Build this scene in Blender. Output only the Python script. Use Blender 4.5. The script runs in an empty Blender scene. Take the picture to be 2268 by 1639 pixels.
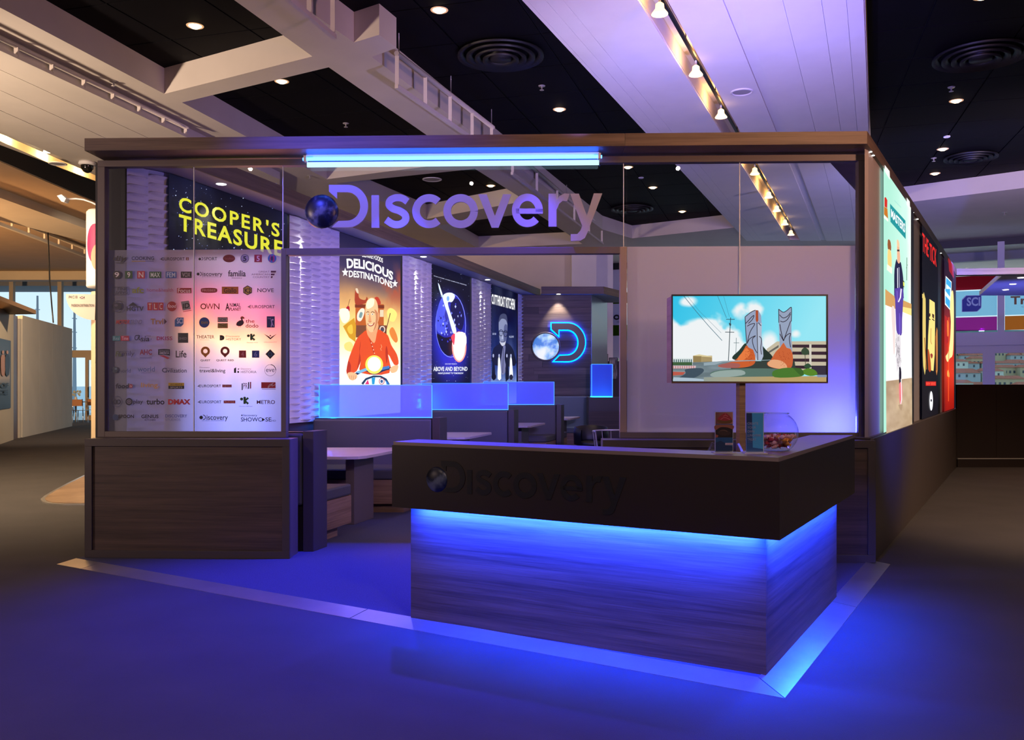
import bpy, bmesh, math, random
import numpy as np
from mathutils import Vector, Matrix
from mathutils.geometry import tessellate_polygon
random.seed(7)
np.random.seed(7)
scene = bpy.context.scene
PI = math.pi
# ------------------------------------------------------------ camera, world, exposure
HC = 1.5            # eye height
FPX = 1986.0        # focal length for a 2268 px wide frame
CX, CY = 1134.0, 846.0
cam_d = bpy.data.cameras.new('camera'); cam = bpy.data.objects.new('camera', cam_d)
scene.collection.objects.link(cam)
cam_d.sensor_fit = 'HORIZONTAL'; cam_d.sensor_width = 36.0
cam_d.lens = 36.0 * FPX / 2268.0
cam_d.shift_y = (CY - 819.5) / 2268.0
cam_d.clip_start = 0.05; cam_d.clip_end = 2000
cam.location = (0, 0, HC); cam.rotation_euler = (PI / 2, 0, 0)
scene.camera = cam
vs = scene.view_settings
scene.display_settings.display_device = 'sRGB'
vs.view_transform = 'Standard'; vs.look = 'None'; vs.exposure = 0.0; vs.gamma = 1.0
vs.use_curve_mapping = False
cy = scene.cycles
cy.use_denoising = True
cy.max_bounces = 6; cy.diffuse_bounces = 3; cy.glossy_bounces = 3
cy.transmission_bounces = 5; cy.transparent_max_bounces = 12
cy.caustics_reflective = False; cy.caustics_refractive = False
cy.sample_clamp_indirect = 4.0
cy.use_light_tree = True

def srgb(c):
    c = c / 255.0
    return c / 12.92 if c <= 0.04045 else ((c + 0.055) / 1.055) ** 2.4
def C3(*c):
    if len(c) == 1: c = c[0]
    return (srgb(c[0]), srgb(c[1]), srgb(c[2]))

world = bpy.data.worlds.new('sky'); scene.world = world; world.use_nodes = True
wn = world.node_tree; wn.nodes.clear()
wo = wn.nodes.new('ShaderNodeOutputWorld'); wb = wn.nodes.new('ShaderNodeBackground')
wtc = wn.nodes.new('ShaderNodeTexCoord'); wsep = wn.nodes.new('ShaderNodeSeparateXYZ'); wr = wn.nodes.new('ShaderNodeValToRGB')
wn.links.new(wtc.outputs['Generated'], wsep.inputs[0]); wn.links.new(wsep.outputs['Z'], wr.inputs[0])
wr.color_ramp.elements[0].position = 0.0; wr.color_ramp.elements[0].color = (*C3(214, 232, 236), 1)
wr.color_ramp.elements[1].position = 0.35; wr.color_ramp.elements[1].color = (*C3(140, 205, 240), 1)
wn.links.new(wr.outputs[0], wb.inputs[0]); wb.inputs[1].default_value = 1.35
wn.links.new(wb.outputs[0], wo.inputs[0])

WARM = (1.0, 0.62, 0.30); WARM2 = (1.0, 0.72, 0.45); BLUE = (0.02, 0.045, 1.0); CYB = (0.0, 0.17, 1.0); VIO = (0.30, 0.20, 1.0)
def light(kind, name, loc, power, color, target=None, size=0.1, size_y=None, angle=None, blend=0.6):
    d = bpy.data.lights.new(name, kind); d.energy = power; d.color = color
    if kind == 'AREA':
        d.size = size
        if size_y: d.shape = 'RECTANGLE'; d.size_y = size_y
    else:
        d.shadow_soft_size = size
    if kind == 'SPOT':
        d.spot_size = math.radians(angle or 60); d.spot_blend = blend
    o = bpy.data.objects.new(name, d); scene.collection.objects.link(o); o.location = loc
    if target is not None:
        v = Vector(target) - Vector(loc)
        o.rotation_euler = v.to_track_quat('-Z', 'Y').to_euler()
    return o
# hall lighting: fill spots added out of view around the hall, and spots on the ceiling tracks
TUBE = 30.0; SPOTW = 60.0; DLW = 110.0; SLOTW = 15.0; TRKW = 130.0
# unseen warm spots added to brighten the ceiling and the aisle floor
light('SPOT', 'fill_left', (-9.5, 9.0, 2.6), 1900, (1, .74, .54), (-7.0, 14, 6), .3, angle=120, blend=1)
light('SPOT', 'fill_far_left', (-17, 17, 3.0), 5500, (1, .56, .24), (-14, 25, 6), .3, angle=130, blend=1)
light('SPOT', 'fill_near', (-11.5, 1.0, 2.6), 2600, (1, .70, .62), (-2.5, 10.5, 6), .3, angle=75, blend=1)
light('SPOT', 'fill_right', (4.8, 3.2, 3.2), 850, (1, .50, .32), (2.3, 8.5, 6), .3, angle=110, blend=1)
light('SPOT', 'aisle_fill', (-8.5, 10.0, 5.6), 3000, (1, .78, .48), (-8.0, 12, 0), .15, angle=110, blend=1)
light('SPOT', 'aisle_fill', (-13, 18, 5.6), 5500, (1, .72, .42), (-13, 19, 0), .15, angle=120, blend=1)
light('SPOT', 'aisle_fill', (7.5, 7.0, 5.6), 1300, (1, .66, .42), (8.0, 9.5, 0), .1, angle=85, blend=.5)
light('SPOT', 'crown_lamp', (3.6, 3.5, 5.3), 230, (1, .55, .22), (1.6, 7.4, 3.3), .1, angle=50, blend=1)
# hidden blue spots added at the crown, boosting the tube light upward and downward
light('SPOT', 'blue_fill_up', (2.4, 7.2, 3.68), 1000, (.09, .08, 1.0), (3.7, 13.2, 6), .08, angle=62, blend=.6)
light('SPOT', 'blue_fill_up', (0.6, 7.3, 3.68), 100, (.40, .26, 1.0), (-.5, 11.5, 6), .1, angle=120, blend=1)
light('SPOT', 'blue_fill_far', (7.6, 14.9, 3.68), 700, (.18, .20, 1.0), (11, 22, 5.4), .1, angle=130, blend=1)
light('SPOT', 'blue_fill_floor', (0.2, 7.53, 3.385), 420, (.045, .035, 1.0), (0.2, 5.0, 0), .02, angle=130, blend=1)
light('SPOT', 'blue_fill_floor', (-1.0, 7.57, 3.385), 1700, (.015, .02, 1.0), (-0.9, 6.2, 0), .02, angle=85, blend=.8)
# LED strips under the counter's overhang
RCF = math.atan2(.5, -.866); RCR = math.atan2(.866, .5)
def led(name, s_len, plane_p, e, n, power, rot):
    o = light('AREA', name, (plane_p[0] + e[0] * s_len - n[0] * .035, plane_p[1] + e[1] * s_len - n[1] * .035, .72), power, (.006, .030, 1.0), None, 2.1 if 'front' in name else 1.85, .02)
    o.rotation_euler = (math.radians(-28 if 'front' in name else 28), 0, rot); return o
led('counter_led_front', 1.18, (1.313, 4.40), (-.866, .5), (-.5, -.866), 190, RCF)
led('counter_led_side', 1.05, (1.313, 4.40), (.5, .866), (.866, -.5), 150, RCR)
light('POINT', 'counter_back_blue', (2.75, 7.95, 1.12), 60, (.06, .08, 1.0), size=.12)
# booth wall: blue wash from the bench tops and spots added, hidden behind the white screen
for y, p in ((11.2, 18), (14.2, 18), (17.4, 14)):
    light('POINT', 'wall_wash_blue', (-3.199 + .2905 * (y - 8.36) + .14, y, 1.15), p * 1.2, (.0, .13, 1.0), size=.03)
light('SPOT', 'booth_fill', (1.6, 8.3, 2.3), 760, (.22, .18, 1.0), (-1.6, 13.5, 1.9), .1, angle=80, blend=1)
light('SPOT', 'booth_fill', (1.4, 8.1, 2.3), 200, (.45, .34, 1.0), (-2.6, 9.0, 1.6), .1, angle=90, blend=1)
light('SPOT', 'rightwall_blue', (5.0, 7.2, 1.2), 170, (.10, .10, 1.0), (3.7, 8.6, 1.5), .1, angle=85, blend=1)

light('SPOT', 'sign_fill', (-2.6, 4.6, 5.2), 1100, (.06, .07, 1.0), (-1.3, 7.4, 3.1), .1, angle=42, blend=1)  # unseen blue spot added to tint the sign letters
for x_, y_, w_ in ((-5.5, -1.0, 420), (-1.5, -2.5, 300), (2.5, -1.5, 560), (6.0, 0.5, 220)):
    light('SPOT', 'front_fill', (x_, y_, 5.5), w_, (1, .74, .60), (x_ * .8, y_ + 3.5, 0), .035, angle=100, blend=1)  # front fill added behind the camera for the counter and cabinets
light('SPOT', 'aisle_fill', (-7.5, 20, 5.0), 1500, (1, .76, .52), (-13.5, 24.5, 1.5), .1, angle=75, blend=1)  # unseen spot added to brighten the left partitions
light('SPOT', 'blue_fill_far', (9.3, 16.6, 1.2), 420, (.12, .13, 1.0), (11.5, 20.5, 3.2), .1, angle=110, blend=1)  # added spot, hidden by the low partition, for blue on the soffit
light('SPOT', 'inner_fill', (2.1, 8.5, 2.35), 900, (.55, .45, 1.0), (2.4, 14.5, 6), .08, angle=120, blend=1)  # spot added behind the white screen to brighten the ceiling inside
light('SPOT', 'fill_far_right', (10.2, 12.5, 3.6), 1300, (.9, .66, .85), (9.5, 19, 6), .2, angle=110, blend=1)  # unseen fill added for the far right ceiling


# ------------------------------------------------------------ helpers
col = scene.collection
_wl = {}
def wloc(o): return _wl.get(o.name, Vector((0, 0, 0)))
def tag(o, label=None, cat=None, group=None, kind=None):
    if label: o['label'] = label
    if cat: o['category'] = cat
    if group: o['group'] = group
    if kind: o['kind'] = kind
    return o
def empty(name, loc, label=None, cat=None, group=None, parent=None):
    o = bpy.data.objects.new(name, None); col.objects.link(o); o.empty_display_size = 0.1
    loc = Vector(loc); o.location = loc if parent is None else loc - wloc(parent)
    if parent is not None: o.parent = parent
    _wl[o.name] = loc
    return tag(o, label, cat, group)
def copy_tree(o, delta, parent=None, label=None, group=None):
    c = o.copy(); col.objects.link(c)
    if parent is None: c.location = o.location + Vector(delta)
    else: c.parent = parent
    _wl[c.name] = wloc(o) + Vector(delta)
    if label: c['label'] = label
    if group: c['group'] = group
    for ch in list(o.children): copy_tree(ch, delta, c)
    return c

class MB:
    """world-space mesh collector; build() makes ONE object with its origin at its own centre"""
    def __init__(s): s.v = []; s.f = []; s.m = []; s.sm = []
    def add(s, vs_, fs, mi=0, smooth=False):
        o = len(s.v); s.v += [tuple(p) for p in vs_]
        for f in fs: s.f.append(tuple(i + o for i in f)); s.m.append(mi); s.sm.append(smooth)
        return s
    def prism(s, poly, z0, z1, mi=0, cap=True):
        n = len(poly)
        a = sum(poly[i][0] * poly[(i + 1) % n][1] - poly[(i + 1) % n][0] * poly[i][1] for i in range(n))
        if a < 0: poly = poly[::-1]
        vv = [(p[0], p[1], z0) for p in poly] + [(p[0], p[1], z1) for p in poly]
        ff = [(i, (i + 1) % n, n + (i + 1) % n, n + i) for i in range(n)]
        if cap: ff += [tuple(range(n - 1, -1, -1)), tuple(range(n, 2 * n))]
        return s.add(vv, ff, mi)
    def box(s, x0, x1, y0, y1, z0, z1, mi=0):
        return s.prism([(x0, y0), (x1, y0), (x1, y1), (x0, y1)], z0, z1, mi)
    def bar(s, a, b, w, h, mi=0):
        a = Vector(a); b = Vector(b); d = (b - a).normalized()
        u = d.cross(Vector((0, 0, 1)))
        if u.length < 1e-4: u = Vector((1, 0, 0))
        u.normalize(); t = u.cross(d).normalized()
        vv = []
        for p in (a, b):
            for i, j in ((-1, -1), (1, -1), (1, 1), (-1, 1)): vv.append(p + u * (i * w / 2) + t * (j * h / 2))
        return s.add(vv, [(0, 1, 5, 4), (1, 2, 6, 5), (2, 3, 7, 6), (3, 0, 4, 7), (3, 2, 1, 0), (4, 5, 6, 7)], mi)
    def tube(s, pts, r, n=10, mi=0, smooth=True):
        pts = [Vector(p) for p in pts]; rr = r if isinstance(r, (list, tuple)) else [r] * len(pts)
        vv = []; ff = []
        ref = Vector((0, 0, 1))
        for k, p in enumerate(pts):
            d = (pts[min(k + 1, len(pts) - 1)] - pts[max(k - 1, 0)]).normalized()
            u = d.cross(ref)
            if u.length < 1e-3: u = d.cross(Vector((1, 0, 0)))
            u.normalize(); w = u.cross(d)
            for i in range(n):
                a = 2 * PI * i / n; vv.append(p + (u * math.cos(a) + w * math.sin(a)) * rr[k])
        for k in range(len(pts) - 1):
            for i in range(n):
                j = (i + 1) % n; ff.append((k * n + i, k * n + j, (k + 1) * n + j, (k + 1) * n + i))
        s.add(vv, ff, mi, smooth)
        m = len(s.v) - len(vv); e = (len(pts) - 1) * n
        s.f.append(tuple(m + i for i in range(n))); s.m.append(mi); s.sm.append(False)
        s.f.append(tuple(m + e + i for i in range(n - 1, -1, -1))); s.m.append(mi); s.sm.append(False)
        return s
    def lathe(s, cx, cy_, prof, n=32, mi=0, smooth=True, close=False):
        vv = []; ff = []
        for r, z in prof:
            for i in range(n):
                a = 2 * PI * i / n; vv.append((cx + r * math.cos(a), cy_ + r * math.sin(a), z))
        for k in range(len(prof) - 1):
            for i in range(n):
                j = (i + 1) % n; ff.append((k * n + i, k * n + j, (k + 1) * n + j, (k + 1) * n + i))
        if close:
            ff.append(tuple(range(n - 1, -1, -1))); ff.append(tuple((len(prof) - 1) * n + i for i in range(n)))
        return s.add(vv, ff, mi, smooth)
    def quad(s, a, b, c, d): return s.add([a, b, c, d], [(0, 1, 2, 3)])
    def build(s, name, mats, parent=None, bevel=0, label=None, cat=None, group=None, kind=None):
        V = np.array(s.v, dtype=float)
        c = (V.min(0) + V.max(0)) / 2
        if parent is None: c[2] = V[:, 2].min()
        me = bpy.data.meshes.new(name)
        me.from_pydata([tuple(p) for p in (V - c)], [], s.f)
        mats = mats if isinstance(mats, (list, tuple)) else [mats]
        for m in mats: me.materials.append(m)
        me.polygons.foreach_set('material_index', s.m); me.polygons.foreach_set('use_smooth', s.sm)
        me.update()
        o = bpy.data.objects.new(name, me); col.objects.link(o)
        c = Vector(c)
        if parent is not None: o.parent = parent; o.location = c - wloc(parent)
        else: o.location = c
        _wl[o.name] = c
        if bevel:
            b = o.modifiers.new('edge', 'BEVEL'); b.width = bevel; b.segments = 2; b.limit_method = 'ANGLE'; b.angle_limit = math.radians(40)
        return tag(o, label, cat, group, kind)

class PL:
    """vertical plane: a point, a direction, the side facing the viewer"""
    def __init__(s, p0, e):
        l = math.hypot(*e); s.e = (e[0] / l, e[1] / l); s.p0 = p0
        n = (-s.e[1], s.e[0])
        if n[0] * (0 - p0[0]) + n[1] * (0 - p0[1]) < 0: n = (-n[0], -n[1])
        s.n = n
    def s_(s, px, d=0.0):
        k = (px - CX) / FPX; x0 = s.p0[0] + s.n[0] * d; y0 = s.p0[1] + s.n[1] * d
        return (k * y0 - x0) / (s.e[0] - k * s.e[1])
    def Y(s, px, d=0.0): return s.p0[1] + s.n[1] * d + s.e[1] * s.s_(px, d)
    def sz(s, px, py, d=0.0): return (s.s_(px, d), HC + (CY - py) / FPX * s.Y(px, d))
    def w(s, t, d, z): return (s.p0[0] + s.e[0] * t + s.n[0] * d, s.p0[1] + s.e[1] * t + s.n[1] * d, z)
    def xy(s, t, d): return s.w(t, d, 0)[:2]
    def rect(s, t0, t1, d0, d1): return [s.xy(t0, d0), s.xy(t1, d0), s.xy(t1, d1), s.xy(t0, d1)]
def at(px, py, Y): return Vector(((px - CX) / FPX * Y, Y, HC + (CY - py) / FPX * Y))
def gr(px, py):
    Y = HC * FPX / (py - CY); return ((px - CX) / FPX * Y, Y)
HW = 4.2; HD = 4.578
def cp(px, py, H=HW):
    Y = H * FPX / (CY - py); return ((px - CX) / FPX * Y, Y)

# ------------------------------------------------------------ materials
_mats = {}
def nodes(name):
    m = bpy.data.materials.new(name); m.use_nodes = True
    return m, m.node_tree.nodes, m.node_tree.links, m.node_tree.nodes['Principled BSDF']
def mat(name, c, rough=0.5, metal=0.0, emit=None, es=1.0, noise=0.0, nscale=8.0, bump=0.0, bscale=60.0, coat=0.0):
    if name in _mats: return _mats[name]
    m, N, L, b = nodes(name)
    b.inputs['Base Color'].default_value = (*c, 1); b.inputs['Roughness'].default_value = rough; b.inputs['Metallic'].default_value = metal
    if coat: b.inputs['Coat Weight'].default_value = coat
    if noise:
        tc = N.new('ShaderNodeTexCoord'); t = N.new('ShaderNodeTexNoise'); t.inputs['Scale'].default_value = nscale; t.inputs['Detail'].default_value = 5
        r = N.new('ShaderNodeValToRGB')
        r.color_ramp.elements[0].position = 0.3; r.color_ramp.elements[1].position = 0.7
        r.color_ramp.elements[0].color = (*[x * (1 - noise) for x in c], 1); r.color_ramp.elements[1].color = (*[min(1, x * (1 + noise)) for x in c], 1)
        L.new(tc.outputs['Object'], t.inputs['Vector']); L.new(t.outputs['Fac'], r.inputs[0]); L.new(r.outputs[0], b.inputs['Base Color'])
    if bump:
        tc = N.new('ShaderNodeTexCoord'); t = N.new('ShaderNodeTexNoise'); t.inputs['Scale'].default_value = bscale
        bp = N.new('ShaderNodeBump'); bp.inputs['Strength'].default_value = bump; bp.inputs['Distance'].default_value = 0.01
        L.new(tc.outputs['Object'], t.inputs['Vector']); L.new(t.outputs['Fac'], bp.inputs['Height']); L.new(bp.outputs[0], b.inputs['Normal'])
    if emit:
        b.inputs['Emission Color'].default_value = (*emit, 1); b.inputs['Emission Strength'].default_value = es
    _mats[name] = m; return m
def wood(name, c1, c2, scale=(0.4, 0.4, 14), rough=0.5, rings=9.0):
    m, N, L, b = nodes(name)
    tc = N.new('ShaderNodeTexCoord'); mp = N.new('ShaderNodeMapping'); mp.inputs['Scale'].default_value = scale
    t = N.new('ShaderNodeTexNoise'); t.inputs['Scale'].default_value = 1.6; t.inputs['Detail'].default_value = 9; t.inputs['Roughness'].default_value = 0.62; t.inputs['Distortion'].default_value = 0.12
    mp2 = N.new('ShaderNodeMapping'); mp2.inputs['Scale'].default_value = tuple(x * rings / 3 for x in scale)
    t2 = N.new('ShaderNodeTexNoise'); t2.inputs['Scale'].default_value = 3.0; t2.inputs['Detail'].default_value = 6
    ad = N.new('ShaderNodeMath'); ad.operation = 'MULTIPLY_ADD'; ad.inputs[1].default_value = 0.35
    r = N.new('ShaderNodeValToRGB'); r.color_ramp.elements[0].position = 0.5; r.color_ramp.elements[1].position = 0.85
    r.color_ramp.elements[0].color = (*c1, 1); r.color_ramp.elements[1].color = (*c2, 1)
    L.new(tc.outputs['Object'], mp.inputs[0]); L.new(tc.outputs['Object'], mp2.inputs[0])
    L.new(mp.outputs[0], t.inputs['Vector']); L.new(mp2.outputs[0], t2.inputs['Vector'])
    L.new(t2.outputs['Fac'], ad.inputs[0]); L.new(t.outputs['Fac'], ad.inputs[2]); L.new(ad.outputs[0], r.inputs[0])
    L.new(r.outputs[0], b.inputs['Base Color']); b.inputs['Roughness'].default_value = rough
    bp = N.new('ShaderNodeBump'); bp.inputs['Strength'].default_value = 0.12; bp.inputs['Distance'].default_value = 0.004
    L.new(t2.outputs['Fac'], bp.inputs['Height']); L.new(bp.outputs[0], b.inputs['Normal'])
    return m
def emis(name, c, s):
    m = bpy.data.materials.new(name); m.use_nodes = True; N = m.node_tree.nodes; N.clear()
    o = N.new('ShaderNodeOutputMaterial'); e = N.new('ShaderNodeEmission'); e.inputs[0].default_value = (*c, 1); e.inputs[1].default_value = s
    m.node_tree.links.new(e.outputs[0], o.inputs[0]); return m
def art_mat(name, backlit=None):
    m, N, L, b = nodes(name)
    a = N.new('ShaderNodeAttribute'); a.attribute_name = 'Col'
    if backlit:
        b.inputs['Base Color'].default_value = (0.02, 0.02, 0.02, 1); b.inputs['Roughness'].default_value = 0.6
        b.inputs['Specular IOR Level'].default_value = 0.1
        L.new(a.outputs['Color'], b.inputs['Emission Color']); b.inputs['Emission Strength'].default_value = backlit
    else:
        L.new(a.outputs['Color'], b.inputs['Base Color']); b.inputs['Roughness'].default_value = 0.5
    return m
def glass_mat(name, tint=(1, 1, 1), refl=1.0, rough=0.0):
    m = bpy.data.materials.new(name); m.use_nodes = True; N = m.node_tree.nodes; L = m.node_tree.links; N.clear()
    o = N.new('ShaderNodeOutputMaterial'); mx = N.new('ShaderNodeMixShader'); t = N.new('ShaderNodeBsdfTransparent'); g = N.new('ShaderNodeBsdfGlossy')
    f = N.new('ShaderNodeLayerWeight'); f.inputs[0].default_value = 0.5
    pw = N.new('ShaderNodeMath'); pw.operation = 'POWER'; pw.inputs[1].default_value = 4.0
    k = N.new('ShaderNodeMath'); k.operation = 'MULTIPLY_ADD'; k.inputs[1].default_value = 0.7 * min(refl, 1.4); k.inputs[2].default_value = 0.035 * refl; k.use_clamp = True
    t.inputs[0].default_value = (*tint, 1); g.inputs['Roughness'].default_value = rough
    L.new(f.outputs['Facing'], pw.inputs[0]); L.new(pw.outputs[0], k.inputs[0]); L.new(k.outputs[0], mx.inputs[0]); L.new(t.outputs[0], mx.inputs[1]); L.new(g.outputs[0], mx.inputs[2]); L.new(mx.outputs[0], o.inputs[0])
    return m
def film_mat(name, c, trans=0.5, clear=0.0, glow=None, gs=0.0, tint=(0.6, 0.7, 1)):
    """diffusing film or frosted acrylic: diffuse + translucent (+ a little clear, + edge-lit glow)"""
    m = bpy.data.materials.new(name); m.use_nodes = True; N = m.node_tree.nodes; L = m.node_tree.links; N.clear()
    o = N.new('ShaderNodeOutputMaterial'); d = N.new('ShaderNodeBsdfDiffuse'); t = N.new('ShaderNodeBsdfTranslucent'); mx = N.new('ShaderNodeMixShader')
    d.inputs[0].default_value = (*c, 1); t.inputs[0].default_value = (*c, 1); mx.inputs[0].default_value = trans
    L.new(d.outputs[0], mx.inputs[1]); L.new(t.outputs[0], mx.inputs[2]); out = mx.outputs[0]
    if clear:
        tr = N.new('ShaderNodeBsdfTransparent'); m2 = N.new('ShaderNodeMixShader'); m2.inputs[0].default_value = clear; tr.inputs[0].default_value = (*tint, 1)
        L.new(out, m2.inputs[1]); L.new(tr.outputs[0], m2.inputs[2]); out = m2.outputs[0]
    if glow:
        e = N.new('ShaderNodeEmission'); e.inputs[0].default_value = (*glow, 1); e.inputs[1].default_value = gs
        ad = N.new('ShaderNodeAddShader'); L.new(out, ad.inputs[0]); L.new(e.outputs[0], ad.inputs[1]); out = ad.outputs[0]
    L.new(out, o.inputs[0]); return m

M_cream = mat('cream_paint', (0.62, 0.57, 0.50), 0.7, noise=0.04, nscale=1.5)
M_white = mat('white_paint', (0.78, 0.77, 0.76), 0.6, noise=0.03, nscale=2)
M_black = mat('black_tile', (0.0016, 0.0015, 0.003), 0.75, noise=0.3, nscale=3)
M_blackgrid = mat('black_grid', (0.005, 0.0045, 0.008), 0.6)
M_black.node_tree.nodes['Principled BSDF'].inputs['Specular IOR Level'].default_value = 0.12
M_walnut = wood('walnut_laminate', (0.032, 0.019, 0.015), (0.085, 0.052, 0.038))
M_walnutx = wood('walnut_laminate_lighter', (0.07, 0.045, 0.036), (0.17, 0.112, 0.084))
M_oak = wood('oak_laminate', (0.16, 0.09, 0.05), (0.36, 0.22, 0.13))
M_brown = mat('dark_brown_panel', (0.021, 0.0125, 0.0118), 0.45, noise=0.08, nscale=2)
M_bronze = mat('bronze_frame', (0.12, 0.095, 0.09), 0.4)
M_alu = mat('brushed_aluminium', (0.55, 0.52, 0.50), 0.38, 0.6)
M_steel = mat('steel_edging', (0.62, 0.58, 0.54), 0.28, 0.85, noise=0.1, nscale=3)
M_chrome = mat('chrome', (0.8, 0.8, 0.8), 0.15, 1.0)
M_seat = mat('grey_leatherette', (0.075, 0.073, 0.082), 0.5, bump=0.05)
M_black2 = mat('matt_black', (0.01, 0.01, 0.012), 0.45)
M_tabletop = mat('grey_tabletop', (0.50, 0.42, 0.42), 0.4, noise=0.06, nscale=4)
M_glass = glass_mat('clear_glass', (0.97, 0.98, 1.0))
M_glassbowl = glass_mat('bowl_glass', (0.93, 0.96, 0.95), 2.2)
M_artlit = art_mat('backlit_print', 1.25)
M_artprint = art_mat('flat_print')
M_artscreen = art_mat('screen_picture', 0.95)
M_carpet = mat('hall_carpet', (0.056, 0.046, 0.046), 0.95, noise=0.10, nscale=2.0, bump=0.25, bscale=250)
M_carpet2 = mat('stand_carpet', (0.06, 0.06, 0.10), 0.95, noise=0.35, nscale=160, bump=0.5, bscale=350)
M_tile3d = mat('white_relief_panel', (0.72, 0.71, 0.74), 0.8)
M_tile3d.node_tree.nodes['Principled BSDF'].inputs['Specular IOR Level'].default_value = 0.15
M_lamp = emis('downlight_glow', (1.0, 0.74, 0.42), 9.0)
M_lampw = emis('white_led_glow', (1.0, 0.97, 0.92), 7.0)
M_led = emis('blue_led_glow', (0.0, 0.55, 1.0), 22.0)

# ------------------------------------------------------------ lettering and flat print
_txt = {}
def glyphs(s, bold=0.0, sp=1.0):
    k = (s, bold, sp)
    if k in _txt: return _txt[k]
    cu = bpy.data.curves.new('t', 'FONT'); cu.body = s; cu.offset = bold; cu.space_character = sp; cu.resolution_u = 3; cu.fill_mode = 'FRONT'
    o = bpy.data.objects.new('t', cu); col.objects.link(o)
    dg = bpy.context.evaluated_depsgraph_get(); me = bpy.data.meshes.new_from_object(o.evaluated_get(dg))
    V = np.array([v.co[:2] for v in me.vertices]); F = [tuple(p.vertices) for p in me.polygons]
    bpy.data.objects.remove(o); bpy.data.curves.remove(cu); bpy.data.meshes.remove(me)
    V = (V - V.min(0)) / (V.max(0) - V.min(0))
    _txt[k] = (V, F); return _txt[k]
def smooth(pts, n=6):
    P = np.array(pts, float); out = []
    for i in range(len(P)):
        a, b, c, d = P[i - 1], P[i], P[(i + 1) % len(P)], P[(i + 2) % len(P)]
        for j in range(n):
            t = j / n
            out.append(tuple(0.5 * ((2 * b) + (c - a) * t + (2 * a - 5 * b + 4 * c - d) * t * t + (3 * b - a - 3 * c + d) * t ** 3)))
    return out
def ell(cx, cy_, rx, ry=None, a0=0, a1=360, n=28):
    ry = rx if ry is None else ry
    return [(cx + rx * math.cos(math.radians(a0 + (a1 - a0) * i / n)), cy_ + ry * math.sin(math.radians(a0 + (a1 - a0) * i / n))) for i in range(n + (0 if abs(a1 - a0) == 360 else 1))]
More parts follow.
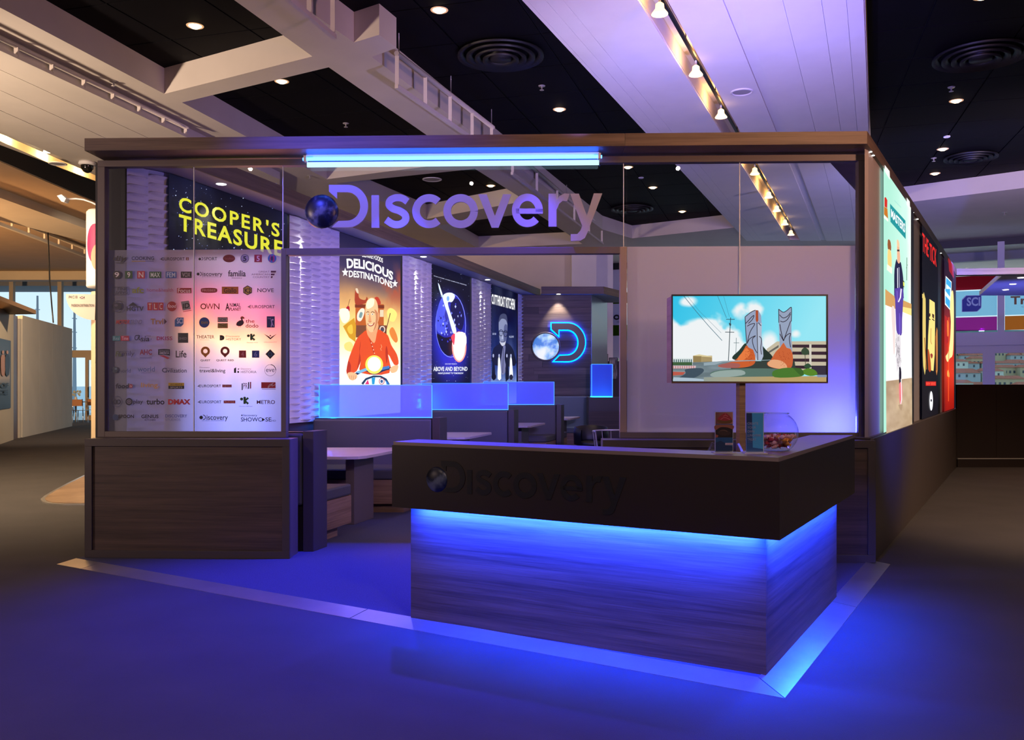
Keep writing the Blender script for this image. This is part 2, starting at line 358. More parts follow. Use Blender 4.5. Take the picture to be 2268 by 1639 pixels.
class Art:
    """flat print on a plane, drawn in the reference view's pixels (view() sets a zoomed pixel frame)"""
    def __init__(s, plane, d, step=0.0004):
        s.p = plane; s.d = d; s.step = step; s.v = []; s.f = []; s.c = []; s.view(0, 0, 1)
    def view(s, x0, y0, k): s.vx, s.vy, s.vk = x0, y0, k; return s
    def map(s, x, y):
        px = s.vx + x / s.vk; py = s.vy + y / s.vk
        return s.p.sz(px, py, s.d)
    def _put(s, pts, faces, cols):
        o = len(s.v)
        for (t, z) in pts: s.v.append(s.p.w(t, s.d, z))
        s.f += [tuple(i + o for i in f) for f in faces]; s.c += cols; s.d += s.step
    def poly(s, pts, c, sm=0):
        if sm: pts = smooth(pts, sm)
        q = [s.map(*p) for p in pts]
        tr = tessellate_polygon([[Vector((a, b, 0)) for a, b in q]])
        s._put(q, tr, [C3(c)] * len(q)); return s
    def rect(s, x0, y0, x1, y1, c): return s.poly([(x0, y0), (x1, y0), (x1, y1), (x0, y1)], c)
    def circ(s, cx, cy_, rx, ry, c, n=28): return s.poly(ell(cx, cy_, rx, ry, n=n), c)
    def ring(s, cx, cy_, rx, ry, w, c, a0=0, a1=360, n=30):
        A = ell(cx, cy_, rx, ry, a0, a1, n); B = ell(cx, cy_, rx - w, ry - w, a0, a1, n)
        if abs(a1 - a0) == 360: A.append(A[0]); B.append(B[0])
        q = [s.map(*p) for p in A + B]; m = len(A)
        s._put(q, [(i, i + 1, m + i + 1, m + i) for i in range(m - 1)], [C3(c)] * len(q)); return s
    def line(s, pts, w, c, sm=0):
        if sm and len(pts) > 2:
            P = [pts[0]] + list(pts) + [pts[-1]]; out = []
            P = np.array(P, float)
            for i in range(1, len(P) - 2):
                a, b, cc, d = P[i - 1], P[i], P[i + 1], P[i + 2]
                for j in range(sm):
                    t = j / sm; out.append(tuple(0.5 * ((2 * b) + (cc - a) * t + (2 * a - 5 * b + 4 * cc - d) * t * t + (3 * b - a - 3 * cc + d) * t ** 3)))
            out.append(tuple(P[-1])); pts = out
        P = [Vector(p) for p in pts]; A = []; B = []
        for i, p in enumerate(P):
            t = (P[min(i + 1, len(P) - 1)] - P[max(i - 1, 0)])
            if t.length < 1e-9: t = Vector((1, 0))
            t.normalize(); nn = Vector((-t.y, t.x)) * w / 2; A.append(p + nn); B.append(p - nn)
        q = [s.map(*p) for p in A + B]; m = len(A)
        s._put(q, [(i, i + 1, m + i + 1, m + i) for i in range(m - 1)], [C3(c)] * len(q)); return s
    bk = 1.0
    def text(s, t, x0, y0, x1, y1, c, bold=0.0, sp=1.0, warp=None, shear=0.0):
        """fits t to the box; x1 may slope: y0,y1 may be (left,right) pairs"""
        V, F = glyphs(t, round(bold * s.bk, 4), sp)
        ya = y0 if isinstance(y0, tuple) else (y0, y0); yb = y1 if isinstance(y1, tuple) else (y1, y1)
        q = []
        for u, v in V:
            x = x0 + (x1 - x0) * u + shear * (v - 0.5)
            top = ya[0] + (ya[1] - ya[0]) * u; bot = yb[0] + (yb[1] - yb[0]) * u
            y = bot + (top - bot) * v
            if warp: x, y = warp(u, v, x, y)
            q.append(s.map(x, y))
        s._put(q, F, [C3(c)] * len(q)); return s
    def grid(s, quad, nx, ny, fn):
        """quad: four corners TL,TR,BR,BL in view pixels; fn(u,v)->sRGB arrays, v down"""
        (tl, tr, br, bl) = [s.map(*p) for p in quad]
        U, V = np.meshgrid(np.linspace(0, 1, nx), np.linspace(0, 1, ny))
        S = (tl[0] * (1 - U) + tr[0] * U) * (1 - V) + (bl[0] * (1 - U) + br[0] * U) * V
        Z = (tl[1] * (1 - U) + tr[1] * U) * (1 - V) + (bl[1] * (1 - U) + br[1] * U) * V
        R = np.clip(np.stack(fn(U, V), -1), 0, 4000) / 255.0
        lin = np.where(R <= 0.04045, R / 12.92, ((R + 0.055) / 1.055) ** 2.4)
        F = [(j * nx + i, j * nx + i + 1, (j + 1) * nx + i + 1, (j + 1) * nx + i) for j in range(ny - 1) for i in range(nx - 1)]
        s._put(list(zip(S.ravel(), Z.ravel())), F, [tuple(x) for x in lin.reshape(-1, 3)]); return s
    def build(s, name, m, parent=None, label=None, cat=None, group=None):
        b = MB(); b.v = s.v; b.f = s.f; b.m = [0] * len(s.f); b.sm = [False] * len(s.f)
        o = b.build(name, m, parent, label=label, cat=cat, group=group)
        a = o.data.color_attributes.new('Col', 'FLOAT_COLOR', 'POINT')
        arr = np.ones((len(s.c), 4), dtype=np.float32); arr[:, :3] = np.array(s.c, dtype=np.float32); a.data.foreach_set('color', arr.ravel())
        return o
def mixc(a, b, t): return [a[i] + (b[i] - a[i]) * t for i in range(3)]
def fbm(U, V, f=4, o=4, seed=0):
    r = np.random.RandomState(seed); out = np.zeros_like(U); amp = 1; tot = 0
    for k in range(o):
        m_ = int(f * 2.2) + 2; g = r.rand(m_ + 2, m_ + 2); x = U * f; y = V * f
        xi = np.clip(x.astype(int), 0, m_); yi = np.clip(y.astype(int), 0, m_); xf = x - xi; yf = y - yi
        xf = xf * xf * (3 - 2 * xf); yf = yf * yf * (3 - 2 * yf)
        out += amp * ((g[yi, xi] * (1 - xf) + g[yi, xi + 1] * xf) * (1 - yf) + (g[yi + 1, xi] * (1 - xf) + g[yi + 1, xi + 1] * xf) * yf)
        tot += amp; amp *= 0.5; f *= 2
    return out / tot

# planes of the place
FA = PL((-3.605, 7.56), (math.cos(math.radians(1.9)), -math.sin(math.radians(1.9))))   # stand front
PW = PL((-3.199, 8.36), (0.2905, 1.0))        # poster wall inside
CF = PL((1.313, 4.40), (-0.866, 0.5))         # counter front
CR = PL((1.313, 4.40), (0.5, 0.866))          # counter side
RW = PL((3.0, 7.43), (0.5, 0.866))            # stand's right-hand wall
DW = PL((0.13, 20.0), (1.0, 0.0))             # wall with the round emblem
WR = PL((3.40, 32.0), (0.882, -0.47))         # right window wall
def xw(Y): return -3.199 + 0.2905 * (Y - 8.36)
def skew(a0, a1, Y0, Y1): return [(xw(Y0) + a0, Y0), (xw(Y0) + a1, Y0), (xw(Y1) + a1, Y1), (xw(Y1) + a0, Y1)]
# ============================================================ THE SETTING
ZW = HC + HW; ZD = HC + HD
def hole(pts): return [cp(*p) for p in pts]
H1 = hole([(-793, -400), (364, 208), (692, 125), (-36, -400)])
H2 = hole([(403, 227), (724, 397), (1030, 358), (728, 149)])
H3 = hole([(744, 406), (945, 485), (1165, 445), (1052, 374)])
H4 = hole([(965, 500), (1060, 550), (1290, 540), (1185, 470)])
H5 = hole([(79, -400), (784, 94), (840, 77), (878, 106), (823, 126), (1334, 508), (1400, 528), (1665, 500), (1160, 0), (789, -400)])
H6 = hole([(1902, -400), (1932, 458), (2268, 416), (2700, 362), (2700, -400)])
H7 = hole([(-400, 146), (0, 321), (218, 403), (620, 554), (620, 607), (218, 448), (0, 354), (-400, 180)])
def lineY(c, Y): return (0.4084 * Y - c, Y)
HS = [lineY(2.616, 3.0), lineY(2.616, 26.5), lineY(2.308, 26.5), lineY(2.308, 3.0)]       # slot over the track spots
SL = hole([(-300, 164), (560, 541), (560, 563), (-300, 178)])
holes = [H1, H2, H3, H4, H5, H6, HS, SL]
outer = [(-30, -8), (25, -8), (25, 40), (-30, 40)]
b = MB()
loops = [outer] + holes
flat = [p for l in loops for p in l]
tr = tessellate_polygon([[Vector((p[0], p[1], 0)) for p in l] for l in loops])
b.add([(p[0], p[1], ZW) for p in flat], tr)
for l in holes:
    zt = ZW + 0.24 if l in (HS, SL) else ZD
    n = len(l)
    b.add([(p[0], p[1], ZW) for p in l] + [(p[0], p[1], zt) for p in l], [(i, (i + 1) % n, n + (i + 1) % n, n + i) for i in range(n)])
    if l in (HS, SL): b.add([(p[0], p[1], zt) for p in l], tessellate_polygon([[Vector((p[0], p[1], 0)) for p in l]]))
ceil = b.build('ceiling', M_cream, kind='structure')
dark = MB().box(-30, 25, -8, 40, ZD + 0.03, ZD + 0.15).build('ceiling', M_blackgrid, kind='structure')
def inside(p, poly):
    c = False; n = len(poly)
    for i in range(n):
        a, q = poly[i], poly[(i + 1) % n]
        if (a[1] > p[1]) != (q[1] > p[1]) and p[0] < (q[0] - a[0]) * (p[1] - a[1]) / (q[1] - a[1]) + a[0]: c = not c
    return c
# black tiles hung in a grid turned with the beams
ang = math.radians(16.6); ux = (math.cos(ang), -math.sin(ang)); uy = (math.sin(ang), math.cos(ang)); T = 1.2
tile0 = None; nt = 0
for i in range(-16, 14):
    for j in range(2, 32):
        c = (ux[0] * i * T + uy[0] * j * T, ux[1] * i * T + uy[1] * j * T)
        cs = [(c[0] + (ux[0] * a + uy[0] * e) * T * .62, c[1] + (ux[1] * a + uy[1] * e) * T * .62) for a in (-1, 0, 1) for e in (-1, 0, 1)]
        if c[1] < 6.5 or not any(inside(q, h) for q in cs for h in (H1, H2, H3, H4, H5, H6)): continue
        h = T / 2 - 0.012
        if tile0 is None:
            pts = [(c[0] + ux[0] * a * h + uy[0] * e * h, c[1] + ux[1] * a * h + uy[1] * e * h) for a, e in ((-1, -1), (1, -1), (1, 1), (-1, 1))]
            tile0 = MB().prism(pts, ZD, ZD + 0.02).build('tile', M_black, dark); tc0 = c
        else:
            o = tile0.copy(); col.objects.link(o); o.location = tile0.location + Vector((c[0] - tc0[0], c[1] - tc0[1], 0)); _wl[o.name] = wloc(tile0) + Vector((c[0] - tc0[0], c[1] - tc0[1], 0))
        nt += 1
# plank cladding of the wide white ceiling strip
cs_ = [(1945 - x) / 846 * HW for x in (1161, 1172, 1213, 1252, 1417)]; cs2 = [(1945 - x) / 846 * HW for x in (1481, 1603, 1635, 1735, 1820, 1875, 1913)]
for L_ in (cs_, cs2):
    for k in range(len(L_) - 1):
        a, c = L_[k] - 0.002, L_[k + 1] + 0.002
        dz = 0.005 if (L_ is cs2 and k == 1) else 0.03
        MB().prism([lineY(a, 3.0), lineY(c, 3.0), lineY(c, 26.5), lineY(a, 26.5)], ZW - dz, ZW).build('ceiling_plank', M_white, ceil)
# lower plank ceiling on the far left
hp = 4.05
def lp(f): return (-400, -78 + f * 192), (620, 398 + f * 165)
for f0, f1 in ((0.0, 0.25), (0.255, 0.5), (0.505, 0.745), (0.75, 1.0)):
    a, c = lp(f0); e, g = lp(f1)
    MB().prism([cp(*a, hp), cp(*c, hp), cp(*g, hp), cp(*e, hp)], HC + hp, ZW - 0.001).build('ceiling_plank', M_cream, ceil)
M_tan = mat('tan_ceiling_paint', (0.55, 0.40, 0.26), 0.7, noise=0.05, nscale=1.5)
MB().prism([cp(-400, 190), cp(0, 356), cp(218, 450), cp(620, 622), cp(620, 625), cp(0, 604), cp(-400, 604)], ZW - 0.02, ZW - 0.002).build('ceiling_panel', M_tan, ceil)
MB().prism([(p[0], p[1]) for p in H7], ZW - 0.012, ZW - 0.002).build('ceiling_panel', M_black, ceil, label='black panel')  # black sheet put in for the open dark gap of the ceiling
# bulkhead beams of the far left ceiling
t = MB()
t.prism([cp(-200, 370, 4.0), cp(0, 436, 4.0), cp(260, 530, 4.0), cp(260, 552, 4.0), cp(0, 486, 4.0), cp(-200, 420, 4.0)], HC + 3.98, ZW - 0.02)
t.build('trim_1', M_cream, kind='structure')
MB().box(-29, -8.4, 33.8, 34.4, ZW - 0.35, ZW - 0.02).build('trim_2', M_cream, kind='structure')

# floor
MB().box(-30, 25, -8, 35.4, -0.1, 0).build('floor', M_carpet, kind='structure')
# stand platform: carpet and metal edge strip
A0 = Vector(gr(125, 1250)); B0 = Vector(gr(1738, 1547)); D0 = Vector(gr(1972, 1250))
d1 = (A0 - B0).normalized(); d2 = (D0 - B0).normalized(); wS = 0.17
def inn(q, dd, other): return q
n1 = Vector((-d1.y, d1.x)); n1 = n1 if n1.dot(d2) > 0 else -n1
n2 = Vector((-d2.y, d2.x)); n2 = n2 if n2.dot(d1) > 0 else -n2
sB = wS / abs(n1.dot(d2)); Bi = B0 + d1 * (wS / abs(n2.dot(d1))) + d2 * (wS / abs(n1.dot(d2)))
Ai = A0 + n1 * wS; Di = D0 + n2 * wS
ZP = 0.02
PLt = MB().prism([tuple(Ai), tuple(Bi), tuple(Di), RW.xy(-0.05, 0.0), RW.xy(-0.05, -0.36), RW.xy(10.0, -0.36), (6.5, 20.6), (0.0, 20.6), (-3.6, 7.9)], 0.0005, ZP).build('stand_carpet', M_carpet2, label='blue-lit speckled grey carpet covering the low platform under the stand', cat='carpet')
strip = empty('edge_strip', (B0.x, B0.y, 0), 'pale metal floor edging around the front of the stand carpet', 'trim')
def seg(p, q, nn, pi, qi):
    m = MB(); g = 0.004
    dd = (q - p).normalized()
    p = p + dd * g; q = q - dd * g; pi = pi + dd * g; qi = qi - dd * g
    m.add([(p.x, p.y, 0.002), (q.x, q.y, 0.002), (qi.x, qi.y, ZP + 0.003), (pi.x, pi.y, ZP + 0.003), (p.x, p.y, 0.0), (q.x, q.y, 0.0), (qi.x, qi.y, 0.0), (pi.x, pi.y, 0.0)],
          [(0, 1, 2, 3), (0, 4, 5, 1), (1, 5, 6, 2), (2, 6, 7, 3), (3, 7, 4, 0)])
    m.build('strip_length', M_steel, strip)
L1 = (A0 - B0).length
cuts = [0, 0.465 * L1, 0.965 * L1, L1]
def s_on(px):   # distance from B0 along the front edge for a pixel column
    k = (px - CX) / FPX; return (k * B0.y - B0.x) / (d1.x - k * d1.y)
cuts = [0, s_on(775), s_on(180), L1]
for i in range(3):
    p = B0 + d1 * cuts[i]; q = B0 + d1 * cuts[i + 1]
    seg(p, q, n1, Bi if i == 0 else p + n1 * wS, q + n1 * wS)
L2 = (D0 - B0).length
for i, (a, c) in enumerate(((0, 0.55 * L2), (0.55 * L2, L2))):
    p = B0 + d2 * a; q = B0 + d2 * c
    seg(p, q, n2, Bi if i == 0 else p + n2 * wS, q + n2 * wS)

# hall walls
MB().box(-30, -29.8, -8, 36, -0.1, ZD).build('wall_left', M_cream, kind='structure')
MB().box(-30, 25, -8.2, -8, -0.1, ZD).build('wall_front', mat('dark_wall_paint', (0.14, 0.12, 0.11), 0.8), kind='structure')
MB().box(24.8, 25, -8, 27, -0.1, ZD).build('wall_right', M_cream, kind='structure')
wb_ = MB().box(-8.4, 2.69, 29.0, 29.3, -0.1, ZD).build('wall_back', M_cream, kind='structure')
MB().box(-8.6, -8.4, 29.0, 35.3, -0.1, ZD).build('wall_back', M_cream, kind='structure')
MB().box(1.9, 2.69, 28.6, 29.0, 0, ZW - 0.001).build('wall_back', M_white, kind='structure')
MB().box(2.3, 3.3, 29.3, 32.2, -0.1, ZD).build('wall_back', M_white, kind='structure')

# left window wall
YW = 35.3
w1 = empty('window_1', (-18, YW, 0)); w1['kind'] = 'structure'
M_frame = mat('pale_window_frame', (0.45, 0.40, 0.34), 0.5)
MB().box(-29.8, -8.6, YW - 0.1, YW + 0.1, 5.55, ZW + 0.3).build('header', M_black2, w1)
x = (27 - CX) / FPX * YW; k = -3
zt1 = at(0, 776, YW).z; zt0 = at(0, 792, YW).z
for k in range(-4, 6):
    xx = x + k * 1.9
    if xx > -8.7: break
    MB().box(xx - 0.06, xx + 0.1, YW - 0.12, YW + 0.05, 0, 5.55).build('mullion', M_frame, w1)
    MB().box(xx + 0.1, xx + 1.84, YW - 0.02, YW, 0.05, zt0).build('glass_pane', M_glass, w1)
    MB().box(xx + 0.1, xx + 1.84, YW - 0.02, YW, zt1, 5.55).build('glass_pane', M_glass, w1)
    MB().box(xx + 0.1, xx + 1.84, YW - 0.08, YW + 0.05, zt0, zt1).build('transom', M_frame, w1)
# glazed door between the panels
xd = (195 - CX) / FPX * YW
d_1 = empty('door_1', (xd + 0.4, YW - 0.2, 0)); d_1['kind'] = 'structure'
for (a, c, z0, z1) in ((xd, xd + 0.12, 0, zt0), (xd + 0.8, xd + 0.92, 0, zt0), (xd + 0.12, xd + 0.8, 0, 0.2), (xd + 0.12, xd + 0.8, zt0 - 0.1, zt0)):
    MB().box(a, c, YW - 0.24, YW - 0.16, z0, z1).build('door_frame', M_frame, d_1)
MB().tube([(xd + 0.15, YW - 0.3, 0.9), (xd + 0.15, YW - 0.3, 1.3)], 0.02).build('handle', M_black2, d_1)
# outside: terrace, sea, canopy
MB().box(-40, -8, 35.45, 44, -0.15, -0.02).build('terrace', mat('terrace_boards', (0.25, 0.22, 0.2), 0.3, noise=0.2, nscale=6), label='grey boarded terrace outside the far left windows', cat='terrace')
MB().box(-900, 20, 60, 1900, -8.2, -8).build('sea', mat('sea_water', (0.10, 0.28, 0.36), 0.25, bump=0.3, bscale=0.3), label='calm blue green sea beyond the far left windows', cat='sea')
MB().box(-40, -8, 36.5, 39, at(0, 636, 37).z, 7).build('roof_overhang', mat('overhang_grey', (0.30, 0.31, 0.36), 0.7), label='grey roof overhang outside above the far left windows', cat='roof')

# right window wall
LW = 27.0
w2 = empty('window_2', (*WR.xy(12, 0), 0)); w2['kind'] = 'structure'
M_frw = mat('white_window_frame', (0.60, 0.60, 0.66), 0.45)
def wz(px, py, d=0): return WR.sz(px, py, d)[1]
zhd = ZW - 0.12
MB().prism(WR.rect(-0.4, LW, 0.0, 0.15), zhd - 0.1, ZD).build('header', M_black2, w2)
zb1 = wz(2200, 582); zA = wz(2150, 737); zB = wz(2150, 766); zC = wz(2150, 783); zS = wz(2150, 862)
sM = [WR.s_(px) for px in (1345, 1385)]
sp0 = WR.s_(2217); stp = WR.s_(2217) - WR.s_(2100)
muls = sorted([sp0 + 2.85 * k for k in range(-5, 4)] + [0.0])
for a in muls:
    MB().prism(WR.rect(a - 0.09, a + 0.09, -0.05, 0.2), zB, zhd).build('mullion', M_frw, w2)
for a, c in zip(muls[:-1], muls[1:]):
    MB().prism(WR.rect(a + 0.09, c - 0.09, 0.02, 0.04), zA, zhd).build('glass_pane', M_glass, w2)
MB().prism(WR.rect(-0.4, LW, -0.05, 0.18), zB, zA).build('transom', M_frw, w2)
MB().prism(WR.rect(-0.4, LW, -0.05, 0.10), zC, zB).build('transom', M_frw, w2)
MB().prism(WR.rect(-0.4, LW, -0.05, 0.18), 0, zS).build('sill_panel', M_frw, w2)
ml2 = [WR.s_(2190) + 2.55 * k for k in range(-6, 5)]
for a in ml2:
    if a < 0: continue
    MB().prism(WR.rect(a - 0.16, a + 0.16, -0.05, 0.14), zS, zC).build('mullion', M_frw, w2)
for a, c in zip(ml2[:-1], ml2[1:]):
    if a > 0: MB().prism(WR.rect(a + 0.16, c - 0.16, 0.02, 0.04), zS, zC).build('glass_pane', M_glass, w2)
MB().prism(WR.rect(-3, LW + 2, -3.2, -2.9), wz(2150, 571, -2), 7.5).build('roof_overhang', mat('overhang_grey', (0.3, 0.3, 0.36), 0.7), label='grey roof overhang outside above the right-hand windows', cat='roof')
# window banners: coloured bands with network marks
Mred = mat('banner_red', (0.35, 0.015, 0.02), 0.5)
_bf = {}
def bfilm(n, c):
    if n not in _bf: _bf[n] = film_mat(n, tuple(min(1.0, x * 1.9) for x in c), 0.93, 0.5, tint=tuple(min(1.0, x * 1.15) for x in c))
    return _bf[n]
def banner(s0, s1, name, label, top, bottom, cols, arts=None):
    r = empty(name, (*WR.xy((s0 + s1) / 2, 0.06), bottom), label, 'banner', 'printed banners on the right window wall')
    y = [top, top - (top - bottom) * 0.27, top - (top - bottom) * 0.75, bottom]
    tr = [bfilm('banner_' + c, v) for c, v in cols]
    for i in range(3):
        MB().quad(WR.w(s0, .055, y[i + 1] + (0.03 if i < 2 else 0)), WR.w(s1, .055, y[i + 1] + (0.03 if i < 2 else 0)), WR.w(s1, .055, y[i]), WR.w(s0, .055, y[i])).build('banner_band', tr[i], r)
    return r, y
M_bwhite = film_mat('white_banner', (0.8, 0.86, 0.9), 0.6)
zt = wz(2150, 612); zbm = wz(2150, 733)
M_sky = ('lightblue', C3(150, 205, 235))
for k, px0 in enumerate((2092, 2226)):
    s0 = muls[muls.index(min(muls, key=lambda a: abs(a - sp0))) - 1 + k] + 0.1
    s1 = s0 + 2.65
    if k == 0: r, y = banner(s0, s1, 'window_banner', 'red, sky-blue and magenta banner with a dark blue mark on the window', zt, zbm, (('deepred', C3(130, 20, 35)), M_sky, ('magenta', C3(150, 40, 130))))
    else: r, y = banner(s0, s1, 'window_banner', 'sky-blue and orange banner with a gold word on the window at the right edge', zt, zbm, (('deepred', C3(130, 20, 35)), M_sky, ('orange', C3(180, 95, 35))))
    a = Art(WR, 0.065, 0.002); a.view(2100, 560, 5.464)
    if k == 0:
        a.poly([(165, 565), (215, 515), (405, 512), (402, 665), (352, 712), (165, 716)], (200, 225, 245))
        a.poly([(172, 572), (222, 521), (400, 518), (396, 662), (348, 706), (172, 710)], (30, 60, 165))
        a.text('SCI', 225, (538, 535), 388, (645, 642), (190, 225, 245), bold=0.03)
    else:
        a.text('Trvl', 755, (525, 518), 1060, (628, 618), (140, 100, 20), bold=0.03)
        a.text('CHANNEL', 890, 645, 1100, 662, (90, 90, 110))
    a.build('printed_logo', M_artprint, r)
# small banner seen through the stand's opening
s0 = WR.s_(1338); s1 = WR.s_(1430)
r, y = banner(s0, s1, 'window_banner', 'white banner between green bands seen past the emblem wall', wz(1360, 650), wz(1360, 744), (('green', C3(95, 125, 40)), ('white', C3(215, 225, 235)), ('green', C3(95, 125, 40))))
a = Art(WR, 0.065, 0.002); a.view(1100, 560, 3.727)
a.ring(990, 532, 26, 22, 13, (15, 15, 20)); a.text('W', 1012, 515, 1060, 553, (15, 15, 20), bold=.04); a.text('OPRAH WINFREY', 990, 565, 1060, 575, (60, 60, 60))
a.build('printed_logo', M_artprint, r)
MB().prism(WR.rect(0.09, 0.6, 0.01, 0.05), zA, zhd).build('trim_3', M_frw, kind='structure')
# hillside town outside
hill = MB().add([(20, 300, -20), (700, 300, -20), (1000, 940, 56), (20, 940, 56), (20, 300, -30), (700, 300, -30), (1000, 940, -30), (20, 940, -30)], [(0, 1, 2, 3), (4, 5, 1, 0), (5, 6, 2, 1), (7, 4, 0, 3), (6, 7, 3, 2)])
hill.build('hillside', mat('hill_green', (0.10, 0.13, 0.08), 0.9, noise=0.5, nscale=0.15), label='wooded green hillside seen far off through the right-hand windows', cat='hill')
M_hw = [mat('house_wall_%s' % n, c, 0.8) for n, c in (('cream', (0.75, 0.68, 0.56)), ('ochre', (0.60, 0.42, 0.25)), ('grey', (0.50, 0.47, 0.46)))]
M_roof = mat('terracotta_roof', (0.50, 0.10, 0.045), 0.8, noise=0.2, nscale=1)
M_win = mat('dark_house_window', (0.05, 0.06, 0.08), 0.3)
protos = []
for k in range(3):
    X0, Y0 = 0.52 * 395 + 22 * k, 395.0
    wd, dp, ht = ((11, 8, 6.5), (8, 7, 8.5), (14, 8, 5.5))[k]
    zb_ = -20 + 95 * 0.11875 + 0.3
    lb = ('cream rendered house with a terracotta roof on the hillside', 'tall ochre house with a terracotta roof on the hillside', 'long grey house with a terracotta roof on the hillside')[k]
    h = empty('house', (X0, Y0, zb_), lb, 'house', ('cream', 'ochre', 'grey')[k] + ' houses on the hillside')
    MB().box(X0 - wd / 2, X0 + wd / 2, Y0, Y0 + dp, zb_, zb_ + ht).build('wall', M_hw[k], h)
    q = MB(); o_ = 0.5; zt_ = zb_ + ht
    q.add([(X0 - wd / 2 - o_, Y0 - o_, zt_), (X0 + wd / 2 + o_, Y0 - o_, zt_), (X0 + wd / 2 + o_, Y0 + dp + o_, zt_), (X0 - wd / 2 - o_, Y0 + dp + o_, zt_), (X0 - wd / 2 + 1, Y0 + dp / 2, zt_ + 1.5), (X0 + wd / 2 - 1, Y0 + dp / 2, zt_ + 1.5)],
          [(0, 1, 5, 4), (1, 2, 5), (2, 3, 4, 5), (3, 0, 4), (0, 3, 2, 1)]); q.build('roof', M_roof, h)
    for fl in range(1):
        for c in range(3):
            xx = X0 - wd / 2 + wd * (c + 0.75) / 3.6; zz = zb_ + ht * 0.72
            MB().box(xx - 0.5, xx + 0.5, Y0 - 0.08, Y0 + 0.02, zz - 0.7, zz + 0.7).build('window', M_win, h)
    protos.append(h)
rnd = random.Random(3)
for row in range(7):
    Yh = 420 + row * 52
    for c in range(7):
        k = rnd.randrange(3); pr = protos[k]
        X = Yh * (2118 + c * 29 + (row % 2) * 13 + rnd.uniform(-6, 6) - CX) / FPX
        zz = -20 + (Yh - 300) * 0.11875 + 0.3
        copy_tree(pr, Vector((X, Yh + rnd.uniform(-6, 6), zz)) - wloc(pr))
for c in range(6):
    k = rnd.randrange(3); Yh = 480 + c * 30; X = Yh * (1360 + c * 4 - CX) / FPX
    copy_tree(protos[k], Vector((X, Yh, -20 + (Yh - 300) * 0.11875 + 0.3)) - wloc(protos[k]))
# ============================================================ THE STAND: front
# --- base cabinets under the glass
def cabinet(name, px0, px1, label, sdir=0):
    s0, s1 = FA.s_(px0), FA.s_(px1); r = empty(name, (*FA.xy((s0 + s1) / 2, -0.13), ZP), label, 'cabinet')
    bw = 0.062; zt = 1.02
    MB().prism(FA.rect(s0 + 0.002, s1 - 0.002, -0.27, -0.03), ZP, zt - 0.002).build('carcass', M_bronze, r)
    MB().prism(FA.rect(s0 + bw, s1 - bw, -0.03, -0.018), ZP + bw, zt - bw).build('front_panel', M_walnut, r)
    MB().prism(FA.rect(s0, s1, -0.03, 0), zt - bw, zt).build('frame_rail', M_bronze2, r, 0.002)
    MB().prism(FA.rect(s0, s1, -0.03, 0), ZP, ZP + bw).build('frame_rail', M_bronze2, r, 0.002)
    MB().prism(FA.rect(s0, s0 + bw, -0.03, 0), ZP + bw, zt - bw).build('frame_stile', M_bronze2, r, 0.002)
    MB().prism(FA.rect(s1 - bw, s1, -0.03, 0), ZP + bw, zt - bw).build('frame_stile', M_bronze2, r, 0.002)
    return r
M_bronze2 = mat('dark_bronze_frame', (0.055, 0.042, 0.040), 0.45)
cabinet('base_cabinet', 187, 641, 'wide wood-fronted base cabinet with a dark frame under the logo panel')
cabinet('base_cabinet', 1335, 1940, 'base cabinet under the white screen panel behind the counter')

# --- glazed front: frame, panes, films
GD = -0.30; FD0, FD1 = -0.33, -0.25
gp = empty('glazed_partition', (*FA.xy(3.2, GD), 1.02), 'tall glazed stand front in a bronze frame with an open doorway', 'partition')
def fz(px, py, d=GD): return FA.sz(px, py, d)[1]
def fs(px, d=GD): return FA.s_(px, d)
zTop = fz(1000, 352); zTi = zTop - 0.055; zBi = fz(400, 955); zB0 = 1.02
def member(name, p0, p1, z0, z1, d0=FD0, d1=FD1, m=None): return MB().prism(FA.rect(fs(p0), fs(p1), d0, d1), z0, z1).build(name, m or M_bronze, gp, 0.003)
sL, sR = 222, 1912
zm0, zm1 = fz(1000, 565), fz(1000, 550)
member('top_rail', sL, sR, zTi, zTop)
member('side_stile', sL, 238, zB0, zTi); member('side_stile', 1897, sR, zB0, zTi)
member('bottom_rail', 238, 637, zB0, zBi); member('bottom_rail', 1372, 1897, zB0, zBi)
member('door_post', 626, 637, zBi, zm1); member('door_post', 1372, 1387, zBi, zm1, m=mat('bronze_frame_light', (0.30, 0.22, 0.17), 0.4))
member('door_head', 637, 1372, zm0, zm1)
def pane(p0, p1, z0, z1):
    return MB().prism(FA.rect(fs(p0) + 0.003, fs(p1) - 0.003, GD - 0.005, GD + 0.005), z0, z1).build('glass_pane', M_glass, gp)
P1 = pane(238, 430, zBi, zTi); P2 = pane(430, 626, zBi, zTi); pane(627, 1381, zm1, zTi); P4 = pane(1387, 1638, zBi, zTi); P5 = pane(1638, 1897, zBi, zTi)
M_seal = mat('clear_seal', (0.75, 0.75, 0.78), 0.3)
for px, z0 in ((430, zBi), (1638, zBi), (627, zm1), (1381, zm1)):
    MB().prism(FA.rect(fs(px) - 0.003, fs(px) + 0.003, GD - 0.007, GD + 0.009), z0, zTi).build('pane_seal', M_seal, gp)
zF = fz(400, 553); zF2 = fz(1640, 545)
M_film = film_mat('white_film', (0.66, 0.64, 0.68), 0.5, 0.40)
M_film2 = film_mat('white_screen_film', (0.74, 0.73, 0.76), 0.5)
for p, a, c, z, m in ((P1, 239, 430, zF, M_film), (P2, 430, 625, zF, M_film), (P4, 1388, 1638, zF2, M_film2), (P5, 1638, 1896, zF2, M_film2)):
    q0, q1 = fs(a) + .004, fs(c) - .004; MB().quad(FA.w(q0, GD - .008, zBi), FA.w(q1, GD - .008, zBi), FA.w(q1, GD - .008, z), FA.w(q0, GD - .008, z)).build('white_film', m, p)

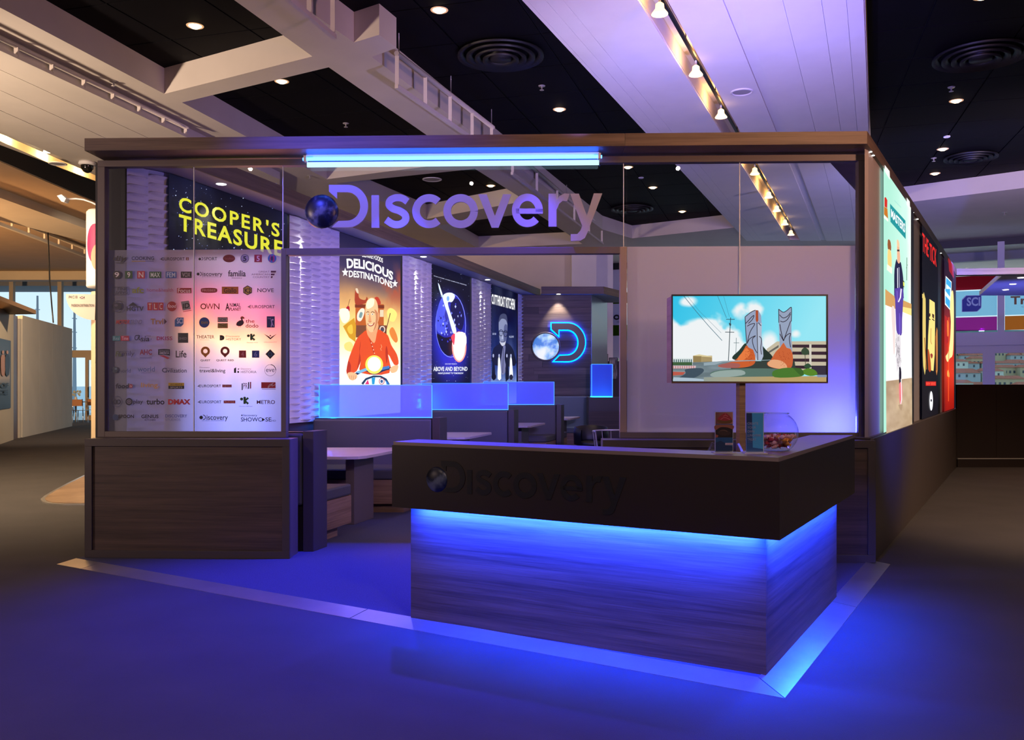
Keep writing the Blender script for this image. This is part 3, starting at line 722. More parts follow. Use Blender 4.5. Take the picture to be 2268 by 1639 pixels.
# --- printed logos (one print each), drawn in zoomed pixels of the four quarters
K = (25, 18, 28); NV = (18, 22, 50); RD = (150, 25, 35); W = (205, 195, 205)
VA = (240, 550, 7.805); VB = (430, 550, 7.805); VC = (240, 740, 7.805); VD = (430, 740, 7.805)
def disc_logo(a, x0, y0, x1, y1, c):      # little globe + D + word
    h = y1 - y0; w_ = x1 - x0
    a.circ(x0 + h * 0.28, y0 + h * 0.42, h * 0.26, h * 0.26, c)
    a.ring(x0 + h * 0.55, y0 + h * 0.40, h * 0.42, h * 0.38, h * 0.1, c, -90, 90)
    a.text('Discovery'[1:], x0 + h * 1.08, y0 + h * 0.05, x1, y1, c, bold=0.015)
def LG(pane_, view, fn):
    a = Art(FA, GD + 0.0055, 0.0001); a.bk = 0.55; a.view(*view); fn(a); a.build('printed_logo', M_artprint, pane_)
def box_t(t, x0, y0, x1, y1, bg, fg, pad=0.16, bold=0.02):
    def f(a):
        a.rect(x0, y0, x1, y1, bg); w_ = (x1 - x0) * (.30 if len(t) == 1 and t in '24569' else pad); h = (y1 - y0) * (.15 if len(t) == 1 else pad * 1.25)
        a.text(t, x0 + w_, y0 + h, x1 - w_, y1 - h, fg, bold=bold)
    return f
def tx(t, x0, y0, x1, y1, c, bold=0.02, sp=1.0, sh=0.0): return lambda a: a.text(t, x0, y0, x1, y1, c, bold=bold, sp=sp, shear=sh)
def many(*fs_):
    def f(a):
        for g in fs_: g(a)
    return f
def euro(a, x0, y0, x1, y1, c):
    h = y1 - y0; a.poly([(x0, y0 + h * .6), (x0 + h * .8, y0 + h * .35), (x0 + h * .9, y0 + h * .75)], c)
    a.ring(x0 + h * 1.2, (y0 + y1) / 2, h * .62, h * .5, h * .17, c, 60, 300); a.line([(x0 + h * .7, (y0 + y1) / 2), (x0 + h * 1.5, (y0 + y1) / 2)], h * .15, c)
    a.text('UROSPORT', x0 + h * 1.72, y0, x1, y1, c, bold=0.015)
A1 = [  # left pane, upper
 many(tx('diy', 75, 130, 315, 240, K, 0.05, sh=20), lambda a: a.line([(120, 253), (260, 253)], 9, K)),
 many(tx('COOKING', 402, 140, 790, 203, NV, 0.03), lambda a: a.rect(402, 217, 640, 231, (150, 120, 30)).rect(640, 217, 785, 228, (90, 85, 110))),
 many(lambda a: euro(a, 880, 155, 1318, 210, K), box_t('2', 1342, 155, 1390, 207, (110, 45, 50), W)),
 many(lambda a: a.circ(145, 460, 68, 70, K), tx('9', 108, 412, 185, 500, W, 0.03)),
 box_t('9', 287, 392, 417, 523, (30, 70, 40), W, .26), box_t('N', 497, 392, 631, 523, (160, 35, 60), W, .2),
 box_t('MAX', 708, 402, 915, 515, (20, 70, 45), (190, 195, 205), .11), box_t('FEM', 990, 402, 1178, 515, (40, 75, 150), (180, 185, 215), .11), box_t('VOX', 1252, 402, 1440, 512, (40, 28, 38), (165, 150, 165), .12),
 many(lambda a: a.line([(75, 668), (355, 668), (355, 800), (75, 800), (75, 668)], 7, NV), tx('FINE', 160, 680, 335, 728, NV), tx('LIVING', 95, 738, 335, 785, NV)),
 tx('afc', 410, 670, 610, 775, (115, 120, 35), 0.05), tx('home&health', 668, 690, 1120, 750, (150, 70, 85), 0.0),
 box_t('Focus', 1185, 685, 1437, 775, (145, 35, 50), (215, 185, 200), .07),
 many(lambda a: a.ring(165, 1005, 102, 102, 9, (45, 42, 62)).circ(160, 1000, 78, 60, NV).circ(135, 985, 30, 22, (75, 70, 95)), tx('SCIENCE', 95, 1045, 235, 1068, (60, 55, 80))),
 many(lambda a: a.poly([(340, 995), (425, 930), (510, 995)], NV), tx('HGTV', 318, 1003, 612, 1085, NV, 0.05)),
 many(box_t('T', 675, 937, 762, 1072, (160, 30, 50), W, .24, 0), box_t('L', 770, 937, 858, 1072, (160, 30, 50), W, .24, 0), box_t('C', 865, 937, 952, 1072, (160, 30, 50), W, .24, 0)),
 many(lambda a: a.circ(1097, 1003, 83, 85, (150, 28, 42)), tx('food', 1028, 965, 1170, 1028, (215, 180, 195), 0.02, sh=12)),
 many(lambda a: a.poly([(1252, 922), (1392, 903), (1425, 1052), (1285, 1075)], (130, 120, 130)), tx('ID', 1285, (958, 940), 1405, (1045, 1028), K, 0.05), lambda a: a.line([(1290, 1095), (1435, 1070)], 10, (170, 60, 80))),
 many(tx('MOTOR', 135, 1235, 372, 1310, (160, 40, 50), 0.06, sh=14), tx('TREND', 375, 1235, 580, 1310, (110, 105, 125), 0.02, sh=14)),
 many(tx('Trvl', 730, 1215, 950, 1315, (150, 105, 45), 0.035), lambda a: a.poly([(965, 1215), (1012, 1268), (965, 1315)], (60, 25, 50))),
 many(lambda a: a.poly([(1147, 1240), (1190, 1197), (1303, 1197), (1300, 1310), (1255, 1352), (1147, 1352)], (45, 85, 150)), tx('SCI', 1185, 1212, 1292, 1300, (190, 185, 220), 0.03)),
]
for f in A1: LG(P1, VA, f)
A2 = [
 many(lambda a: a.circ(97, 185, 22, 22, K).ring(125, 180, 34, 28, 8, K, -90, 90), tx('SPORT', 172, 152, 398, 208, K, 0.01)),
 many(lambda a: a.circ(603, 175, 105, 67, (110, 28, 38)), tx('fatafeat', 525, 155, 690, 195, (150, 70, 80), 0)),
 many(lambda a: a.circ(875, 176, 73, 74, NV).ring(875, 176, 66, 67, 10, (150, 140, 165)).circ(875, 176, 54, 55, (150, 140, 165)), tx('5', 845, 135, 905, 220, NV, 0.05)),
 box_t('5', 1040, 110, 1172, 240, (150, 28, 48), (215, 180, 195), .2, .03),
 many(lambda a: a.circ(1348, 175, 74, 76, (50, 95, 140)).poly([(1320, 110), (1335, 110), (1315, 240), (1300, 230)], (160, 40, 90)).poly([(1365, 110), (1390, 130), (1390, 225), (1355, 240), (1345, 180)], (150, 40, 90)).circ(1345, 175, 22, 40, (40, 30, 60))),
 many(lambda a: disc_logo(a, 42, 405, 488, 500, K), tx('EN ESPANOL', 140, 485, 430, 498, (70, 50, 60), 0)),
 many(tx('familia', 588, 380, 892, 488, K, 0.03), lambda a: disc_logo(a, 650, 500, 828, 528, (70, 45, 55))),
 many(tx('GREAT', 1112, 388, 1305, 418, (110, 80, 85), 0), tx('AMERICAN', 990, 435, 1305, 465, (110, 80, 85), 0), tx('COUNTRY', 1015, 483, 1305, 513, (110, 80, 85), 0), lambda a: a.poly([(1325, 388), (1420, 388), (1408, 420), (1325, 420)], (80, 25, 40)).poly([(1325, 437), (1395, 437), (1383, 467), (1325, 467)], (80, 25, 40)).poly([(1325, 483), (1362, 483), (1350, 513), (1325, 513)], (80, 25, 40))),
 many(lambda a: a.poly(smooth([(115, 725), (150, 688), (360, 688), (400, 725), (360, 765), (150, 765)], 4), (140, 30, 45)), tx('FRISBEE', 140, 705, 375, 748, (205, 140, 150), 0.02)),
 box_t('Giallo', 478, 663, 765, 788, (175, 95, 40), (45, 25, 30), .13),
 many(lambda a: a.poly([(922, 640), (1000, 685), (1000, 770), (922, 810), (848, 770), (848, 685)], (50, 25, 35)).poly([(922, 655), (988, 692), (988, 762), (922, 795), (860, 762), (860, 692)], (185, 145, 55)), tx('K2', 875, 690, 980, 770, (55, 30, 35), 0.05)),
 tx('NOVE', 1092, 690, 1378, 758, (60, 42, 55), 0.015),
 many(tx('O', 108, 953, 212, 1055, (110, 35, 35), 0.03), tx('W', 205, 953, 338, 1055, (130, 70, 45), 0.0), tx('N', 343, 953, 438, 1055, (125, 55, 40), 0.01)),
 many(tx('A', 540, 945, 612, 1078, K, 0.05), tx('NIMAL', 615, 945, 805, 1012, (35, 40, 40), 0.02), tx('PLANET', 612, 1025, 810, 1078, K, 0.04)),
 lambda a: euro(a, 912, 982, 1393, 1036, K),
 many(lambda a: a.circ(175, 1282, 90, 90, (35, 60, 135)), tx('tvn', 118, 1258, 238, 1308, (140, 110, 60), 0.03)),
 many(box_t('NOW', 407, 1190, 582, 1278, (55, 40, 50), (160, 135, 145), .05), box_t('NOW', 415, 1200, 574, 1268, (160, 135, 145), K, .12), box_t('THIS', 407, 1295, 582, 1380, (45, 30, 35), K, .1), box_t('THIS', 415, 1303, 574, 1372, (150, 115, 55), K, .12)),
 many(lambda a: a.poly([(728, 1328), (740, 1280), (790, 1245), (815, 1240), (800, 1205), (815, 1178), (845, 1178), (872, 1205), (850, 1215), (835, 1212), (842, 1240), (860, 1275), (850, 1310), (815, 1340), (770, 1345)], (55, 28, 50), 3).poly([(800, 1205), (815, 1178), (845, 1178), (875, 1208), (845, 1218)], (150, 70, 50), 2).line([(775, 1340), (770, 1365)], 6, K).line([(800, 1340), (798, 1365)], 6, K), tx('the', 890, 1225, 1042, 1288, (65, 30, 40), 0.02), tx('dodo', 890, 1303, 1110, 1372, (65, 30, 40), 0.02)),
 many(lambda a: a.rect(1255, 1175, 1393, 1370, (35, 35, 65)).line([(1330, 1230), (1345, 1290), (1330, 1360)], 14, (190, 160, 175)).circ(1358, 1235, 14, 14, (190, 160, 175)).line([(1345, 1290), (1372, 1350)], 10, (190, 160, 175)), tx('TOUR', 1270, 1205, 1330, 1222, (180, 150, 170), 0)),
]
for f in A2: LG(P2, VB, f)
A3 = [
 many(box_t('Real', 72, 30, 208, 115, (30, 105, 120), (130, 160, 180), .12, 0), box_t('Time', 212, 30, 360, 115, (155, 30, 65), (215, 175, 200), .12, 0)),
 many(lambda a: a.line([(530, 20), (470, 30), (460, 85), (500, 95), (540, 20), (530, 90), (560, 95)], 15, NV, 4), tx('sia', 560, 40, 715, 125, NV, 0.03, sh=14), lambda a: a.line([(625, 33), (735, 33)], 5, NV).circ(740, 85, 7, 7, NV)),
 many(tx('D', 835, 40, 900, 105, (150, 30, 90), 0.07), tx('KISS', 905, 40, 1107, 105, (140, 25, 85), 0.03)),
 many(lambda a: a.rect(1203, -20, 1380, 150, (50, 48, 58)), tx('SHED', 1225, 55, 1358, 95, (120, 115, 130), 0.02)),
 many(tx('Fa', 130, 300, 225, 385, (65, 80, 35), 0.03, sh=10), tx('mily', 228, 290, 452, 400, (60, 55, 80), 0.0, sh=10), lambda a: a.line([(160, 297), (340, 297)], 6, (60, 60, 80))),
 many(tx('AHC', 542, 265, 755, 358, (130, 28, 55), 0.05), lambda a: a.line([(525, 378), (775, 378)], 4, (90, 80, 110)).line([(542, 410), (752, 410)], 9, (80, 75, 115))),
 many(lambda a: a.poly([(860, 262), (962, 255), (1065, 262), (1065, 375), (962, 355), (860, 360)], NV).poly([(875, 368), (960, 368), (1060, 415), (1020, 432), (1000, 420)], (160, 40, 65)), tx('DESTINATION', 880, 282, 1048, 305, (150, 145, 175), 0), tx('AMERICA', 880, 310, 1048, 345, (170, 165, 195), 0.02)),
 many(tx('Life', 1165, 285, 1350, 405, K, 0.025)),
 many(lambda a: a.circ(115, 618, 52, 55, (35, 50, 75)).circ(130, 600, 22, 18, (90, 110, 130)), tx('world', 175, 598, 385, 665, (80, 85, 115), 0)),
 many(tx('world', 508, 562, 802, 648, (80, 100, 135), 0.0), tx('DISCOVERY', 570, 662, 740, 678, (90, 80, 110), 0)),
 many(tx('C', 928, 585, 1005, 662, NV, 0.02), tx('ivilization', 1000, 592, 1352, 665, NV, 0.015), tx('Discovery', 1010, 583, 1180, 603, (80, 75, 105), 0)),
 many(tx('food', 125, 852, 355, 940, NV, 0.06, sh=10), lambda a: a.circ(388, 900, 34, 36, (140, 40, 75)), tx('tv', 368, 882, 412, 920, W, 0)),
 tx('living.', 565, 838, 880, 945, (185, 140, 75), 0.03),
 many(lambda a: a.rect(1038, 842, 1310, 893, (170, 140, 40)).rect(1038, 893, 1310, 947, (28, 24, 34)), tx('SETANTA', 1070, 857, 1278, 883, (70, 50, 40), 0.02), tx('SPORTS', 1070, 907, 1278, 935, (160, 150, 165), 0.02)),
 many(lambda a: a.ring(150, 1165, 90, 95, 7, (55, 62, 95)).ring(120, 1170, 42, 40, 14, NV).ring(175, 1170, 42, 40, 14, NV)),
 many(lambda a: a.circ(357, 1168, 62, 64, NV).ring(357, 1168, 38, 38, 12, (120, 115, 150)).circ(357, 1168, 12, 16, (120, 115, 150)), tx('play', 432, 1130, 598, 1222, NV, 0.01)),
 many(tx('turbo', 658, 1118, 970, 1218, K, 0.05)),
 many(tx('DMAX', 1033, 1125, 1420, 1217, (175, 35, 45), 0.10)),
 many(lambda a: a.circ(120, 1437, 52, 52, (40, 60, 105)), tx('SPOON', 175, 1392, 442, 1452, K, 0.05)),
 many(tx('GENIUS', 570, 1392, 866, 1455, K, 0.04), tx('KITCHEN', 630, 1467, 812, 1500, K, 0.02)),
 many(tx('DISCOVERY', 985, 1388, 1362, 1442, (75, 78, 135), 0.015), tx('STUDIOS', 985, 1460, 1245, 1500, (110, 110, 140), 0)),
]
for f in A3: LG(P1, VC, f)
def kids(x, y, w_, h):
    return lambda a: (a.circ(x + w_ * .16, y + h * .28, w_ * .17, h * .19, (45, 75, 45)), a.line([(x + w_ * .5, y + h * .1), (x + w_ * .5, y + h * .9)], w_ * .26, (25, 65, 40)), a.line([(x + w_ * .9, y + h * .12), (x + w_ * .55, y + h * .5), (x + w_ * .9, y + h * .9)], w_ * .24, (30, 85, 45)), a.circ(x + w_ * .5, y + h * .1, w_ * .15, h * .12, (25, 65, 40)))
def pin(x, y, w_, h, c):
    def f(a):
        r_ = w_ / 2; a.ring(x + r_, y + r_, r_, r_, r_ * .52, c); a.poly([(x + r_ * .12, y + r_ * 1.45), (x + r_ * .55, y + r_ * 1.35), (x + r_, y + r_ * 1.5), (x + r_ * 1.45, y + r_ * 1.35), (x + r_ * 1.88, y + r_ * 1.45), (x + r_, y + h)], c)
    return f
A4 = [
 many(tx('THEATER', 38, 18, 348, 75, (70, 42, 42), 0.015), tx('Discovery', 105, 92, 265, 108, (110, 70, 65), 0)),
 many(lambda a: a.poly([(443, 18), (480, 18), (515, 35), (523, 62), (515, 92), (480, 108), (443, 108)], K).circ(472, 68, 12, 14, (120, 80, 70)), tx('Discovery', 550, 20, 788, 62, (150, 100, 85), 0), tx('HISTORY', 550, 68, 812, 110, (80, 50, 50), 0)),
 many(kids(915, -5, 145, 120), tx('Discovery KIDS', 910, 137, 1102, 158, (80, 45, 50), 0.01)),
 many(lambda a: a.poly([(1205, -5), (1300, 45), (1318, 68), (1340, 45), (1430, -5), (1318, 92)], K).circ(1317, 27, 14, 12, (60, 40, 60)), tx('VELOCITY', 1200, 130, 1432, 148, (150, 110, 125), 0)),
 many(pin(115, 215, 158, 190, (165, 95, 25)), tx('QUEST', 108, 437, 280, 475, K, 0.03)),
 many(pin(455, 215, 158, 190, (120, 28, 38)), tx('QUEST RED', 382, 435, 686, 475, (45, 22, 32), 0.03)),
 box_t('4', 775, 283, 898, 408, (145, 35, 52), (190, 110, 130), .2), box_t('6', 1000, 283, 1127, 408, (30, 50, 125), (130, 130, 185), .2),
 many(lambda a: a.poly([(1315, 262), (1398, 345), (1315, 430), (1232, 345)], (20, 25, 40)).ring(1312, 348, 38, 38, 17, (45, 80, 100))),
 many(tx('Discovery', 95, 565, 268, 592, (80, 60, 75), 0.0), tx('travel&living', 92, 600, 540, 680, K, 0.02)),
 many(lambda a: a.poly([(690, 595), (725, 575), (725, 670), (690, 670)], K).poly([(748, 605), (778, 588), (775, 618)], K).rect(748, 638, 775, 670, K), tx('Discovery', 808, 587, 985, 622, (120, 90, 110), 0), tx('HISTORIA', 808, 632, 1078, 675, (70, 52, 72), 0)),
 many(lambda a: a.ring(1315, 625, 98, 100, 5, (85, 70, 100)).ring(1315, 625, 102, 104, 12, (60, 45, 75), -85, 0), tx('eve', 1242, 600, 1388, 655, (90, 80, 110), 0)),
 many(lambda a: euro(a, 48, 872, 465, 920, K), box_t('NEWS', 487, 872, 648, 920, (150, 45, 75), (190, 150, 180), .1, 0)),
 many(lambda a: a.poly([(822, 855), (840, 850), (840, 965), (822, 970)], NV), tx('PR', 850, 845, 925, 945, (120, 40, 75), 0), lambda a: a.poly([(932, 832), (952, 828), (952, 945), (932, 948)], NV).poly([(965, 828), (985, 825), (985, 940), (965, 944)], (150, 30, 70))),
 many(lambda a: a.rect(1160, 832, 1408, 935, (160, 30, 50)).line([(1370, 840), (1320, 890), (1275, 925), (1300, 880), (1350, 860), (1345, 900), (1405, 870)], 7, W, 4).rect(1170, 948, 1410, 956, (120, 110, 140))),
 many(lambda a: euro(a, 52, 1148, 470, 1197, NV), box_t('PLAYER', 510, 1148, 712, 1197, (160, 50, 75), (190, 140, 170), .08, 0)),
 many(kids(795, 1085, 155, 135), tx('Discovery KIDS play!', 780, 1240, 1010, 1260, K, 0.0)),
 tx('METRO', 1083, 1142, 1398, 1208, (85, 25, 75), 0.02),
 many(lambda a: disc_logo(a, 88, 1392, 583, 1510, NV), tx('GLOBAL ENTERPRISES', 130, 1487, 522, 1505, (70, 95, 160), 0)),
 many(lambda a: disc_logo(a, 812, 1385, 1090, 1432, NV), tx('SHOWC', 808, 1440, 1168, 1512, NV, 0.015), lambda a: a.poly([(1172, 1445), (1225, 1478), (1172, 1512)], NV), tx('SE', 1232, 1440, 1335, 1512, NV, 0.015), tx('HD', 1340, 1482, 1412, 1512, NV, 0)),
]
for f in A4: LG(P2, VD, f)

# --- crown: fascia boards and soffit
cr = empty('wooden_crown', (*FA.xy(3.2, -0.1), 3.45), 'wooden crown capping the stand front and its right-hand wall', 'canopy')
zc0, zc1 = 3.45, 3.555
sC = 6.56
cw = [(RW.xy(FA_s, 0)) for FA_s in (0,)]
def isect(P, s_d0, Q, q_d):   # corner of two offset planes
    p = Vector(P.xy(0, s_d0)); e = Vector(P.e); q = Vector(Q.xy(0, q_d)); f = Vector(Q.e)
    den = e.x * -f.y + f.x * e.y; r_ = q - p; t = (r_.x * -f.y + f.x * r_.y) / den
    return p + e * t
cF = isect(FA, 0.0, RW, -0.035); cB = isect(FA, -0.42, RW, -0.42)
sEnd = RW.s_(2119, -0.035)
eF = Vector(RW.xy(sEnd, -0.035)); eB = Vector(RW.xy(sEnd, -0.42))
mid = FA.s_(1384)
MB().prism([FA.xy(0.0, 0.0), FA.xy(mid - 0.001, 0.0), FA.xy(mid - 0.001, -0.42), FA.xy(0.0, -0.42)], zc0, zc1).build('fascia_board', M_walnutx, cr, 0.002)
MB().prism([FA.xy(mid + 0.001, 0.0), tuple(cF), tuple(cB), FA.xy(mid + 0.001, -0.42)], zc0, zc1).build('fascia_board', M_walnutx, cr, 0.002)
MB().prism([tuple(cF), tuple(eF), tuple(eB), tuple(cB)], zc0, zc1).build('fascia_board', M_walnutx, cr)
far = [tuple(eF), (10.6, eF.y - 0.35), (10.6, eF.y + 0.1), tuple(eB)]
MB().prism(far, zc0, zc1 + 0.01).build('fascia_board', M_walnutx, cr)
MB().prism([(9.0, eF.y + 0.1), (10.6, eF.y + 0.1), (12.2, eF.y + 4.0), (9.0 + 1.6, eF.y + 4.0)], zc0 + 0.01, zc1).build('soffit_panel', M_white, cr)
for k in range(3):
    y = eF.y + 0.5 + k * 1.1; x = 9.0 + (y - eF.y) * 0.42 + 0.35
    MB().lathe(x, y, [(0.0, zc0 + 0.002), (0.055, zc0 + 0.002), (0.06, zc0 + 0.012)], 16).build('soffit_lamp', M_lampw, cr)
for px in (1928, 1936, 2020, 2028, 2083):
    s = RW.s_(px, -0.12) if px > 1940 else RW.s_(1950, -0.2) - 0.25 + (px - 1928) * 0.02
    c = RW.xy(s, -0.055 if px > 1940 else -0.10)
# --- blue tube light under the crown
tb = empty('tube_light', (*FA.xy(fs(1000), -0.2), 3.35), 'blue neon tube light under the front edge of the crown', 'lamp')
ta, tbb = FA.s_(671, -0.17), FA.s_(1333, -0.17); ztu = 3.405
MB().tube([FA.w(ta, -0.17, ztu), FA.w(tbb, -0.17, ztu)], 0.013).build('tube', emis('blue_tube_glow', (0.015, 0.11, 1.0), TUBE), tb)
MB().prism(FA.rect(ta + 0.02, tbb - 0.02, -0.215, -0.19), ztu + 0.008, 3.449).build('batten', M_white, tb)
MB().prism(FA.rect(ta + .02, tbb - .02, -.243, -.222), 3.352, 3.392).build('lit_frame_band', emis('lit_frame_glow', (.5, .8, 1.0), 1.4), tb)  # the tube's light on the frame, given as a glowing band
for s in (ta + 0.02, tbb - 0.02):
    MB().prism(FA.rect(s - 0.012, s + 0.012, -0.21, -0.155), ztu - 0.018, ztu + 0.03).build('lamp_holder', M_white, tb)

# --- sign letters
def extr(m, plane, pts, d0, d1, fmap):
    if isinstance(pts, tuple):
        A, B = pts; n = len(A); qa = [fmap(*p) for p in A]; qb = [fmap(*p) for p in B]; vv = []
        for dd in (d1, d0): vv += [plane.w(a, dd, z) for a, z in qa] + [plane.w(a, dd, z) for a, z in qb]
        ff = []
        for i in range(n - 1): ff += [(i, i + 1, n + i + 1, n + i), (i, 2 * n + i, 2 * n + i + 1, i + 1), (n + i, n + i + 1, 3 * n + i + 1, 3 * n + i)]
        ff += [(0, n, 3 * n, 2 * n), (n - 1, 3 * n - 1, 4 * n - 1, 2 * n - 1)]
        m.add(vv, ff); return
    q = [fmap(*p) for p in pts]; n = len(q)
    tri = tessellate_polygon([[Vector((a, b_, 0)) for a, b_ in q]])
    vv = [plane.w(a, d1, z) for a, z in q] + [plane.w(a, d0, z) for a, z in q]
    ff = [tuple(t_) for t_ in tri] + [(i, (i + 1) % n, n + (i + 1) % n, n + i) for i in range(n)]
    m.add(vv, ff)
def ribbon(pts, w_):
    P = [Vector(p) for p in pts]; A = []; B = []
    for i, p in enumerate(P):
        t_ = (P[min(i + 1, len(P) - 1)] - P[max(i - 1, 0)]).normalized(); nn = Vector((-t_.y, t_.x)) * w_ / 2
        A.append(tuple(p + nn)); B.append(tuple(p - nn))
    return A + B[::-1]
def ribq(pts, w_):
    R = ribbon(pts, w_); n = len(R) // 2
    return (R[:n], R[n:][::-1])
def crv(pts, n=5):
    P = np.array([pts[0]] + list(pts) + [pts[-1]], float); out = []
    for i in range(1, len(P) - 2):
        a, b_, c, d = P[i - 1], P[i], P[i + 1], P[i + 2]
        for j in range(n):
            t_ = j / n; out.append(tuple(0.5 * ((2 * b_) + (c - a) * t_ + (2 * a - 5 * b_ + 4 * c - d) * t_ * t_ + (3 * b_ - a - 3 * c + d) * t_ ** 3)))
    return out + [tuple(P[-1])]
def Dshape():
    o = [(268, 330), (400, 330)] + ell(392, 470, 134, 140, -86, 86, 22) + [(392, 610), (285, 610), (330, 568)]
    return o + [(388, 566)] + ell(388, 472, 86, 94, 86, -86, 18) + [(388, 378), (322, 378), (322, 422), (268, 374)]
LET = {
 'D': [Dshape()],
 'I': [[(548, 398), (598, 398), (598, 612), (548, 612)]],
 's': [ribq(crv([(786, 440), (752, 418), (708, 415), (672, 432), (664, 462), (690, 486), (735, 502), (770, 528), (770, 566), (735, 590), (690, 588), (645, 560)]), 46)],
 'c': [ribq(ell(928, 503, 86, 87, 46, 314, 30), 50)],
 'o': [ribq(ell(1136, 503, 89, 87, 0, 359.9, 40), 50)],
 'v': [[(1252, 392), (1308, 392), (1362, 535), (1416, 392), (1470, 392), (1385, 612), (1340, 612)]],
 'e': [ribq(ell(1576, 498, 78, 86, 8, -318, 36), 48), [(1500, 486), (1650, 486), (1678, 490), (1678, 520), (1500, 520)]],
 'r': [[(1715, 388), (1768, 388), (1768, 605), (1715, 605)], [(1766, 440), (1785, 405), (1820, 387), (1855, 388), (1838, 438), (1808, 436), (1785, 455), (1766, 500)]],
 'y': [[(1858, 388), (1916, 388), (1967, 535), (2014, 386), (2070, 386), (1972, 645), (1955, 680), (1925, 698), (1862, 700), (1862, 655), (1905, 654), (1925, 632), (1938, 600)]],
}
M_letter = mat('satin_sign_letter', (0.38, 0.35, 0.40), 0.42, 0.1)
def earth(name, dk, md, lt, emitf=0.0):
    m, N, L, b_ = nodes(name)
    tc = N.new('ShaderNodeTexCoord'); t_ = N.new('ShaderNodeTexNoise'); t_.inputs['Scale'].default_value = 3.2; t_.inputs['Detail'].default_value = 8
    mp = N.new('ShaderNodeMapping'); mp.inputs['Scale'].default_value = (2.5, 2.5, 2.5) if name != 'emblem_globe' else (0.9, 0.9, 0.9)
    r_ = N.new('ShaderNodeValToRGB'); e = r_.color_ramp.elements; e[0].position = 0.44; e[0].color = (*dk, 1); e[1].position = 0.62; e[1].color = (*lt, 1)
    k_ = e.new(0.53); k_.color = (*md, 1)
    L.new(tc.outputs['Object'], mp.inputs[0]); L.new(mp.outputs[0], t_.inputs['Vector']); L.new(t_.outputs['Fac'], r_.inputs[0]); L.new(r_.outputs[0], b_.inputs['Base Color'])
    b_.inputs['Roughness'].default_value = 0.35
    if emitf: L.new(r_.outputs[0], b_.inputs['Emission Color']); b_.inputs['Emission Strength'].default_value = emitf
    return m
M_earth = earth('printed_globe', (0.002, 0.004, 0.016), (0.004, 0.009, 0.04), (0.10, 0.12, 0.20))
def dome(m, c, nrm, e, rx, depth, n=28, k=8):
    c = Vector(c); nrm = Vector((nrm[0], nrm[1], 0)); e = Vector((e[0], e[1], 0)); up = Vector((0, 0, 1))
    vv = [c + nrm * depth]; ff = []
    for i in range(1, k + 1):
        a = PI / 2 * i / k
        for j in range(n):
            b_ = 2 * PI * j / n; vv.append(c + nrm * depth * math.cos(a) + (e * math.cos(b_) + up * math.sin(b_)) * rx * math.sin(a))
    for j in range(n): ff.append((0, 1 + j, 1 + (j + 1) % n))
    for i in range(k - 1):
        for j in range(n): ff.append((1 + i * n + j, 1 + (i + 1) * n + j, 1 + (i + 1) * n + (j + 1) % n, 1 + i * n + (j + 1) % n))
    m.add(vv, ff, 0, True)
SD = -0.245
def fm(x, y): return FA.sz(640 + x / 2.984, 300 + y / 2.984, SD)
sg = empty('facade_sign', (*FA.xy(fs(1000), SD), fm(1136, 700)[1]), 'large satin metal word sign with a globe mounted high on the front glass', 'sign')
for ch, polys in LET.items():
    m = MB()
    for p in polys: extr(m, FA, p, SD, SD + 0.022, fm)
    m.build('letter', M_letter, sg)
m = MB(); cc = fm(217, 503); r0 = abs(fm(329, 503)[0] - cc[0]); dome(m, FA.w(cc[0], SD, cc[1]), FA.n, FA.e, r0, 0.07); m.build('globe', M_earth, sg)

# --- reception counter
rc = empty('reception_counter', (1.3, 4.6, ZP), 'L-shaped reception counter with a brown top box over a blue-lit wood base', 'counter')
zt, zu = 1.128, 0.722
LF, LR = 2.38, 2.18; wd = 0.27; o = 0.089
def cc_(s, d): return CF.xy(s, d)
def cr_(s, d): return CR.xy(s, d)
Cc = CF.p0
# inner corner
def ic(w_): return (Cc[0] - CF.n[0] * w_ - CR.n[0] * w_, Cc[1] - CF.n[1] * w_ - CR.n[1] * w_)
def Lpoly(e0, e1, w0, w1, lf, lr, farcut=True):
    """L outline between insets e and w from the outer faces"""
    P = [CF.xy(lf, -e0), (Cc[0] - CF.n[0] * e0 - CR.n[0] * e0, Cc[1] - CF.n[1] * e0 - CR.n[1] * e0), CR.xy(lr, -e0)]
    endi = CR.xy(lr, -w1)
    if farcut:  # far end cut square to the aisle
        y_ = CR.xy(lr, -e0)[1]; t_ = (y_ - CR.xy(0, -w1)[1]) / CR.e[1]; endi = CR.xy(t_, -w1)
    return P + [endi, (Cc[0] - CF.n[0] * w1 - CR.n[0] * w1, Cc[1] - CF.n[1] * w1 - CR.n[1] * w1), CF.xy(lf, -w1)]
MB().prism(Lpoly(0.006, 0, 0, wd, LF - 0.006, LR - 0.006), zt - 0.02, zt).build('countertop', mat('countertop_laminate', (0.24, 0.18, 0.20), 0.35, noise=0.05, nscale=3), rc)
def slab_panel(name, plane, s0, s1, d0, d1, z0, z1, m, bev=0.0): return MB().prism(plane.rect(s0, s1, d0, d1), z0, z1).build(name, m, rc, bev)
slab_panel('fascia_panel', CF, -0.0, LF, -0.03, 0, zu, zt - 0.02, M_brown)
slab_panel('fascia_panel', CR, 0.03, LR, -0.03, 0, zu, zt - 0.02, M_brown)
MB().prism(Lpoly(0.031, 0, 0, wd - 0.001, LF - 0.002, LR - 0.002), zt - 0.06, zt - 0.021).build('box_body', M_brown, rc)
slab_panel('inner_panel', CF, wd + 0.001, LF - 0.002, -wd, -wd + 0.02, 0.9, zt - 0.061, M_brown)
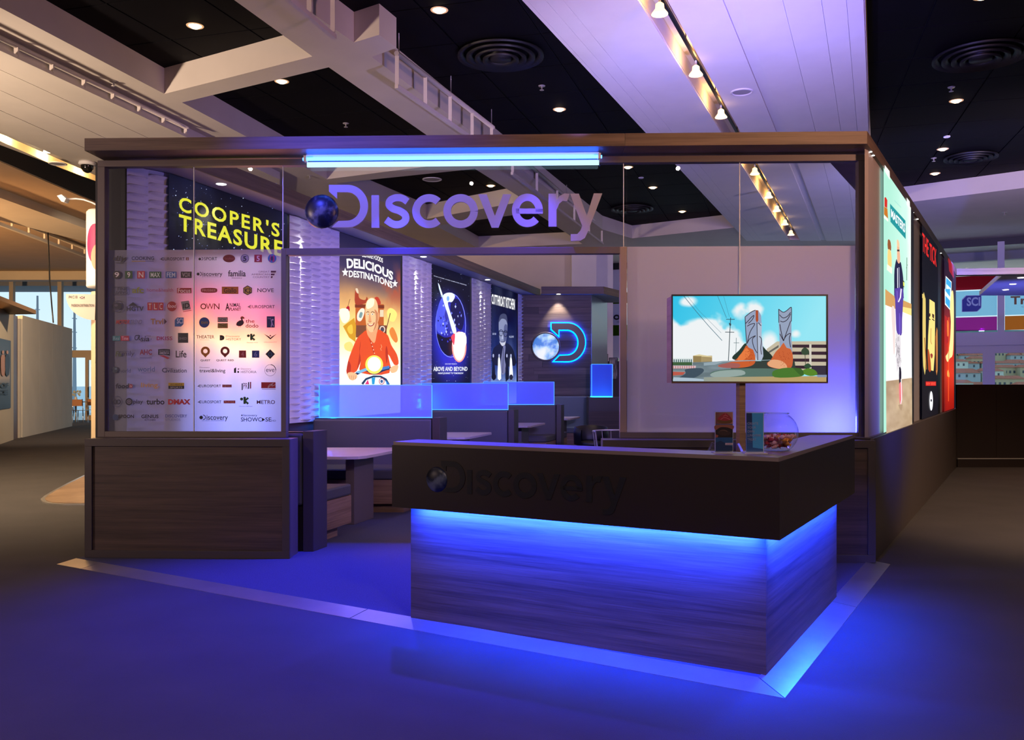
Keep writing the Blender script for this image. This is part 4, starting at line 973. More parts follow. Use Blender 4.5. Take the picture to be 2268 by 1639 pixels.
# plinth
pi_ = o
MB().prism(CF.rect(pi_, 2.30, -pi_ - 0.02, -pi_), ZP, zu + 0.1).build('plinth_panel', M_walnutx, rc)
MB().prism(CR.rect(pi_ + 0.021, 2.0, -pi_ - 0.02, -pi_), ZP, zu + 0.1).build('plinth_panel', M_walnutx, rc)
MB().prism([CF.xy(2.299, -pi_ - 0.021), (Cc[0] - CF.n[0] * (pi_ + .021) - CR.n[0] * (pi_ + .021), Cc[1] - CF.n[1] * (pi_ + .021) - CR.n[1] * (pi_ + .021)), CR.xy(1.99, -pi_ - 0.021), CR.xy(1.6, -0.75), (Cc[0] - CF.n[0] * 0.75 - CR.n[0] * 0.75, Cc[1] - CF.n[1] * 0.75 - CR.n[1] * 0.75), CF.xy(2.299, -0.6)], ZP, 0.93).build('desk_body', M_walnut, rc)
# LED strip in the overhang
slab_panel('led_strip', CF, pi_ - 0.04, 2.28, -pi_ + 0.012, -pi_ + 0.03, zu + 0.03, zu + 0.05, M_led)
slab_panel('led_strip', CR, pi_ - 0.02, 1.98, -pi_ + 0.012, -pi_ + 0.03, zu + 0.03, zu + 0.05, M_led)
# word and globe on the counter front
sA, sB_ = CF.s_(945), CF.s_(1388); kk = (sA - sB_) / 1965.0; gz = CF.sz(968, 1062)
def cm(x, y): return (sA - (x - 105) * kk, gz[1] - (y - 503) * kk)
M_ink = mat('gloss_black_letter', (0.006, 0.006, 0.008), 0.55)
for ch, polys in LET.items():
    m = MB()
    for p in polys: extr(m, CF, p, 0.0, 0.004, cm)
    m.build('letter', M_ink, rc)
m = MB(); c_ = cm(217, 503); dome(m, CF.w(c_[0], 0.0, c_[1]), CF.n, CF.e, 115 * kk, 0.02); m.build('globe', M_earth, rc)

# --- things on the counter
def stand(px0, px1, py0, py1, Yc, label, fn):
    x0 = (px0 - CX) / FPX * Yc; x1 = (px1 - CX) / FPX * Yc; z0 = zt; z1 = at(0, py0, Yc).z
    pl = PL((x0, Yc), (1.0, -0.06))
    r = empty('leaflet_holder', ((x0 + x1) / 2, Yc, zt), label, 'leaflet holder')
    w_ = x1 - x0
    MB().prism(pl.rect(0, w_, -0.012, -0.010), z0 + 0.004, z1).build('back_plate', M_glassbowl, r)
    MB().prism(pl.rect(0, w_, 0.004, 0.006), z0 + 0.004, z1 - 0.002).build('front_plate', M_glass, r)
    MB().prism(pl.rect(-0.012, w_ + 0.012, -0.045, 0.03), z0, z0 + 0.004).build('foot', mat('clear_acrylic', (0.55, 0.5, 0.6), 0.15), r)
    lf = MB().prism(pl.rect(0.002, w_ - 0.002, -0.009, -0.001), z0 + 0.005, z1 - 0.004).build('leaflet', mat('leaflet_paper', (0.7, 0.7, 0.7), 0.5), r)
    a = Art(pl, 0.0, 0.0004); a.view(1480, 860, 4.3125); fn(a); a.build('leaflet_print', M_artprint, lf)
def leaf1(a):
    a.grid([(452, 228), (616, 228), (616, 340), (452, 340)], 14, 12, lambda U, V: [120 + 60 * U, 70 + 50 * U - 10 * V, 65 + 40 * U])
    a.poly([(470, 300), (500, 262), (545, 238), (585, 262), (610, 300), (595, 328), (520, 332)], (160, 40, 58), 4)
    a.poly([(470, 300), (540, 312), (610, 302), (600, 330), (530, 338), (480, 325)], (110, 70, 25), 3)
    a.line([(500, 300), (530, 280), (560, 285), (590, 300)], 5, (215, 110, 125), 4); a.line([(525, 268), (548, 258), (570, 270)], 5, (215, 110, 125), 4); a.circ(546, 246, 5, 8, (200, 70, 80))
    a.rect(452, 340, 616, 352, (70, 80, 130)).rect(452, 352, 616, 470, (32, 14, 22))
    a.poly([(452, 400), (500, 372), (570, 375), (616, 392), (616, 352), (452, 352)], (150, 85, 70), 3)
    a.poly([(475, 420), (510, 395), (560, 400), (600, 430), (560, 452), (500, 448)], (60, 35, 35), 4).line([(495, 408), (530, 400), (565, 412)], 5, (130, 90, 70), 4).poly([(452, 440), (480, 450), (470, 470), (452, 470)], (150, 70, 55))
    a.rect(452, 470, 616, 600, (18, 70, 125)).poly([(452, 520), (500, 500), (560, 530), (616, 560), (616, 600), (452, 600)], (10, 40, 85))
    a.rect(545, 522, 616, 542, (190, 170, 190)); a.text('LEARN', 552, 526, 610, 538, (120, 60, 90))
def leaf2(a):
    a.rect(745, 236, 908, 606, (40, 85, 150)).poly([(800, 236), (908, 236), (908, 580), (808, 566)], (70, 160, 225)).rect(745, 236, 800, 330, (28, 50, 100))
    for i, t_ in enumerate(('CREATE', 'YOUR', 'OWN', 'LUNCHTIME', 'TREAT')):
        a.text(t_, 756, 325 + i * 38, 756 + (104, 82, 66, 130, 84)[i], 348 + i * 38, (170, 165, 200), bold=0.0)
    a.rect(756, 512, 800, 515, (120, 120, 170))
stand(1583, 1624, 911, 1003, 4.70, 'clear leaflet holder with a cupcake picture leaflet on the counter', leaf1)
stand(1652, 1692, 912, 1003, 4.68, 'clear leaflet holder with a blue leaflet beside the glass bowl', leaf2)
# fish bowl with wrapped sweets
bx_, by_, br = 1.432, 4.86, 0.116
M_bglass = glass_mat('fishbowl_glass', (0.93, 0.96, 0.97), 1.6)
prof = [(0.0, zt + 0.004), (0.062, zt + 0.002), (0.07, zt + 0.005)]
for i in range(17):
    a = -0.92 + i / 16 * (0.92 + 1.02); prof.append((br * math.cos(a), zt + 0.098 + br * math.sin(a)))
prof += [(prof[-1][0] + 0.006, prof[-1][1] + 0.006)]
bowl = empty('glass_bowl', (bx_, by_, zt), 'round clear fishbowl part filled with wrapped sweets on the counter', 'bowl')
MB().lathe(bx_, by_, prof, 48).build('bowl_body', M_bglass, bowl)
zr = prof[-1][1]; rr_ = prof[-1][0]
ring = [(bx_ + rr_ * math.cos(t_ / 40 * 2 * PI), by_ + rr_ * math.sin(t_ / 40 * 2 * PI), zr) for t_ in range(41)]
MB().tube(ring, 0.003, 8).build('rim', M_glassbowl, bowl)
ring = [(bx_ + 0.068 * math.cos(t_ / 40 * 2 * PI), by_ + 0.068 * math.sin(t_ / 40 * 2 * PI), zt + 0.005) for t_ in range(41)]
MB().tube(ring, 0.004, 8).build('foot_ring', M_glassbowl, bowl)
cand = []
for nm, c_ in (('red', (0.45, 0.02, 0.04)), ('pink', (0.75, 0.35, 0.45)), ('orange', (0.75, 0.25, 0.03))):
    m = MB(); n = 10
    P = [(-0.022, 0.011), (-0.014, 0.004), (-0.010, 0.009), (-0.004, 0.012), (0.004, 0.012), (0.010, 0.009), (0.014, 0.004), (0.022, 0.011)]
    vv = []; ff = []
    for x_, r_ in P:
        for j in range(n): a = 2 * PI * j / n; vv.append((x_, r_ * math.cos(a) * (1.0 if abs(x_) < .013 else 0.25), r_ * math.sin(a) * (1 if j % 2 else .8)))
    for k in range(len(P) - 1):
        for j in range(n): ff.append((k * n + j, k * n + (j + 1) % n, (k + 1) * n + (j + 1) % n, (k + 1) * n + j))
    m.add(vv, ff, 0, True); V_ = m
    ob = V_.build('wrapped_sweet', mat('wrapper_' + nm, c_, 0.25, coat=0.6), label='twist-wrapped %s sweet in the fishbowl' % nm, cat='sweet', group='%s sweets in the fishbowl' % nm)
    cand.append(ob)
rnd = random.Random(5); first = {0: True, 1: True, 2: True}
layers = [(0.016, 0.055, 9), (0.034, 0.075, 14), (0.052, 0.088, 18), (0.066, 0.092, 16)]
for dz, rad, num in layers:
    for i in range(num):
        k = rnd.choice((0, 0, 0, 1, 1, 2)); src = cand[k]
        if first[k]: ob = src; first[k] = False
        else: ob = src.copy(); col.objects.link(ob)
        a = 2.4 * i + rnd.random() * .5; q = rad * math.sqrt((i + 0.5) / num)
        ob.location = (bx_ + q * math.cos(a), by_ + q * math.sin(a), zt + dz + rnd.uniform(-.003, .003)); ob.rotation_euler = (rnd.uniform(-.3, .3), rnd.uniform(-.4, .4), rnd.uniform(0, 6))
# faceted glass dish on the inner desk
dx, dy, dr = (1606 - CX) / FPX * 5.02, 5.02, 0.105
z0 = 0.931; zt2 = at(0, 981, 5.02).z
MB().lathe(dx, dy, [(0.0, z0 + 0.004), (0.06, z0), (dr, z0 + 0.06), (dr, zt2 - 0.05), (dr * 0.75, zt2), (dr * 0.72, zt2), (dr * .97, zt2 - .05), (dr * .97, z0 + .06), (0.055, z0 + 0.01), (0, z0 + .012)], 8, smooth=False).build('glass_jar', M_glassbowl, label='faceted clear glass jar on the inner desk behind the cupcake leaflet', cat='jar')

# --- television on its post
Yt = 6.9; tp = PL((0, Yt), (1, 0))
s0, s1 = tp.s_(1488), tp.s_(1834); z1 = tp.sz(1500, 652)[1]; z0 = tp.sz(1500, 849)[1]
tv = empty('television', ((s0 + s1) / 2, Yt + .1, z0), 'wide flat television showing giant cowboy boots in front of the white screen', 'television')
bz = 0.012
MB().prism(tp.rect(s0, s1, -0.03, 0.0), z1 - bz, z1).build('bezel', M_black2, tv); MB().prism(tp.rect(s0, s1, -0.03, 0), z0, z0 + bz).build('bezel', mat('brown_bezel', (0.12, 0.06, 0.03), 0.4), tv)
MB().prism(tp.rect(s0, s0 + bz * .7, -0.03, 0), z0 + bz, z1 - bz).build('bezel', M_black2, tv); MB().prism(tp.rect(s1 - bz, s1, -0.03, 0), z0 + bz, z1 - bz).build('bezel', M_black2, tv)
M_tvback = wood('tv_casing_wood', (0.22, 0.12, 0.06), (0.34, 0.2, 0.1))
MB().prism(tp.rect(s0 + 0.002, s1 - 0.002, -0.235, -0.031), z0 + 0.003, z1 - 0.01).build('casing', M_tvback, tv)
scr = MB().prism(tp.rect(s0 + bz * .7, s1 - bz, -0.03, -0.012), z0 + bz, z1 - bz).build('screen', M_black2, tv)
a = Art(tp, -0.0115, 0.00015); a.view(1460, 630, 5.67)
def skyf(U, V):
    n = fbm(U, V * .6, 5, 5, 4); n2 = fbm(U, V * .6, 9, 4, 9)
    base = mixc([40, 195, 235], [150, 235, 250], np.clip(U * 1.0 + V * .3, 0, 1))
    m1 = np.clip((V - (0.28 + 0.55 * np.clip(U - .18, 0, 1) + .10 * np.sin(U * 14)) + (n2 - .5) * .28) * 14, 0, 1) * np.clip((.62 - U) * 8, 0, 1)
    m2 = np.clip(1 - (((U - .22) / .17) ** 2 + ((V - .37) / .12) ** 2) + (n2 - .5) * .9, 0, 1)
    m3 = np.clip(1.1 - (((U - .44) / .055) ** 2 + ((V - .17) / .12) ** 2) + (n2 - .5) * 1.6, 0, 1) + np.clip(1 - (((U - .53) / .07) ** 2 + ((V - .14) / .12) ** 2) + (n2 - .5) * 1.7, 0, 1)
    m4 = np.clip(1.0 - (((U - .1) / .07) ** 2 + ((V - .06) / .07) ** 2) + (n2 - .5), 0, 1) + np.clip(1.0 - (((U - .8) / .04) ** 2 + ((V - .44) / .06) ** 2) + (n2 - .5), 0, 1) + np.clip(1 - (((U - .62) / .07) ** 2 + ((V - .55) / .16) ** 2) + (n2 - .5) * .8, 0, 1)
    m = np.clip(m1 + 1.6 * m2 + 1.4 * m3 + 1.2 * m4, 0, 1)
    return mixc(base, [243, 248, 250], m)
a.grid([(168, 148), (2104, 140), (2104, 1222), (168, 1216)], 170, 96, skyf)
for q, w_ in (([(310, 148), (470, 345), (620, 520), (790, 705)], 7), ([(355, 148), (500, 330), (780, 610)], 3), ([(735, 148), (845, 420)], 5), ([(810, 148), (882, 410)], 3)): a.line(q, w_, (60, 110, 130))
a.line([(897, 415), (868, 980)], 9, (45, 70, 80)).line([(840, 438), (948, 438)], 8, (45, 70, 80)).line([(828, 598), (942, 600)], 8, (45, 70, 80)).line([(968, 670), (963, 870)], 6, (90, 120, 125)).line([(935, 733), (1005, 733)], 6, (90, 120, 125)).poly([(875, 480), (905, 495), (900, 520), (882, 515)], (45, 70, 80))
# garage
a.poly([(1350, 810), (1480, 715), (2104, 712), (2104, 1130), (1350, 1000)], (200, 190, 165))
for k in range(4):
    y_ = 755 + k * 88; a.poly([(1672, y_), (2104, y_), (2104, y_ + 42), (1672, y_ + 38)], (52, 34, 48))
a.poly([(1370, 845), (1500, 760), (1500, 790), (1370, 870)], (100, 100, 95)).rect(1885, 750, 1912, 1060, (215, 210, 195)).rect(1920, 1020, 2104, 1140, (50, 45, 62))
a.poly([(930, 940), (925, 900), (1000, 830), (1070, 745), (1100, 760), (1130, 900), (1050, 960)], (28, 55, 48), 3).poly([(1290, 780), (1340, 820), (1420, 900), (1420, 960), (1280, 960)], (25, 48, 42), 3)
a.rect(425, 895, 665, 980, (185, 165, 115)).poly([(425, 895), (500, 878), (665, 905), (665, 915)], (225, 210, 160)).rect(425, 900, 530, 978, (150, 130, 85))
for k in range(4): a.line([(535, 918 + k * 16), (660, 922 + k * 15)], 6, (140, 120, 85))
a.grid([(168, 985), (1000, 960), (1000, 1218), (168, 1216)], 60, 24, lambda U, V: mixc([150, 170, 180], [95, 112, 118], np.clip(fbm(U, V * 2, 3, 4, 5) * 1.3, 0, 1)))
a.rect(168, 925, 420, 1015, (225, 235, 235)).rect(168, 975, 415, 1015, (60, 95, 60))
for k in range(9): a.rect(180 + k * 27, 940, 196 + k * 27, 978, (90, 120, 120))
a.rect(168, 1020, 460, 1055, (215, 190, 195)).poly([(168, 1095), (330, 1100), (300, 1135), (168, 1145)], (190, 90, 75))
for k in range(10): a.rect(175 + k * 28, 1022, 184 + k * 28, 1060, (190, 110, 110))
a.poly([(330, 1065), (520, 1050), (560, 1090), (470, 1160), (350, 1190), (240, 1180), (330, 1120)], (60, 80, 95), 3).poly([(180, 1165), (420, 1175), (640, 1200), (640, 1216), (168, 1214)], (175, 195, 210))
# planting bed, boots
a.poly([(900, 965), (1700, 960), (1720, 1090), (900, 1090)], (48, 62, 58))
a.poly([(640, 1110), (900, 1060), (1500, 1060), (1700, 1120), (1700, 1165), (1300, 1180), (800, 1160)], (85, 115, 105), 3).poly([(640, 1130), (760, 1085), (1030, 1075), (1075, 1130), (900, 1160), (700, 1165)], (150, 170, 165), 3)
a.grid([(560, 1165), (2104, 1150), (2104, 1222), (560, 1218)], 40, 6, lambda U, V: mixc([150, 160, 150], [190, 160, 105], np.clip(U * 1.6, 0, 1)))
a.poly([(750, 1010), (900, 975), (985, 925), (1055, 830), (1100, 765), (1180, 820), (1210, 935), (1190, 1000), (1110, 1035), (950, 1050), (770, 1040)], (205, 95, 45), 3)
a.poly([(985, 925), (1055, 840), (1100, 800), (1140, 870), (1080, 940), (1000, 960)], (235, 125, 65), 3).poly([(750, 1010), (900, 985), (1010, 1000), (990, 1045), (800, 1045)], (165, 95, 90), 3)
a.poly([(1078, 408), (1150, 350), (1208, 322), (1245, 325), (1280, 390), (1285, 480), (1283, 640), (1300, 760), (1308, 900), (1290, 945), (1225, 950), (1200, 880), (1180, 820), (1120, 790), (1098, 750), (1088, 560)], (150, 165, 195))
a.poly([(1212, 322), (1242, 326), (1245, 450), (1228, 482), (1212, 450)], (175, 75, 40)); a.poly([(1225, 950), (1225, 500), (1290, 480), (1285, 640), (1308, 900), (1290, 945)], (178, 190, 212))
for q in ([(1228, 482), (1238, 950)], [(1085, 490), (1120, 455), (1160, 410), (1190, 390), (1170, 440), (1120, 490)], [(1105, 525), (1150, 500), (1200, 495), (1150, 580), (1125, 650), (1105, 740)], [(1105, 740), (1140, 680), (1210, 645), (1170, 690), (1190, 790), (1230, 860)], [(1078, 408), (1150, 350), (1208, 322)], [(1255, 650), (1285, 690), (1275, 800), (1285, 880)], [(1078, 408), (1088, 600), (1098, 750)], [(1245, 480), (1280, 520)]): a.line(q, 9, (40, 35, 50), 5)
a.poly([(1355, 985), (1400, 950), (1460, 850), (1520, 790), (1562, 730), (1600, 795), (1650, 810), (1680, 920), (1650, 1055), (1500, 1060), (1380, 1030)], (205, 100, 55), 3)
a.poly([(1365, 985), (1420, 945), (1520, 955), (1590, 1000), (1600, 1055), (1480, 1055), (1380, 1025)], (235, 170, 125), 3)
a.poly([(1500, 310), (1555, 348), (1600, 330), (1650, 288), (1662, 300), (1660, 460), (1662, 700), (1672, 860), (1650, 810), (1600, 795), (1562, 730), (1515, 790), (1508, 640), (1500, 470)], (150, 165, 192))
for q in ([(1500, 310), (1555, 348), (1600, 330), (1650, 288), (1662, 310), (1660, 465)], [(1500, 310), (1502, 480)], [(1510, 380), (1555, 420), (1610, 400), (1650, 350)], [(1520, 460), (1560, 470), (1610, 440), (1650, 370)], [(1650, 460), (1600, 600), (1562, 710)], [(1515, 500), (1535, 610), (1562, 710)], [(1562, 700), (1600, 640), (1650, 615), (1635, 680), (1650, 790)], [(1515, 620), (1562, 710)]): a.line(q, 9, (38, 32, 48), 5)
rn = np.random.RandomState(2)
for i in range(60):
    x_, y_ = rn.uniform(1080, 1180), rn.uniform(840, 990)
    if i % 2: x_, y_ = rn.uniform(1500, 1640), rn.uniform(840, 1030)
    a.circ(x_, y_, 5, 4, (165, 62, 28), 6)
a.poly([(1430, 1090), (1560, 1050), (1700, 1050), (1800, 1090), (1815, 1140), (1700, 1165), (1450, 1165)], (70, 120, 45), 3).poly([(1800, 1080), (1880, 1052), (1960, 1080), (1985, 1130), (1900, 1150), (1810, 1120)], (85, 135, 40), 3).poly([(1690, 1050), (1780, 1058), (1815, 1110), (1780, 1145), (1700, 1070)], (55, 100, 40), 3)
a.line([(1830, 860), (1838, 1010)], 8, (70, 70, 60)).poly([(1785, 830), (1830, 790), (1880, 830), (1870, 880), (1800, 880)], (50, 75, 55), 3).poly([(1820, 1020), (1870, 990), (1915, 1030), (1880, 1050), (1830, 1045)], (45, 80, 55), 3).rect(1985, 1135, 2104, 1165, (130, 145, 175))
a.poly([(560, 985), (800, 960), (1400, 945), (1400, 952), (800, 975), (700, 1010), (560, 1020)], (150, 170, 180))
a.build('picture', M_artscreen, scr)
ps = (tp.s_(1641), tp.s_(1654))
post = MB().prism(tp.rect(ps[0], ps[1], -0.15, -0.04), ZP, z0).build('post', M_oak, tv)
# ============================================================ THE STAND: poster wall and seating booths
ZT = 3.44
def pyz(pl, px, z, d=0.0): return CY - (z - HC) * FPX / pl.Y(px, d)
def vquad(a, pl, p0, p1, z0, z1):
    f = lambda px, z: ((px - a.vx) * a.vk, (pyz(pl, px, z, a.d) - a.vy) * a.vk)
    return [f(p0, z1), f(p1, z1), f(p1, z0), f(p0, z0)]
dw = empty('display_wall', (*PW.xy(5, -0.2), ZP), 'long left-hand wall with white scalloped relief panels between backlit posters', 'wall')
sW0, sW1 = PW.s_(374), PW.s_(1163)
MB().prism(PW.rect(sW0 - 0.0, sW1 + 0.3, -0.3, -0.004), ZP, ZT).build('wall_body', M_walnut, dw)
def relief(pl, s0, s1, z0, z1, d, par=0):
    cw_, ch = 0.25, 0.078; n = max(1, round((s1 - s0) / cw_)); cw_ = (s1 - s0) / n
    NU, NV = 8, 7; xs = np.linspace(s0, s1, n * NU + 1); nz = int((z1 - z0) / ch * NV); zs = np.linspace(z0, z1, nz + 1)
    S, Z = np.meshgrid(xs, zs); ci = np.minimum(((S - s0) / cw_).astype(int), n - 1); xl = ((S - s0) / cw_ - ci) * 2 - 1
    ph = (Z - z0) / ch + 0.5 * ((ci + par) % 2) ; y = ph - np.floor(ph)
    lip = 0.95 - 0.42 * (1 - xl ** 2)
    g = np.where(y < lip, 0.18 * y / lip, np.where(y < 0.95, 0.18 + 0.82 * (y - lip) / (0.9501 - lip), 1 - (y - 0.95) / 0.05))
    h = 0.046 * (1 - xl ** 4) * g
    m = MB(); W_ = len(xs)
    m.v = [pl.w(a, d + b_, z) for a, b_, z in zip(S.ravel(), h.ravel(), Z.ravel())]
    m.f = [(j * W_ + i, j * W_ + i + 1, (j + 1) * W_ + i + 1, (j + 1) * W_ + i) for j in range(nz) for i in range(W_ - 1)]
    m.m = [0] * len(m.f); m.sm = [False] * len(m.f)
    return m
for p0, p1 in ((636, 747), (888, 952), (1042, 1084), (1145, 1163)):
    a_, c_ = PW.s_(p0), PW.s_(p1)
    MB().prism(PW.rect(a_, c_, -0.004, 0.03), 1.02, ZT).build('relief_backing', M_tile3d, dw)
    relief(PW, a_, c_, 1.02, ZT, 0.031).build('relief_panel', M_tile3d, dw)
# angled first panel
d36 = (math.sin(math.radians(36)), math.cos(math.radians(36)))
p0_ = (-3.199 - d36[0] * 0.42, 8.36 - d36[1] * 0.42)
PX = PL(p0_, d36)
MB().prism(PX.rect(0, 0.42, -0.08, 0.0), 1.02, ZT).build('relief_backing', M_tile3d, dw)
relief(PX, 0.0, 0.42, 1.02, ZT, 0.001).build('relief_panel', M_tile3d, dw)
MB().prism([(p0_[0] - 0.28, p0_[1]), p0_, (p0_[0] + 0.01, p0_[1] + 0.05), (p0_[0] - 0.28, p0_[1] + 0.3)], ZP, ZT).build('corner_post', M_black2, dw)
# canopy over the wall
cn = empty('wall_canopy', (*PW.xy(5, 0.2), 3.44), 'brown canopy with small spotlights running above the poster wall', 'canopy')
d_o = 0.36
e1 = PW.xy(PW.s_(1168, 0), d_o)
zf0, zf1 = 3.445, 3.60
M_soff = mat('canopy_soffit', (0.34, 0.32, 0.36), 0.5)
MB().prism([PW.xy(sW0 - 0.3, -0.3), PW.xy(sW0 - 0.3, d_o - 0.02), PW.xy(sW1 + 0.1, d_o - 0.02), PW.xy(sW1 + 0.3, -0.3)], zf0, zf0 + 0.02).build('soffit', M_soff, cn)
MB().prism(PW.rect(sW0 - 0.3, sW1 + 0.0, d_o - 0.02, d_o), zf0 - 0.005, zf1).build('fascia_board', M_walnutx, cn)
MB().prism(PW.rect(sW0 - 0.3, sW1, -0.3, -0.28), zf0, zf1).build('fascia_board', M_walnutx, cn)
Ye = PW.xy(sW1, d_o)[1]; Xe = PW.xy(sW1, d_o)[0]
x1_ = (1335 - CX) / FPX * 19.75
MB().box(Xe, x1_, 19.72, 19.74, zf0 - 0.005, zf1).build('fascia_board', M_walnutx, cn)
MB().prism([(Xe, 19.74), (x1_, 19.74), (x1_ + 1.2, 22.0), (Xe, 22.0)], zf0, zf0 + 0.02).build('soffit', M_soff, cn)
MB().prism([(x1_, 19.72), (x1_ + 0.02, 19.72), (x1_ + 1.22, 22.0), (x1_ + 1.2, 22.0)], zf0 - 0.005, zf1).build('fascia_board', M_walnutx, cn)
def downl(x, y, z, parent, r_=0.05):
    MB().lathe(x, y, [(0.0, z - 0.004), (r_ * .8, z - 0.004), (r_, z)], 16).build('spot_lamp', M_lampw, parent)
for px, d_ in ((490, .2), (690, .2), (943, .2), (1080, .2)):
    s_ = PW.s_(px, d_) if px != 943 else PW.s_(938, d_)
    x_, y_, _ = PW.w(s_, d_, 0); downl(x_, y_, zf0 - 0.001, cn)
    light('SPOT', 'canopy_spot', (x_, y_, zf0 - 0.03), SPOTW, (1, 0.93, 0.82), PW.w(s_ + (0.25 if px > 700 else -0.05), 0.02, 2.4), 0.03, angle=62)
downl(1.03, 19.85, zf0 - 0.001, cn)
light('SPOT', 'emblem_spot', (1.03, 19.84, zf0 - 0.03), SPOTW * 1.2, (1, 0.93, 0.82), (1.03, 20.05, 2.0), 0.03, angle=75)

# backlit posters
def poster(p0, p1, z0, z1, view, fn, label, name='backlit_poster', pl=PW, d=0.0):
    r = empty(name, (*pl.xy((pl.s_(p0, d) + pl.s_(p1, d)) / 2, d), z0), label, 'poster')
    MB().prism(pl.rect(pl.s_(p0, d), pl.s_(p1, d), d - 0.003 if pl is not PW else d + 0.0, d + 0.03), z0, z1).build('light_box', M_black2, r)
    a = Art(pl, d + 0.031, 0.0005); a.view(*view); fn(a); a.build('poster_print', M_artlit, r)
    return r
def stars(a, x0, y0, x1, y1, n, seed, cols=((200, 210, 240), (90, 100, 160), (140, 150, 200)), r_=2.2):
    rn = np.random.RandomState(seed)
    for i in range(n):
        x, y = rn.uniform(x0, x1), rn.uniform(y0, y1); q = r_ * rn.uniform(.4, 1.3); a.circ(x, y, q, q, cols[i % len(cols)], 6)
V6 = (740, 540, 4.8205)
def ramp(V, stops):
    out = []
    for c in range(3): out.append(np.interp(V, [s[0] for s in stops], [s[1][c] for s in stops]))
    return out
# poster 0: yellow title on a starry night, lower part a painted glow for the film in front
def p0f(a):
    def f(U, V):
        n = fbm(U, V, 4, 5, 3)
        top = mixc([8, 9, 22], [24, 26, 56], np.clip((n - .4) * 2.5, 0, 1))
        film_glow = ramp(np.clip(V + (n - .5) * .12, 0, 1), [(0, (10, 10, 24)), (.2, (235, 215, 215)), (.34, (285, 205, 225)), (.42, (430, 200, 220)), (.48, (560, 230, 215)), (.54, (640, 360, 220)), (.60, (620, 440, 290)), (.68, (430, 330, 320)), (.80, (280, 280, 370)), (1, (230, 250, 390))])
        g = np.clip(1.15 - abs(U - .56) * 1.15, .3, 1) * np.clip(.35 + U * 6, 0, 1)
        k = np.clip((V - .285 + .115 * U) * 40, 0, 1)
        return [top[i] * (1 - k) + (film_glow[i] * g) * k for i in range(3)]
    a.grid(vquad(a, PW, 374, 636, 0.86, ZT - .005), 60, 90, f)
    stars(a, 1110, 1190, 1850, 1640, 90, 1, r_=3); stars(a, 1150, 1180, 1500, 1640, 60, 8, r_=2)
    Y_ = (222, 218, 52)
    a.text("COOPER'S", 1160, (1268, 1448), 1812, (1368, 1540), Y_, bold=0.022, sp=1.22)
    a.text('TREASURE', 1160, (1385, 1565), 1835, (1492, 1668), Y_, bold=0.026, sp=1.16)
poster(374, 636, 0.84, ZT, (0, 0, 2.926), p0f, 'dark starry backlit poster with a big yellow two-line title')
